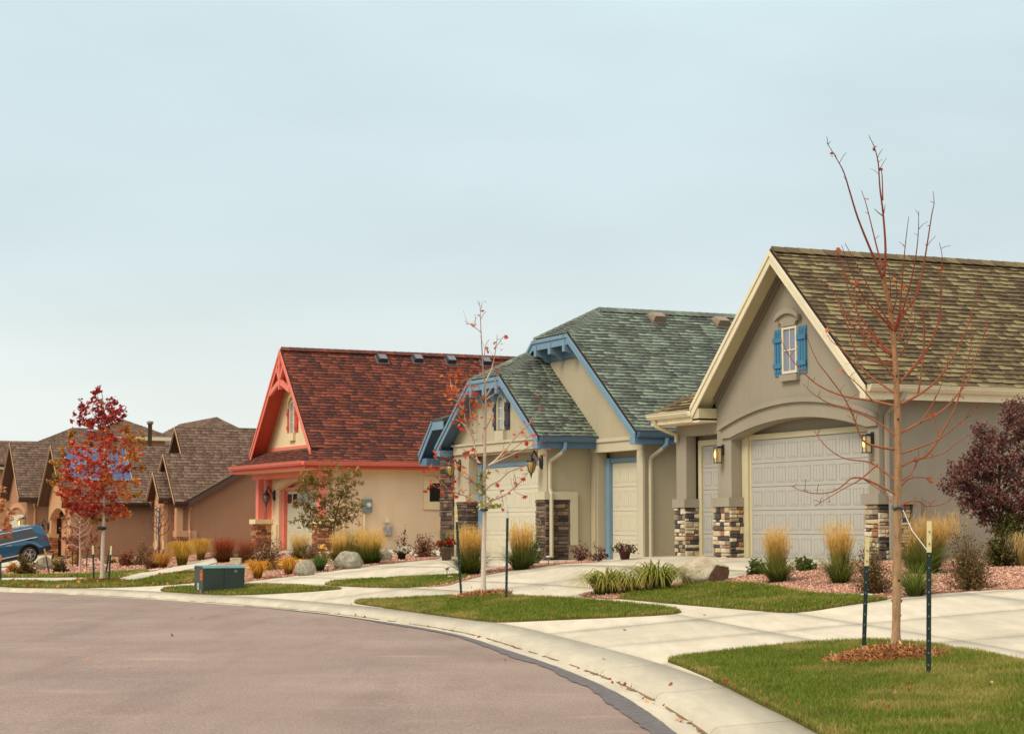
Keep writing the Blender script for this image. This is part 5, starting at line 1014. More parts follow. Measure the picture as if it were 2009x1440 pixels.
def boulder(px, py, w_, h_, label, mat, cuts, seed, dep=.75, sink=.18, mat2=None):
    g = G(px, py); k = g.y / F; rs = random.Random(seed); bm = bmesh.new(); bmesh.ops.create_icosphere(bm, subdivisions=4, radius=1)
    from mathutils import noise as nz
    for v in bm.verts:
        p = v.co.copy(); f = 1 + .16 * nz.noise(p * 1.3 + Vector((seed, 0, 0))) + .07 * nz.noise(p * 3.1 + Vector((0, seed, 0))) + .02 * nz.noise(p * 9)
        p *= f
        for nn, dist in cuts:
            nv = Vector(nn).normalized(); s = p.dot(nv) - dist
            if s > 0: p -= nv * s * .92
        v.co = p
    lo = Vector((min(v.co[i] for v in bm.verts) for i in range(3))); hi = Vector((max(v.co[i] for v in bm.verts) for i in range(3)))
    sx, sz = w_ * k / (hi.x - lo.x), h_ * k * (1 + sink) / (hi.z - lo.z)
    for v in bm.verts: v.co = Vector(((v.co.x - (lo.x + hi.x) / 2) * sx, (v.co.y - (lo.y + hi.y) / 2) * sx * dep, (v.co.z - lo.z) * sz - h_ * k * sink))
    me = bpy.data.meshes.new('boulder'); bm.normal_update(); nv = Vector(cuts[0][0]).normalized(); brk = [i for i, f in enumerate(bm.faces) if f.normal.dot(nv) > .9]; bm.to_mesh(me); bm.free(); o = mesh_obj('boulder', me, mat, None, True)
    if mat2:                               # the freshly broken side
        me.materials.append(M[mat2])
        for i in brk: me.polygons[i].material_index = 1
    o.location = g + Vector((0, w_ * k * dep * .3, 0)); tag(o, label, 'boulder', 'boulders in the beds')
    return o
def rock_mat(name, c0, c1, c2, sc_=3.):
    t = NT(name, .92, .2); a = t.ramp(t.noise(sc_, 6, .7), [(.3, c0), (.55, c1), (.72, c2)]); b = t.ramp(t.noise(45, 3), [(.3, (.7, .7, .7, 1)), (.7, (1.2, 1.2, 1.2, 1))]); t.color(t.mix(1., a, b, 'MULTIPLY')); t.bump(t.noise(9, 8, .75), 1., .06); return t.m
M['rock_b'] = rock_mat('rock_broken', srgb(104, 78, 58), srgb(134, 104, 80), srgb(156, 126, 100), 4.); M['rock_w'] = rock_mat('rock_white', srgb(166, 142, 112), srgb(208, 195, 166), srgb(226, 217, 194), 1.6); M['rock_g'] = rock_mat('rock_grey', srgb(126, 118, 102), srgb(168, 160, 140), srgb(198, 190, 170), 9.); M['rock_t'] = rock_mat('rock_tan', srgb(128, 108, 82), srgb(150, 140, 116), srgb(176, 168, 146), 3.)
# ------------------------------------------------------------------ trees
def smooth_path(P, n):
    P = np.array(P, float); return [Vector(p) for p in catmull(P, n)] if len(P) > 2 else [Vector(P[0]), Vector((P[0] + P[1]) / 2), Vector(P[1])]
def traced(px_pts, Y0, dY, r0, r1, m, c0, c1, n=5, k=3):
    """a limb drawn in the picture and carried out into depth: it leaves the trunk at distance Y0 and ends at Y0+dY"""
    q = len(px_pts); P = []
    for i, (x, y) in enumerate(px_pts): t = i / (q - 1); P.append(at_depth(x, y, Y0 + dY * t ** .9))
    S = smooth_path(P, k); L = len(S); m.tube(S, [r0 + (r1 - r0) * (i / (L - 1)) ** .8 for i in range(L)], n, c0, c1, True); return S
def stake(px, py, tx, ty, label, top=(222, 206, 150), body=(34, 50, 48), h_top=.24, name='tree_stake'):
    g = G(px, py); b = at_depth(tx, ty, g.y + random.uniform(-.03, .03)); r = empty(name, g, 0, label, 'stake', 'steel tree stakes'); d = b - g; q = d * (1 - h_top); y = g.y / 20
    def tbar(a, c, col_, nm):
        m = MB(); ax = (c - a).normalized(); x = Vector((1, 0, 0)); yv = Vector((0, 1, 0))
        for (x0, x1, y0, y1) in ((-.022, .022, -.005, .0), (-.004, .004, .0001, .03)):
            vs = [a + x * p + yv * s for p, s in ((x0, y0), (x1, y0), (x1, y1), (x0, y1))] + [c + x * p + yv * s for p, s in ((x0, y0), (x1, y0), (x1, y1), (x0, y1))]
            m.add(vs, [(3, 2, 1, 0), (4, 5, 6, 7), (0, 1, 5, 4), (1, 2, 6, 5), (2, 3, 7, 6), (3, 0, 4, 7)])
        return m.obj(nm, simple(nm + '_paint', srgb(*col_), .6, .3), r)
    tbar(Vector((0, 0, -.15)), q, body, 'post'); tbar(q, d, top, 'painted_top')
    m = MB(); L = d.length; ax = d / L
    for s in np.arange(.12, L - .05, .11): p = d * (s / L); m.box((p.x - .006, p.y - .014, p.z - .008), (p.x + .006, p.y - .0052, p.z + .008))
    if g.y < 40: m.obj('studs', simple('stud', srgb(120, 120, 104), .6), r)
    return r
RT = C3(158, 102, 68); RR = C3(142, 72, 52); RD = C3(104, 54, 42)
def z7(p): return [(1600 + x / 3.13, 240 + y / 3.13) for x, y in p]
def z1(p): return [(1280 + x / 2.667, 460 + y / 2.667) for x, y in p]
g = G(1757, 1290); tr1 = empty('bare_tree', g, 0, 'staked bare young tree with reddish twigs on the near lawn', 'tree'); Y1 = g.y; mi = MB()
trunk = [(1757, 1294), (1759, 1180), (1760, 1100), (1761, 1000), (1762, 900), (1760, 800), (1757, 720), (1751, 645), (1746, 600)] + z7([(425, 1000), (420, 950)])
S = smooth_path([at_depth(x, y, Y1 + .02 * math.sin(i)) for i, (x, y) in enumerate(trunk)], 4); n = len(S); mt = MB(); rad = [.047 * (1 - .63 * (i / n) ** 1.1) * (1 + .035 * math.sin(i * 1.7)) + (.016 if i < 2 else 0) for i in range(n)]
mt.tube(S, rad, 12, C3(176, 142, 106), C3(150, 98, 64)); mt.c = mt.c[:]
for _ in range(16):                        # swollen nodes and old twig scars
    i_ = random.randrange(3, n - 4); p_ = S[i_]; a_ = random.random() * 6.283; q_ = p_ + Vector((math.cos(a_), math.sin(a_), .15)) * rad[i_] * .85; mt.tube([q_, q_ + Vector((math.cos(a_), math.sin(a_), .5)) * .02], [rad[i_] * .42, rad[i_] * .16], 6, C3(120, 84, 58), C3(92, 62, 46))
o = mt.obj('trunk', 'bark_y', None, True, False); o.parent = tr1; o.matrix_parent_inverse = Matrix.Translation(-g)
BR = [z7(b) for b in ([(415, 965), (340, 790), (260, 590), (205, 410), (170, 300), (120, 210), (68, 125)], [(415, 900), (385, 800), (345, 640), (310, 500), (282, 420)], [(420, 955), (430, 780), (415, 560), (395, 400), (385, 250), (360, 150), (330, 92)], [(412, 480), (408, 320), (395, 280)],
  [(480, 1290), (515, 1170), (530, 1000), (550, 770), (572, 580)], [(490, 1270), (530, 1170), (580, 1000), (612, 850), (630, 700), (634, 545)], [(480, 1300), (540, 1180), (620, 1060), (660, 900), (690, 720), (715, 560), (728, 500), (722, 425)], [(560, 1560), (665, 1430), (730, 1300), (765, 1170), (768, 950), (778, 830), (760, 740)],
  [(470, 1250), (425, 1190), (330, 1020), (250, 870), (180, 742)], [(475, 1280), (410, 1200), (300, 1080), (220, 920), (160, 755)], [(455, 1160), (460, 1000), (440, 860)], [(470, 1170), (500, 1060), (485, 930)], [(520, 1440), (600, 1260), (612, 1130)], [(660, 1440), (670, 1300), (660, 1110)], [(480, 1440), (300, 1310), (200, 1220), (150, 1110), (90, 1010), (25, 965)],
  [(480, 1480), (270, 1440), (200, 1260), (140, 1120)], [(480, 1450), (300, 1230), (220, 1090), (170, 900), (130, 770)], [(412, 575), (385, 555), (362, 532)], [(418, 560), (428, 508)])]
BR += [z1(b) for b in ([(1280, 900), (1150, 870), (1000, 845), (870, 790), (780, 710), (720, 640), (665, 535)], [(1275, 1060), (1205, 1000), (1075, 930), (930, 885), (850, 840), (785, 780)], [(1275, 835), (1150, 750), (1050, 660), (990, 600), (940, 560), (910, 515)], [(1280, 1125), (1180, 1110), (1100, 1075), (1050, 950), (1000, 850), (920, 740), (860, 660), (810, 540)],
  [(1285, 1300), (1200, 1230), (1130, 1190), (1000, 1170), (900, 1100), (840, 1015)], [(1285, 1365), (1180, 1310), (1100, 1275), (1040, 1275), (1000, 1310), (940, 1345), (860, 1355), (780, 1340), (728, 1315)], [(1180, 1200), (1090, 1280), (1000, 1330), (850, 1420)], [(1285, 1225), (1370, 1180), (1450, 1165), (1530, 1140), (1600, 1085), (1680, 1040)],
  [(1285, 1150), (1380, 1120), (1500, 1070), (1590, 1000), (1680, 930), (1720, 880)], [(1285, 1045), (1400, 985), (1500, 935), (1580, 860), (1650, 760), (1690, 640), (1740, 520), (1760, 415)], [(1280, 895), (1390, 840), (1480, 770), (1560, 660), (1640, 500), (1690, 350), (1720, 225)], [(1370, 1180), (1440, 1150), (1520, 1030), (1590, 890), (1640, 700), (1670, 560), (1670, 420)],
  [(1285, 1300), (1350, 1255), (1385, 1190), (1395, 1120)], [(1290, 1435), (1330, 1400), (1390, 1395), (1430, 1420), (1500, 1415), (1560, 1390), (1590, 1350)], [(1290, 1330), (1340, 1280), (1400, 1270), (1440, 1275), (1460, 1262)], [(1280, 640), (1180, 560), (1090, 480), (1010, 400), (960, 340)], [(1262, 485), (1150, 400), (1060, 300), (1010, 200), (965, 70)], [(1275, 760), (1180, 640), (1100, 540), (1060, 320)], [(1290, 780), (1390, 660), (1470, 540), (1520, 400)],
  [(1390, 840), (1410, 700), (1420, 560), (1415, 360)], [(1480, 770), (1540, 700), (1550, 620)], [(1400, 985), (1470, 880), (1530, 740)], [(1295, 560), (1360, 400), (1390, 250)], [(1285, 560), (1300, 420), (1340, 300)], [(1500, 1070), (1480, 980), (1450, 900)], [(1100, 1275), (1180, 1330), (1250, 1400)], [(1150, 870), (1090, 800), (980, 700)])]
leafpts = []
for i, b in enumerate(BR):
    L = sum(math.hypot(b[j + 1][0] - b[j][0], b[j + 1][1] - b[j][1]) for j in range(len(b) - 1)) * Y1 / F; dY = random.choice((-1, 1)) * random.uniform(.12, .5) * L
    st = traced(b, Y1, dY, .0075 + .0056 * min(L, 1.6), .0028, mi, RT if i > 18 else RR, RD if i < 19 else RR, 5, 4); 
    if random.random() < .45: leafpts.append(st[random.randrange(len(st) // 2, len(st))])
    for _ in range(int(L * 4.5)):   # short side twigs and buds
        p = st[random.randrange(len(st) // 3, len(st) - 1)]; l = random.uniform(.03, .15); d = Vector((random.uniform(-1, 1), random.uniform(-1, 1), random.uniform(.1, 1.2))).normalized() * l; mi.tube([p, p + d * .5 + Vector((0, 0, .01)), p + d], [.0036, .003, .002], 4, RR, RD, False)
o = mi.obj('branches', 'bark', None, True, False); o.parent = tr1; o.matrix_parent_inverse = Matrix.Translation(-g)
lp = np.array([tuple(p) for p in leafpts] + [tuple(p + Vector((random.uniform(-.03, .03), 0, -.03))) for p in leafpts[::2]]); o = mesh_obj('leaves', leaf_mesh('leaves', lp, .035 + .04 * rng.random(len(lp)), pick_cols([(190, 110, 60), (206, 132, 84), (160, 84, 44), (196, 60, 50)], len(lp)), MAPLE), 'leaf'); o.parent = tr1; o.matrix_parent_inverse = Matrix.Translation(-g)
def keep(o, root): o.parent = root; o.matrix_parent_inverse = Matrix.Translation(-root.location); return o
a = at_depth(1761, 996, Y1); mm = MB(); mm.tube([a + Vector((.05 * math.cos(t), .05 * math.sin(t), .012 * math.sin(3 * t))) for t in np.linspace(0, 6.283, 13)], .014, 6); tie = mm.obj('tree_tie', simple('strap', srgb(66, 84, 92), .7), None, True); tag(tie, 'grey strap tied round the red-twigged tree with a cord to its taller stake', 'tree tie')
gs = G(1821, 1328); b = at_depth(1822, 1083, gs.y); keep(MB().tube([a + Vector((.05, -.02, -.02)), (a + b) / 2 + Vector((0, 0, -.02)), b], .0045, 5).obj('cord', simple('cord', srgb(196, 200, 196), .8), None), tie)
stake(1693, 1290, 1702, 1053, 'shorter green steel stake left of the red-twigged tree'); stake(1821, 1330, 1823, 1022, 'taller green steel stake right of the red-twigged tree', h_top=.2)
# white-trunked tree with a few orange leaves
def z4(p): return [(820 + x / 7.2, 700 + y / 7.2) for x, y in p]
def z6(p): return [(840 + x / 6, 880 + y / 6) for x, y in p]
def z3(p): return [(820 + x / 3.273, 580 + y / 3.273) for x, y in p]
WB = C3(206, 186, 164); WR = C3(150, 96, 80); WD = C3(110, 62, 54)
g = G(948, 1170); tr2 = empty('young_tree', g, 0, 'young white-trunked tree with few orange leaves on the grass island', 'tree'); Y2 = g.y
S = smooth_path([at_depth(x, y, Y2) for x, y in [(948, 1174), (949, 1100), (950, 1040), (951, 985), (950, 955), (951, 897), (952, 839), (953, 797), (953, 765), (948, 727), (944, 656), (942, 610), (940.7, 592)]], 4); n = len(S); mt = MB(); mt.tube(S, [.05 * max(.06, 1 - 1.0 * (i / n) ** .9) + (.012 if i < 2 else 0) for i in range(n)], 10, C3(214, 198, 178), C3(140, 84, 74)); keep(mt.obj('trunk', 'bark', None, True), tr2)
B2 = [z3(b) for b in ([(405, 235), (360, 200), (300, 165)], [(405, 150), (420, 120), (440, 100)], [(401, 100), (410, 60), (412, 45)], [(430, 560), (470, 480), (490, 400), (505, 300), (510, 250)], [(500, 330), (530, 290), (550, 260)], [(425, 400), (435, 320), (460, 280)], [(440, 640), (500, 540), (545, 400)], [(360, 200), (370, 150), (365, 120)], [(400, 70), (388, 50), (382, 40)])]
B2 += [z4(b) for b in ([(880, 1500), (830, 1440), (780, 1150), (690, 980), (640, 750), (560, 580), (480, 470), (440, 400), (380, 300)], [(740, 1100), (640, 950), (570, 830), (540, 700)], [(760, 1050), (750, 870), (730, 640), (780, 480)], [(820, 1180), (830, 980), (830, 800), (780, 600)], [(1000, 1540), (1120, 1440), (1260, 1280), (1420, 1090), (1590, 930), (1700, 790), (1735, 650), (1720, 570)], [(1170, 1420), (1400, 1260), (1600, 1110)], [(1000, 1530), (1200, 1440), (1450, 1330), (1700, 1220), (1850, 1180)], [(970, 600), (1080, 520), (1200, 450)], [(960, 760), (870, 560), (810, 470)], [(940, 1250), (910, 1180), (970, 1000), (1040, 850)], [(960, 820), (1010, 700), (1080, 600)], [(640, 750), (540, 620), (420, 560), (350, 440)], [(690, 980), (560, 900), (470, 900)], [(560, 580), (530, 400), (530, 200)], [(480, 470), (450, 300), (420, 220)], [(640, 750), (640, 500), (580, 300)], [(780, 480), (700, 320), (680, 170)])]
B2 += [z6(b) for b in ([(655, 520), (740, 430), (850, 370), (960, 270), (1100, 220), (1280, 130), (1330, 90)], [(655, 680), (760, 610), (900, 550), (1000, 470), (1110, 370), (1200, 250), (1320, 110)], [(1000, 490), (1100, 545), (1160, 555)], [(660, 690), (850, 690), (880, 620), (840, 470)], [(655, 660), (560, 610), (450, 560), (330, 520), (200, 490), (100, 460), (20, 430)], [(640, 640), (480, 570), (300, 510)], [(650, 540), (590, 490), (520, 390), (400, 310), (300, 200), (180, 140), (60, 40)], [(250, 490), (130, 370), (20, 240)], [(640, 520), (600, 280), (560, 130), (540, 0)], [(660, 430), (720, 230), (840, 100), (900, 0)], [(1010, 500), (1030, 380), (1010, 290)], [(300, 510), (310, 420), (290, 330)], [(560, 130), (470, 60), (400, 0)])]
mi = MB(); lf = []; lc = []
for b in B2:
    L = sum(math.hypot(b[j + 1][0] - b[j][0], b[j + 1][1] - b[j][1]) for j in range(len(b) - 1)) * Y2 / F; st = traced(b, Y2, random.choice((-1, 1)) * random.uniform(.12, .5) * L, .009 + .009 * min(L, 1.6), .003, mi, WB, WD, 5, 3)
    mx_ = np.mean([p[0] for p in b[len(b) // 2:]]); my_ = np.mean([p[1] for p in b]); dens = 11 if mx_ < 930 else (6 if mx_ < 960 else 2.5)
    if my_ < 720: dens = 3
    for _ in range(int(L * dens * 1.8) + 1):
        p = st[random.randrange(len(st) // 3, len(st))]; q = p + Vector((random.gauss(0, .07), random.gauss(0, .07), random.gauss(0, .06))); lf.append(tuple(q)); mi.tube([p, (p + q) / 2, q], [.003, .002, .0015], 3, WR, WR, False)
    for _ in range(int(L * 3)):
        p = st[random.randrange(len(st) // 3, len(st) - 1)]; l = random.uniform(.08, .3); d = Vector((random.uniform(-1, 1), random.uniform(-1, 1), random.uniform(.1, 1.4))).normalized() * l; mi.tube([p, p + d * .5 + Vector((0, 0, .01)), p + d], [.004, .003, .0018], 4, WR, WD, False)
keep(mi.obj('branches', 'bark', None, True, False), tr2); lf = np.array(lf); keep(mesh_obj('leaves', leaf_mesh('leaves', lf, .05 + .055 * rng.random(len(lf)), pick_cols([(196, 92, 44), (210, 118, 52), (190, 60, 46), (204, 84, 60), (186, 104, 40)], len(lf)), MAPLE), 'leaf'), tr2)
cl = np.concatenate([np.array([tuple(at_depth(x, y, Y2 - .1))]) + rng.normal(0, [sx, .08, sz], (n_, 3)) for x, y, sx, sz, n_ in ((943, 948, .06, .13, 34), (966, 990, .06, .04, 12), (940, 990, .03, .03, 5), (962, 978, .03, .02, 4))]); keep(mesh_obj('late_leaves', leaf_mesh('late_leaves', cl, .06 + .05 * rng.random(len(cl)), pick_cols([(128, 128, 40), (158, 140, 52), (110, 112, 34)], len(cl)), MAPLE), 'leaf'), tr2)
a = at_depth(950, 1000, Y2); tie = MB().tube([a + Vector((.05 * math.cos(t), .05 * math.sin(t), 0)) for t in np.linspace(0, 6.283, 11)], .028, 6).obj('tree_tie', simple('strap_dark', srgb(70, 72, 70), .7), None, True); tag(tie, 'dark strap tied round the white-trunked tree', 'tree tie')
stake(906, 1169, 894, 992, 'leaning green stake left of the white-trunked tree', h_top=.18); stake(993, 1178, 996, 990, 'upright green stake right of the white-trunked tree', (196, 196, 184), h_top=.14)
# red maple and other broad crowns
def crown_tree(name, px, py, trunk_px, clusters, label, leaf, cols_of, Yd=.25, r0=.05, bark0=(198, 180, 160), bark1=(160, 120, 104), twigs=3, shape=MAPLE, base=None, cat='tree', lean=None, dens=1.):
    g = base or G(px, py); Y = g.y; k = Y / F; r = empty(name, g, 0, label, cat); S = smooth_path([at_depth(x, y, Y) for x, y in trunk_px], 4); n = len(S); m = MB(); m.tube(S, [r0 * (1 - .85 * (i / n)) + (.01 if i < 2 else 0) for i in range(n)], 8, C3(*bark0), C3(*bark1)); keep(m.obj('trunk', 'bark', None, True), r)
    mb = MB(); Cs = []; cs = []
    for (cx_, cy_, rx, ry, nn, pal) in clusters:
        nn = int(nn * dens); dd_ = random.uniform(-1, 1) * Yd * rx * k * 3.2; c = at_depth(cx_, cy_, Y + dd_); i = min(range(n), key=lambda j: abs(S[j].z - (c.z - ry * k * 1.2))); i = max(i, n // 4)
        mid = (S[i] + c) / 2 + Vector((random.uniform(-.1, .1), random.uniform(-.1, .1), -.04)); mb.tube(smooth_path([S[i], mid, c], 4), np.linspace(.014 * r0 / .05, .004, 9), 4, C3(*bark1), C3(*bark1), False)
        P = rng.normal(0, 1, (nn, 3)); P /= np.maximum(1, np.linalg.norm(P, axis=1) / 1.7)[:, None]; P *= [rx * k * .55, rx * k * .55, ry * k * .55]
        nt_ = max(3, nn // 10)      # twigs inside the clump, leaves gather round them
        tw = P[rng.integers(0, nn, nt_)]; P = tw[rng.integers(0, nt_, nn)] + rng.normal(0, .24, (nn, 3)) * [rx * k * .55, rx * k * .55, ry * k * .55]
        for t_ in tw[::2]: q = c + Vector(t_); mb.tube([c, (c + q) / 2 + Vector((0, 0, .02)), q], [.004, .003, .002], 3, C3(*bark1), C3(*bark1), False)
        Cs.append(P + np.array(c)); cs.append(pick_cols(cols_of[pal], nn, .16))
    keep(mb.obj('branches', 'bark', None, True, False), r); C = np.concatenate(Cs); keep(mesh_obj('crown', leaf_mesh('crown', C, leaf * (.6 + .7 * rng.random(len(C))), np.concatenate(cs), shape), 'leaf'), r); return r
PAL = {'d': [(158, 50, 50), (178, 62, 56), (138, 44, 48), (190, 76, 60)], 'r': [(206, 86, 58), (220, 110, 64), (188, 68, 54), (222, 132, 72), (176, 62, 52)], 'o': [(224, 140, 70), (214, 112, 60), (222, 160, 80), (206, 94, 58), (190, 150, 70)], 'g': [(168, 140, 52), (140, 128, 50), (206, 138, 60), (198, 112, 50)],
  'v': [(128, 114, 52), (150, 124, 60), (108, 106, 48), (164, 112, 60), (120, 118, 54)], 'p': [(114, 72, 70), (134, 88, 80), (98, 64, 64), (158, 98, 80), (86, 62, 62)], 'q': [(86, 92, 40), (64, 78, 32), (108, 100, 46)], 'm': [(150, 84, 60), (122, 70, 52), (168, 104, 70)], 'y': [(214, 142, 96), (222, 158, 104), (200, 120, 84), (190, 140, 90)]}
rsn = random.Random(3); cl = []
for x, y, rx, ry, n_, p_ in ((192, 775, 14, 16, 60, 'd'), (215, 790, 16, 14, 60, 'd'), (180, 808, 24, 22, 120, 'd'), (220, 808, 26, 20, 120, 'd'), (160, 795, 12, 14, 40, 'd'), (196, 828, 34, 14, 110, 'd'), (240, 815, 14, 14, 40, 'd'), (155, 820, 14, 18, 50, 'd'), (200, 850, 30, 16, 110, 'r'), (240, 840, 22, 16, 90, 'o'), (175, 830, 14, 10, 40, 'r'),
  (258, 868, 24, 18, 110, 'o'), (225, 870, 30, 18, 130, 'r'), (272, 862, 14, 16, 50, 'g'), (137, 850, 10, 16, 30, 'g'), (140, 872, 12, 14, 40, 'r'), (175, 865, 12, 14, 40, 'r'), (128, 880, 12, 12, 36, 'g'), (150, 885, 18, 14, 60, 'r'), (190, 890, 24, 18, 90, 'r'), (240, 895, 28, 18, 110, 'o'), (265, 890, 18, 14, 60, 'o'),
  (108, 912, 12, 16, 40, 'g'), (130, 915, 18, 16, 70, 'r'), (165, 915, 30, 18, 120, 'r'), (210, 915, 30, 18, 120, 'r'), (250, 918, 20, 12, 60, 'r'), (275, 918, 12, 8, 26, 'g'), (108, 940, 14, 14, 50, 'g'), (140, 945, 28, 18, 130, 'r'), (180, 945, 30, 18, 140, 'r'), (220, 945, 26, 18, 110, 'o'), (255, 945, 16, 14, 40, 'o'), (270, 945, 8, 8, 16, 'g'),
  (130, 972, 22, 16, 110, 'r'), (165, 975, 30, 18, 140, 'r'), (205, 972, 26, 16, 110, 'r'), (240, 970, 20, 14, 60, 'o'), (272, 972, 12, 10, 30, 'g'), (140, 998, 16, 14, 60, 'r'), (170, 998, 26, 16, 120, 'd'), (205, 998, 28, 16, 120, 'r'), (235, 1000, 18, 14, 70, 'r'), (250, 1005, 12, 8, 30, 'o'), (185, 1018, 16, 10, 60, 'g'), (210, 1016, 20, 12, 80, 'o')):
    cl.append((x, y, rx, ry, int(n_ * 2.1), p_))
tr3 = crown_tree('maple_tree', 200, 1140, [(200, 1145), (201, 1090), (203, 1035), (204, 1000), (205, 960), (207, 920), (209, 880), (206, 840), (203, 800), (200, 772)], cl, 'red and orange maple with white trunk on the kerbside grass', .072, PAL, .6, .052, (206, 188, 168), (176, 140, 122))
a = at_depth(200, 1036, tr3.location.y); tie = MB().tube([a + Vector((.075 * math.cos(t), .075 * math.sin(t), 0)) for t in np.linspace(0, 6.283, 11)], .045, 6).obj('tree_tie', simple('strap_black', srgb(44, 46, 46), .7), None, True); tag(tie, 'black strap round the white trunk of the red maple', 'tree tie')
stake(185, 1141, 182, 1070, 'green stake close left of the red maple'); stake(213, 1142, 218, 1071, 'green stake close right of the red maple'); stake(206, 1128, 215, 1079, 'slanting green stake behind the red maple', (40, 66, 60))
cl = [(x, y, 14, 12, n_, 'y') for x, y, n_ in ((-14, 985, 60), (4, 975, 24), (-24, 960, 60), (0, 1000, 40), (16, 1008, 24), (-14, 1015, 70), (8, 1024, 44), (22, 1030, 24), (-4, 1038, 60), (-28, 1030, 60), (12, 1044, 40), (-10, 1052, 50), (26, 1014, 14), (6, 955, 14), (-6, 940, 14))]
crown_tree('maple_tree', -14, 1150, [(-14, 1155), (-13, 1100), (-11, 1060), (-8, 1020), (-6, 980), (-4, 940), (-2, 915)], cl, 'orange tree cut off by the left edge of the picture', .075, PAL, .6, .05, bark1=(190, 130, 104), dens=1.3)
stake(2, 1141, 1, 1088, 'green stake under the orange tree at the left edge', (190, 120, 60))
def bare(px, py, top, label, c0, c1, n, w_, r0=.04, fork=.55, leaves=None):
    g = G(px, py); k = g.y / F; H = (py - top) * k; r = empty('bare_tree', g, 0, label, 'tree'); m = MB(); t_ = MB(); S = [Vector((0, 0, -.05)), Vector((.01, 0, H * .3)), Vector((-.02, 0, H * .6)), Vector((0, .02, H * .97))]; S = smooth_path(S, 4); t_.tube(S, np.linspace(r0, .006, len(S)), 8, c0, c1); t_.obj('trunk', 'bark', r, True); tips = []
    for i in range(n):
        q = fork * .62 + (1 - fork * .62) * (i + random.random()) / n; p = Vector((0, 0, H * q * .93)); a = i * 2.4 + random.random(); L = w_ * k * .62 * (1.25 - q) * random.uniform(.7, 1.2) + .15; d = Vector((math.cos(a), math.sin(a) * .9, 0)); e = p + d * L * .8 + Vector((0, 0, L * random.uniform(.7, 1.1))); mid = p + d * L * .5 + Vector((0, 0, L * .28)); S2_ = smooth_path([p, mid, e], 5); m.tube(S2_, np.linspace(r0 * .38, .004, len(S2_)), 5, c0, c1, False)
        for _ in range(7):
            s = S2_[random.randrange(3, len(S2_))]; l = L * random.uniform(.2, .5); f = s + Vector((random.uniform(-1, 1), random.uniform(-1, 1), random.uniform(.3, 1.4))).normalized() * l; m.tube([s, (s + f) / 2 + Vector((0, 0, -.02)), f], [.006, .004, .0025], 3, c1, c1, False); tips.append(tuple(f))
    m.obj('branches', 'bark', r, True, False)
    if leaves: P = np.array(tips); P = P[rng.integers(0, len(P), leaves[0])] + rng.normal(0, .08, (leaves[0], 3)); mesh_obj('leaves', leaf_mesh('leaves', P, .05 + .05 * rng.random(len(P)), pick_cols(leaves[1], len(P)), OVAL), 'leaf', r)
    return r
bare(156, 1127, 1000, 'small bare tree with pale branches in the gravel left of the maple', C3(206, 176, 156), C3(188, 130, 112), 16, 70, .05, .62); bare(311, 1098, 992, 'small dark bare tree before the tall narrow window', C3(104, 70, 56), C3(98, 60, 50), 14, 46, .05, .7, (90, [(120, 74, 56), (150, 84, 60)]))
stake(99, 1129, 87, 1076, 'green stake leaning left in front of the stone footed pier', (200, 150, 80)); stake(143, 1113, 142, 1083, 'dark stake left of the small pale bare tree', (40, 60, 56)); stake(170, 1114, 171, 1078, 'dark stake right of the small pale bare tree', (40, 60, 56))
stake(306, 1099, 306, 1060, 'light-topped stake left of the small dark bare tree', h_top=.45); stake(320, 1098, 320, 1060, 'light-topped stake right of the small dark bare tree', h_top=.45); stake(1906, 1066, 1903, 998, 'teal stake by the purple shrub', (206, 160, 80), (36, 84, 92))
# ------------------------------------------------------------------ planting
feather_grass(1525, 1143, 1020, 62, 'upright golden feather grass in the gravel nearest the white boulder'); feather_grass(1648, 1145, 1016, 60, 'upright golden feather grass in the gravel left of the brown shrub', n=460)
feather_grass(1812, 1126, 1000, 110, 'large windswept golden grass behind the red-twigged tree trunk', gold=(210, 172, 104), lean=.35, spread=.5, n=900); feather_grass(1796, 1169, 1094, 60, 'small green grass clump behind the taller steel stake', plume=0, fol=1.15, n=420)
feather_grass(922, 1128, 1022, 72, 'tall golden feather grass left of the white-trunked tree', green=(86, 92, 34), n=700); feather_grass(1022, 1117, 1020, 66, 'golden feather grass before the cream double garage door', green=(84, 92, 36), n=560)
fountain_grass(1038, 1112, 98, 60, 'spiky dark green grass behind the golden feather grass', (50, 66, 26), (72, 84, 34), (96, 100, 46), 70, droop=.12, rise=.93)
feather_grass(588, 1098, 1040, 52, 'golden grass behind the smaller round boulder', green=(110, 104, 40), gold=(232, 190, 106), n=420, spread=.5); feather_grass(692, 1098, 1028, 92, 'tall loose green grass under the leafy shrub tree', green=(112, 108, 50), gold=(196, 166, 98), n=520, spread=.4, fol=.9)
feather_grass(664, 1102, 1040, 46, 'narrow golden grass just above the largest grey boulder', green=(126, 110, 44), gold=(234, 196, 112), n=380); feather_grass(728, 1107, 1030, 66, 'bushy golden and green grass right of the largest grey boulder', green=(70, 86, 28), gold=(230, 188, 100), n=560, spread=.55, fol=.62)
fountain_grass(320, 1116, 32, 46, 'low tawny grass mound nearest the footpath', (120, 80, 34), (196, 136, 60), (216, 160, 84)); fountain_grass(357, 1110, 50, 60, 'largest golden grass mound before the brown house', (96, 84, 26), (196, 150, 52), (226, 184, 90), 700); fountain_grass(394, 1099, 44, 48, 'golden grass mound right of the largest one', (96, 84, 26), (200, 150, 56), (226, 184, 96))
feather_grass(440, 1104, 1046, 58, 'round reddish brown grass behind the green utility cabinet', green=(112, 66, 34), gold=(158, 72, 44), n=800, spread=.45, fol=.7); feather_grass(484, 1106, 1050, 54, 'loose pinkish brown grass left of the stone porch pier', green=(118, 76, 44), gold=(166, 96, 66), n=600, spread=.6, fol=.8)
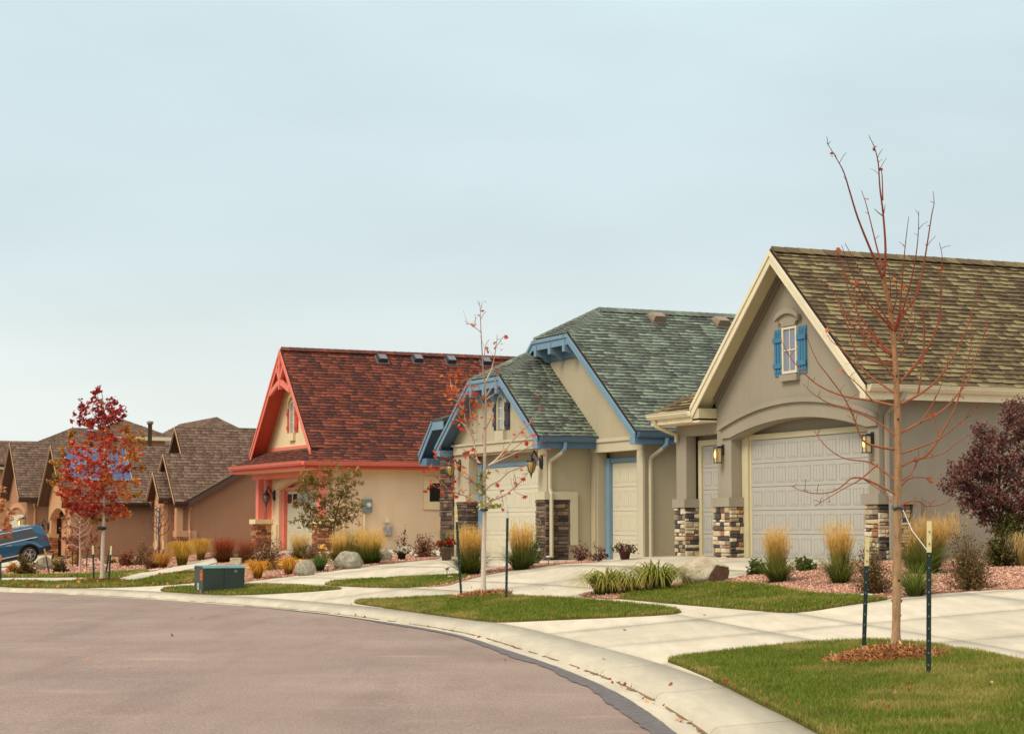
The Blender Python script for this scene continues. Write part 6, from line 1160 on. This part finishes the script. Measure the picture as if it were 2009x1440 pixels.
for px, py, h_, w_, lb, n_ in ((1190, 1166, 54, 150, 'daylily clump at the left end of the gravel bed', 260), (1288, 1158, 58, 160, 'daylily clump left of the white boulder', 280), (1238, 1163, 42, 110, 'middle low daylily clump of the three', 110)):
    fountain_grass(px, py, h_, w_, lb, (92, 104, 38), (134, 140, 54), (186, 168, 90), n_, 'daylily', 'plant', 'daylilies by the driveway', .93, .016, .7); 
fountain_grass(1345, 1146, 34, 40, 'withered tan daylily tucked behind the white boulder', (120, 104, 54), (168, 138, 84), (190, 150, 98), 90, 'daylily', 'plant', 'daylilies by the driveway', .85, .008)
for px, py, h_, w_, lb in ((505, 1136, 40, 54, 'orange yellow daylily beside the green utility cabinet'), (566, 1128, 36, 50, 'orange yellow daylily left of the smaller round boulder')):
    r = fountain_grass(px, py, h_, w_, lb, (140, 100, 32), (210, 146, 44), (230, 176, 74), 260, 'daylily', 'plant', 'daylilies by the driveway', .85, .008); P = rng.normal(0, 1, (7, 3)) * [.2, .2, .04] + [0, 0, .34]; mesh_obj('flowers', leaf_mesh('flowers', P, np.full(7, .09), pick_cols([(240, 196, 60)], 7), MAPLE), 'leaf', r)
fountain_grass(628, 1121, 30, 46, 'dark green tuft between the two round boulders', (40, 62, 20), (72, 100, 34), (110, 130, 60), 500, 'ornamental_grass', droop=.8)
r = shrub(637, 1098, 22, 34, 'small plant with yellow flowers between the grasses', [(150, 130, 50), (124, 116, 46)], 160, .04, 14); P = rng.normal(0, 1, (9, 3)) * [.15, .1, .05] + [0, 0, .34]; mesh_obj('flowers', leaf_mesh('flowers', P, np.full(9, .07), pick_cols([(244, 190, 50)], 9), MAPLE), 'leaf', r)
BG = [(122, 104, 60), (142, 112, 70), (104, 98, 52), (150, 104, 76), (114, 86, 60)]; BR_ = [(150, 102, 72), (124, 86, 62), (164, 114, 82), (110, 94, 60)]
shrub(1712, 1166, 106, 92, 'brown twiggy shrub behind the shorter steel stake', BG + [(70, 78, 36)], 2600, .022, 90, up=.9); shrub(1900, 1157, 112, 112, 'wide brown green shrub in the gravel below the purple shrub', BG + [(84, 84, 36), (70, 72, 30)], 3600, .022, 110, up=.7)
shrub(1487, 1128, 30, 46, 'low dark green plant left of the golden feather grass', [(66, 84, 32), (86, 104, 42), (50, 66, 28)], 420, .05, 26, flat=.9); shrub(1580, 1120, 28, 44, 'low dark green plant between the two feather grasses', [(66, 84, 32), (86, 104, 42), (54, 70, 28)], 420, .05, 26)
shrub(1966, 1112, 66, 90, 'leafy green undergrowth below the purple shrub', [(74, 82, 36), (96, 98, 44), (58, 64, 32), (110, 86, 50)], 1300, .045, 50); fountain_grass(2006, 1112, 70, 70, 'pale dry grass at the right edge of the picture', (150, 130, 70), (196, 168, 104), (214, 190, 134), 300)
shrub(525, 1119, 66, 92, 'brown shrub between the stone porch pier and the yellow daylilies', BR_ + [(84, 70, 36)], 2200, .035, 80); shrub(612, 1098, 34, 54, 'brown green filler shrub behind the smaller round boulder', BG, 700, .035, 40)
shrub(833, 1094, 44, 60, 'reddish brown shrub left of the geranium pot', BR_ + [(140, 70, 58)], 1100, .035, 60); shrub(748, 1096, 26, 40, 'sparse shrub right of the bushy golden grass', BR_, 260, .035, 24)
for px, py, h_, w_, lb in ((1140, 1102, 50, 50, 'sparse purple stemmed shrub nearest the brown stone base'), (1174, 1101, 42, 42, 'sparse purple stemmed shrub by the blue door frame'), (790, 1095, 62, 34, 'thin purple stems above the white petunias')): shrub(px, py, h_, w_, lb, [(110, 66, 68), (88, 56, 60), (140, 100, 76)], 130, .045, 11, (96, 62, 52), up=.5)
shrub(1049, 1107, 44, 40, 'green bush with white blossoms beside the brown stone base', [(60, 80, 34), (78, 96, 42), (52, 68, 30), (226, 220, 200)], 600, .045, 40)
shrub(300, 1117, 42, 44, 'brown green shrub left of the low tawny grass', BR_, 900, .05, 50); shrub(250, 1110, 32, 42, 'russet shrub against the brown end wall', [(140, 80, 50), (168, 96, 58), (108, 62, 44)], 700, .055, 50); shrub(275, 1109, 30, 40, 'dull green shrub right of the russet one', BR_ + [(104, 100, 52)], 600, .055, 40); shrub(282, 1098, 44, 40, 'sparse dry shrub below the tall narrow window', BR_, 500, .05, 50)
shrub(118, 1123, 32, 34, 'small dark conical shrub on the gravel by the leaning stake', [(84, 76, 34), (104, 86, 42), (70, 60, 30)], 900, .05, 50); shrub(51, 1131, 46, 52, 'spiky olive shrub left of the lichen covered boulder', [(110, 92, 40), (132, 96, 44), (88, 74, 34)], 1300, .05, 60); shrub(24, 1123, 22, 28, 'low yellow shrub at the edge of the steep driveway', [(206, 150, 52), (186, 128, 44)], 500, .05, 40); shrub(106, 1113, 18, 26, 'yellow shrub right of the lichen covered boulder', [(206, 156, 56), (186, 130, 48)], 420, .05, 30); shrub(150, 1108, 20, 34, 'yellow green shrub behind the small pale bare tree', [(196, 150, 60), (150, 120, 52)], 420, .055, 30); shrub(216, 1107, 18, 28, 'yellow shrub behind the red maple trunk', [(186, 146, 60), (150, 120, 52)], 320, .055, 30)
cl = [(x, y, 15, 13, 90, 'm') for x, y in ((128, 1010), (134, 1032), (128, 1052), (150, 1046), (140, 1066), (165, 1058), (180, 1042), (172, 1076), (150, 1078), (188, 1066), (196, 1088), (165, 1020))]
crown_tree('shrub_tree', 152, 1112, [(152, 1116), (152, 1095), (153, 1070), (154, 1045), (155, 1020)], cl, 'dull maroon leafy shrub behind the small pale bare tree', .09, PAL, .5, .05, (104, 72, 56), (110, 74, 58), shape=OVAL, cat='shrub')
cl = [(x, y, 17, 14, n_, 'v') for x, y, n_ in ((600, 935, 120), (596, 960, 110), (612, 948, 120), (632, 945, 120), (620, 970, 110), (592, 990, 110), (612, 1000, 150), (635, 985, 120), (650, 970, 70), (665, 950, 80), (680, 935, 80), (700, 925, 70), (690, 955, 60), (672, 975, 90), (655, 1000, 130), (680, 1005, 110), (695, 995, 80), (632, 1015, 150), (605, 1022, 110), (660, 1025, 100), (690, 1022, 70), (585, 1020, 60), (622, 1038, 60), (705, 945, 30), (640, 925, 60), (660, 915, 30), (688, 975, 60))]
crown_tree('shrub_tree', 655, 1092, [(655, 1096), (656, 1060), (655, 1035), (662, 1000), (672, 965), (684, 940)], cl, 'loose olive and rust leafed shrub tree before the coral porch', .066, PAL, .5, .035, (84, 62, 46), (88, 62, 44), shape=OVAL, cat='shrub', dens=2.8)
cl = [(x, y, 26, 24, 420, p_) for x, y, p_ in ((1985, 820, 'p'), (2000, 860, 'p'), (1960, 870, 'p'), (1925, 880, 'p'), (1910, 905, 'p'), (1940, 905, 'p'), (1975, 900, 'p'), (2010, 900, 'p'), (1885, 920, 'p'), (1915, 935, 'p'), (1950, 935, 'p'), (1985, 935, 'p'), (2020, 940, 'p'), (1870, 948, 'p'), (1895, 960, 'p'), (1925, 965, 'p'), (1960, 968, 'p'), (1995, 970, 'p'), (1905, 985, 'p'), (1935, 995, 'p'), (1970, 998, 'p'), (2005, 1000, 'p'), (1945, 1022, 'p'), (1975, 1030, 'q'), (2000, 1035, 'q'), (1990, 1010, 'q'), (1930, 850, 'p'), (1995, 800, 'p'), (2020, 840, 'p'), (2025, 985, 'p'))]
crown_tree('shrub_tree', 1968, 1110, [(1968, 1114), (1967, 1070), (1964, 1030), (1960, 980), (1962, 920), (1972, 860), (1985, 810)], cl, 'tall dark purple leafed shrub against the taupe side wall', .052, PAL, .5, .05, (74, 58, 46), (70, 46, 42), shape=OVAL, cat='shrub', dens=1.25)
# ------------------------------------------------------------------ boulders
boulder(1385, 1146, 98, 55, 'big white boulder with a brown broken side beside the driveway', 'rock_w', [((.8, -.6, -.15), .62), ((-.7, -.3, .75), .62), ((.5, -.2, .85), .66), ((-.2, -.9, .4), .72)], 3, mat2='rock_b')
boulder(598, 1129, 39, 31, 'smaller round grey boulder by the yellow daylilies', 'rock_g', [((0, -.9, .2), .85)], 11); boulder(681, 1116, 58, 35, 'largest round grey boulder in the red-roofed house bed', 'rock_g', [((0, -.8, .5), .85), ((-.8, 0, .4), .85)], 17); boulder(756, 1101, 26, 19, 'smallest grey boulder, right of the bushy golden grass', 'rock_g', [((0, 0, 1), .8)], 21); boulder(84, 1118, 36, 26, 'lichen covered boulder by the leaning stake', 'rock_t', [((.5, -.7, .3), .7), ((-.6, -.5, .5), .7)], 29)
boulder(462, 1110, 22, 16, 'pale block behind the green utility cabinet', 'rock_w', [((0, 0, 1), .5), ((1, 0, 0), .7), ((-1, 0, 0), .7), ((0, -1, 0), .7)], 5)
boulder(884, 1135, 14, 6, 'small flat pale stone at the corner of the far lawn', 'rock_w', [((0, 0, 1), .6)], 35)
# ------------------------------------------------------------------ mulch rings and fallen leaves
def mulch(px, py, w_, d_, h_, n, label, cols):
    g = G(px, py); k = g.y / F; Rr = w_ * k / 2; m = MB(); nr, na = 7, 26; ph = random.random() * 9
    def zz(x, y): q = min(1., math.hypot(x / Rr, y / (Rr * d_))); return hz(g.x + x, g.y + y) - g.z + h_ * (1 - q * q) + .02
    vs = [(0, 0, zz(0, 0))]; fs = []
    for i in range(1, nr + 1):
        for j in range(na):
            a = 2 * math.pi * j / na; q = i / nr * (1 + .14 * math.sin(3 * a + ph) * (i / nr)); x, y = Rr * q * math.cos(a), Rr * d_ * q * math.sin(a); vs.append((x, y, zz(x, y) + random.uniform(-.006, .012) - (.03 if i == nr else 0)))
    for j in range(na): fs.append((0, 1 + j, 1 + (j + 1) % na))
    for i in range(nr - 1):
        for j in range(na): a = 1 + i * na; fs.append((a + j, a + na + j, a + na + (j + 1) % na, a + (j + 1) % na))
    o = m.add(vs, fs).obj('mulch', simple('mulch_base', srgb(96, 62, 38), .95), None, False, False); o.location = g
    a = rng.random(n) * 6.283; q = np.sqrt(rng.random(n)) * 1.05; P = np.c_[np.cos(a) * q * Rr, np.sin(a) * q * Rr * d_]; z = np.array([zz(x, y) for x, y in P]); b = rng.random(n) * 6.283; L = .02 + .045 * rng.random(n)
    dv = np.c_[np.cos(b), np.sin(b), rng.normal(0, .45, n)] * L[:, None]; sv = np.c_[-np.sin(b), np.cos(b), rng.normal(0, .3, n)] * (.003 + .005 * rng.random(n))[:, None]; c = np.c_[P, z + .012 + .012 * rng.random(n)]
    V = np.stack([c - dv - sv, c - dv + sv, c + dv + sv, c + dv - sv, c - np.array([0, 0, .008])], 1).reshape(-1, 3); kk = np.arange(n)[:, None] * 5; col = pick_cols(cols, n, .2)
    F4 = kk + np.array([[0, 1, 2, 3]]); F3_ = np.concatenate([kk + np.array([[x, y, 4]]) for x, y in ((1, 0), (2, 1), (3, 2), (0, 3))])
    ch = mesh_obj('wood_chips', np_mesh('wood_chips', V, [F4, F3_], np.repeat(np.clip(col, 0, 1), 5, 0)), 'pebble', o); ch['kind'] = 'stuff'; tag(o, label, 'mulch', 'mulch rings', 'stuff')
MC = [(186, 124, 76), (206, 146, 94), (156, 98, 60), (222, 172, 122), (126, 80, 52)]
mulch(1740, 1300, 236, .62, .12, 5200, 'ring of orange wood mulch around the red-twigged tree', MC); mulch(942, 1172, 118, .7, .07, 1500, 'ring of wood mulch around the white-trunked tree', MC); mulch(200, 1142, 90, .7, .04, 500, 'leaf strewn mulch ring under the red maple', [(150, 80, 48), (180, 96, 56), (120, 70, 46)])
def fallen(polys, n, size, cols, label, lift=.05):
    P = np.concatenate([scatter(LW[k], 40) for k in polys]); P = P[rng.permutation(len(P))[:n]]; c = np.c_[P, hgt(P) + lift]; m = len(c); me = leaf_mesh('fallen_leaves', c, size * (.6 + .7 * rng.random(m)), pick_cols(cols, m, .15), MAPLE); o = mesh_obj('fallen_leaves', me, 'leaf'); tag(o, label, 'leaves', 'fallen leaves', 'stuff')
LFC = [(170, 84, 50), (150, 60, 44), (196, 130, 86), (180, 110, 64), (206, 160, 116)]
fallen(['near'], 150, .055, LFC, 'dry leaves scattered on the nearest lawn'); fallen(['mid', 'bed', 'box'], 130, .06, LFC, 'dry leaves scattered on the middle lawns'); fallen(['maple'], 420, .085, [(186, 88, 48), (170, 62, 44), (206, 130, 76)], 'red leaves under the maple')
ss = np.r_[rng.uniform(20, 50, 60), rng.uniform(24, 34, 26)]; dd_ = np.where(rng.random(len(ss)) < .7, rng.uniform(-.12, -.01, len(ss)), rng.uniform(-.4, 3.5, len(ss))); P = sd2xy(ss, dd_); zz_ = np.where(dd_ < .02, .015, np.where(dd_ < .64, .165, hgt(P) + .02)); o = mesh_obj('fallen_leaves', leaf_mesh('fallen_leaves', np.c_[P, zz_], .03 + .03 * rng.random(len(P)), pick_cols(LFC, len(P)), MAPLE), 'leaf'); tag(o, 'dry leaves lying along the kerb and driveways', 'leaves', 'fallen leaves', 'stuff')
P = np.c_[rng.uniform(-7, .5, 9), rng.uniform(15, 44, 9)]; _, d = xy2sd(P); P = P[d < -.6]; o = mesh_obj('fallen_leaves', leaf_mesh('fallen_leaves', np.c_[P, np.full(len(P), .045)], .04 + .02 * rng.random(len(P)), pick_cols(LFC, len(P)), MAPLE), 'leaf'); tag(o, 'single dry leaves lying on the asphalt', 'leaves', 'fallen leaves', 'stuff')
# ------------------------------------------------------------------ pots, path lights, cabinet
def pot(px, py, w_, h_, label, potc, green, flow, spikes=0, sp=1.3):
    g = G(px, py); k = g.y / F; R_ = w_ * k / 2; H = h_ * k; r = empty('flower_pot', g, 0, label, 'flower pot', 'planted pots'); MB().lathe([(R_ * .7, 0), (R_ * .92, H * .8), (R_ * 1.05, H * .82), (R_ * 1.05, H), (R_ * .9, H), (R_ * .85, H * .9), (.01, H * .9)], 14).obj('pot', simple('pot_glaze', srgb(*potc), .6), r, True)
    n = 420; P = rng.normal(0, .5, (n, 3)) * [R_ * sp, R_ * sp, R_ * .62] + [0, 0, H + R_ * .5]; mesh_obj('foliage', leaf_mesh('foliage', P, .05 + .03 * rng.random(n), pick_cols(green, n), OVAL), 'leaf', r)
    n = 150; u_ = rng.normal(0, 1, (16, 3)); u_ /= np.linalg.norm(u_, axis=1)[:, None]; u_[:, 2] = np.abs(u_[:, 2]) * .9; u_[:, 1] = -np.abs(u_[:, 1]); u_ = u_ * [R_ * sp * 1.05, R_ * sp * 1.05, R_ * .95] + [0, 0, H + R_ * .35]; P = u_[rng.integers(0, 16, n)] + rng.normal(0, .028, (n, 3)); mesh_obj('flowers', leaf_mesh('flowers', P, .04 + .02 * rng.random(n), pick_cols(flow, n, .08), MAPLE), 'leaf', r)
    if spikes: a = rng.random(spikes) * 6.283; strand_obj('spikes', r, (np.c_[np.zeros((spikes, 2)), np.full(spikes, H * .9)], a, np.full(spikes, R_ * 3.6) * (.7 + .5 * rng.random(spikes)), np.full(spikes, .012), np.clip(rng.normal(.86, .1, spikes), .5, .99), .15, var(C3(70, 84, 40), spikes), var(C3(120, 124, 70), spikes), var(C3(170, 160, 100), spikes), 4))
pot(876, 1099, 26, 27, 'brown pot of red geraniums with spiky green leaves', (92, 66, 58), [(60, 76, 34), (80, 94, 42), (48, 62, 30)], [(200, 40, 44), (176, 30, 40)], 40)
pot(788, 1099, 18, 14, 'dark hanging pot of white petunias before the peach wall', (48, 38, 36), [(66, 78, 36), (90, 98, 48)], [(236, 230, 214), (222, 214, 196)], 0, 1.6); pot(1226, 1097, 24, 16, 'pot of white and dark red flowers before the narrow door', (92, 40, 40), [(70, 66, 40), (90, 88, 48)], [(236, 228, 212), (150, 36, 44), (226, 218, 200), (110, 40, 50)], 0, 1.7)
shrub(1236, 1094, 50, 22, 'tall dark stems rising from the white and red flowers', [(96, 56, 60), (72, 44, 50)], 110, .05, 6, (90, 56, 50), up=.3)
for px, py, h_, lb in ((877, 1128, 17, 'path light at the corner of the small lawn by the feather grass'), (1076, 1108, 18, 'path light at the brown stone base'), (816, 1101, 14, 'path light right of the white petunias'), (643, 1122, 15, 'path light at the dark green tuft')):
    g = G(px, py); H = h_ * g.y / F; r = empty('path_light', g, 0, lb, 'path light', 'garden path lights'); s = H / .26; MB().tube([(0, 0, -.05), (0, 0, H * .6)], .011 * s, 6).obj('stem', 'black', r, True); MB().lathe([(.03 * s, H * .58), (.055 * s, H * .62), (.05 * s, H * .82)], 10).obj('lens', 'lampglass_am', r, True); MB().lathe([(.085 * s, H * .80), (.09 * s, H * .85), (.07 * s, H * .95), (.03 * s, H), (.005, H * 1.02)], 12).obj('cap', 'steel_lt', r, True)
# green utility cabinet
t = NT('cabinet_green', .5, .35); t.color(t.ramp(t.noise(2.5, 5), [(.3, srgb(50, 60, 53)), (.7, srgb(60, 70, 61))])); t.bump(t.noise(40, 2), .08, .003); M['cab'] = t.m
t = NT('cabinet_top', .5, .35); t.color(t.ramp(t.noise(3, 5), [(.3, srgb(86, 126, 124)), (.7, srgb(118, 156, 152))])); M['cab_top'] = t.m
M['orange'] = simple('label_orange', srgb(226, 104, 40), .6); M['white'] = simple('label_white', srgb(214, 208, 194), .6); M['ink'] = simple('label_ink', srgb(60, 40, 34), .7)
g = G(386, 1161); gr = G(478, 1154); ax = Vector((gr.x - g.x, gr.y - g.y, 0)); gl = G(384, 1160); th = math.atan2(ax.y, ax.x); cw = 1.0; k = g.y / F
p0 = G(399, 1165); cb = empty('utility_cabinet', p0, R(27), 'low green steel utility cabinet with an orange warning label on the kerbside grass', 'cabinet')
cw, cd, chh = 78 * k / math.cos(R(19)), .64, 52 * k
prof = [(0, 0), (cd, 0), (cd, chh * .9), (cd - .06, chh), (.05, chh * .985), (0, chh * .92)]
def cabx(x0, x1, m_, nm, grow=0.): return MB().prism([(y, z) for y, z in prof], 'x', x0, x1).obj(nm, m_, cb)
cabx(.0, cw / 2 - .004, 'cab', 'door'); cabx(cw / 2 + .004, cw, 'cab', 'door'); MB().box((-.006, .03, -.12), (cw + .006, cd - .02, .02)).obj('pad', 'steel_gr', cb)
MB().prism([(-.004, chh * .925), (.05, chh * .99), (cd - .06, chh * 1.004), (cd + .004, chh * .9), (cd + .004, chh * .93), (cd - .05, chh * 1.04), (.04, chh * 1.03), (-.012, chh * .95)], 'x', -.012, cw + .012).obj('lid', 'cab_top', cb)
o = MB().lathe([(.035, 0), (.035, .012), (.022, .014), (.022, .004), (.005, .004)], 14).obj('lock', 'steel_gr', cb); o.rotation_euler = (R(90), 0, 0); o.location = (cw * .78, -.0005, chh * .82)
side = MB().box((-.008, .02, 0), (-.0005, cd - .02, chh * .88)).obj('side_panel', 'cab', cb)
lab = MB().box((-.0115, .06, chh * .5), (-.0085, .22, chh * .86)).obj('warning_label', 'orange', cb)
for z_, h_ in ((.82, .02), (.77, .03), (.7, .015), (.655, .015), (.6, .02), (.55, .015)): MB().box((-.0135, .075, chh * z_ - .005), (-.012, .205, chh * (z_ + h_) - .004)).obj('printing', 'ink', lab)
lab = MB().box((-.0115, .3, chh * .14), (-.0085, .4, chh * .38)).obj('number_label', 'white', cb)
for z_ in (.33, .28, .23, .18): MB().box((-.0135, .315, chh * z_ - .006), (-.012, .385, chh * z_ + .006)).obj('printing', 'ink', lab)
MB().box((-.03, .10, .02), (-.009, .16, .09)).obj('latch', 'steel_gr', cb)
# small marker discs in the bed
for px, py, lb in ((1700, 1171, 'white irrigation valve cap on the grass edge by the shorter stake'),): g = G(px, py); o = MB().lathe([(.0, .02), (.10, .02), (.11, .035), (.09, .05), (.0, .055)], 14).obj('valve_cap', 'white', None, True); o.location = g; tag(o, lb, 'valve cap')
g = G(1548, 1139); o = MB().tube([(0, 0, 0), (0, 0, .05), (.03, -.05, .06)], [.03, .03, .035], 10).obj('drain_spout', 'white', None, True); o.location = g; tag(o, 'short white drain pipe end in the pink gravel', 'drain pipe')
# ------------------------------------------------------------------ blue car on the steep driveway
t = NT('car_paint', .22, .6); t.color(srgb(26, 78, 108)); t.b.inputs['Coat Weight'].default_value = .6; t.b.inputs['Metallic'].default_value = .35; M['car'] = t.m
M['tyre'] = simple('rubber', srgb(28, 26, 26), .85); M['rim'] = simple('alloy', srgb(200, 196, 190), .25, .5, .7); M['chrome'] = simple('chrome', srgb(214, 218, 220), .18, .6, .6); M['clad'] = simple('cladding', srgb(34, 32, 34), .7); M['tail'] = simple('tail_lamp', srgb(130, 24, 24), .25, .5); M['carglass'] = glass_mat('car_glass', srgb(26, 26, 32)); M['rimdark'] = simple('rim_dark', srgb(40, 38, 38), .5)
wheel = at_depth(54, 1103, 92.5); ca = H5.th               # the car points down the drive, away from the garage
car = empty('car', wheel, 0, 'blue sport utility car parked nose down on the steep driveway', 'car')
car.rotation_euler = (Matrix.Rotation(H5.th, 3, 'Z') @ Matrix.Rotation(R(-11.5), 3, 'Y')).to_euler()   # local +x to the tail, -y to the camera
# side profile of the body in (x, z); origin under the rear axle, nose at x = -3.9
WB_, RW = 2.9, .385
up = [(1.03, .62), (1.02, .78), (1.0, 1.0), (.96, 1.16), (.84, 1.48), (.74, 1.64), (.5, 1.69), (-.4, 1.71), (-1.2, 1.70), (-1.75, 1.64), (-2.35, 1.38), (-2.75, 1.18), (-3.2, 1.12), (-3.7, 1.0), (-3.9, .8), (-3.92, .45)]
belt = [(1.0, .98), (-2.75, 1.05)]
def warch(cx_, n=10): return [(cx_ + .46 * math.cos(a), RW + .46 * math.sin(a)) for a in np.linspace(math.pi, 0, n)] 
low = [(-3.85, .28)] + [(-WB_ - .46, .26)] + warch(-WB_) + [(-WB_ + .46, .26), (-.46, .26)] + warch(0) + [(.46, .30), (.95, .38)]
prof = up + low
def hw_at(z, x): b = .95 - .02 * max(0, .7 - z); t_ = max(0, z - 1.0) / .8; return (b - .26 * t_ ** 1.2) * (1 - .05 * max(0, -x - 3.2) - .06 * max(0, x - .6))
m = MB(); n = len(prof); vs = [(x, -hw_at(z, x), z) for x, z in prof] + [(x, hw_at(z, x), z) for x, z in prof]
m.add(vs, [tuple(range(n)), tuple(range(2 * n - 1, n - 1, -1))] + [(i, i + n, (i + 1) % n + n, (i + 1) % n) for i in range(n)]); o = m.obj('body', 'car', car)
bv = o.modifiers.new('bevel', 'BEVEL'); bv.width = .035; bv.segments = 2; bv.limit_method = 'ANGLE'
for s in (-1, 1):
    def sideplate(poly, mat, nm, off=.006, th_=.012): 
        v_ = [(x, s * (hw_at(z, x) + off), z) for x, z in poly]; w_ = [(x, s * (hw_at(z, x) + off - th_), z) for x, z in poly]; k_ = len(poly)
        return MB().add(v_ + w_, [tuple(range(k_)), tuple(range(2 * k_ - 1, k_ - 1, -1))] + [(i, (i + 1) % k_, (i + 1) % k_ + k_, i + k_) for i in range(k_)]).obj(nm, mat, car)
    sideplate([(.52, 1.16), (.46, 1.38), (.34, 1.54), (-.28, 1.58), (-.34, 1.14)], 'carglass', 'window'); sideplate([(-.40, 1.14), (-.34, 1.58), (-1.16, 1.58), (-1.22, 1.12)], 'carglass', 'window'); sideplate([(-1.28, 1.12), (-1.22, 1.58), (-1.7, 1.53), (-2.4, 1.14)], 'carglass', 'window')
    sideplate([(.5, 1.12), (.5, 1.15), (-2.5, 1.11), (-2.5, 1.08)], 'chrome', 'belt_trim', .016); sideplate([(.4, 1.585), (.32, 1.61), (-1.5, 1.62), (-1.5, 1.595)], 'chrome', 'window_trim', .016)
    sideplate([(-.50, .44), (-.50, .49), (-2.4, .47), (-2.4, .42)], 'chrome', 'sill_trim', .02); sideplate([(-.47, .27), (-.47, .42), (-2.43, .40), (-2.43, .27)], 'clad', 'sill_cladding', .012)
    for cx_ in (0, -WB_):
        a = [(cx_ + .53 * math.cos(t_), RW + .53 * math.sin(t_)) for t_ in np.linspace(-.1, math.pi + .1, 14)]; b = [(cx_ + .462 * math.cos(t_), RW + .462 * math.sin(t_)) for t_ in np.linspace(math.pi + .1, -.1, 14)]; sideplate(a + b, 'clad', 'wheel_arch', .012)
    sideplate([(.56, .36), (.52, .62), (.98, .62), (1.0, .42)], 'clad', 'bumper_cladding', .01); sideplate([(.62, .98), (.72, 1.08), (.9, 1.06), (.96, .96)], 'tail', 'tail_lamp', .014)
    for x in (-.75, -1.75): sideplate([(x, .98), (x, 1.01), (x - .2, 1.01), (x - .2, .98)], 'chrome', 'door_handle', .03)
    MB().tube([(.3, s * .68, 1.70), (.25, s * .68, 1.75), (-1.4, s * .68, 1.76), (-1.45, s * .68, 1.71)], .022, 6).obj('roof_rail', 'chrome', car)
    for cx_ in (0, -WB_):
        wh = MB().lathe([(.27, -.11), (RW - .03, -.12), (RW, -.09), (RW, .09), (RW - .03, .12), (.27, .11)], 28).obj('wheel', 'tyre', car, True); wh.rotation_euler = (R(90), 0, 0); wh.location = (cx_, s * .84, RW)
        d_ = MB().lathe([(.005, -.03), (.268, -.03), (.268, .03), (.005, .03)], 24).obj('rim', 'rimdark', wh, True); q = MB()
        zo = .085 * (1 if s < 0 else -1)
        q.lathe([(.25, -.02 + zo), (.272, -.02 + zo), (.272, .03 + zo), (.25, .03 + zo), (.25, -.02 + zo)], 24, cap=False); q.lathe([(.005, zo), (.06, zo), (.06, .03 + zo), (.005, .03 + zo)], 12)
        for j in range(5):
            for da in (-.16, .16): a = j * 2 * math.pi / 5 + da; q.tube([(.05 * math.cos(a), .05 * math.sin(a), zo + .01), (.25 * math.cos(a + da * .4), .25 * math.sin(a + da * .4), zo + .01)], .024, 4)
        q.obj('spokes', 'rim', wh)
MB().add([(.84, -.6, 1.45), (.84, .6, 1.45), (.95, .72, 1.16), (.95, -.72, 1.16), (.87, -.6, 1.46), (.87, .6, 1.46), (.98, .72, 1.17), (.98, -.72, 1.17)], [(3, 2, 1, 0), (4, 5, 6, 7), (0, 1, 5, 4), (1, 2, 6, 5), (2, 3, 7, 6), (3, 0, 4, 7)]).obj('rear_window', 'carglass', car); MB().box((.56, -.62, 1.66), (.86, .62, 1.70)).obj('spoiler', 'car', car); MB().box((-3.4, -.70, .3), (.85, .70, 1.0)).obj('underbody', 'clad', car); MB().box((.98, -.8, .4), (1.06, .8, .6)).obj('rear_bumper', 'clad', car)
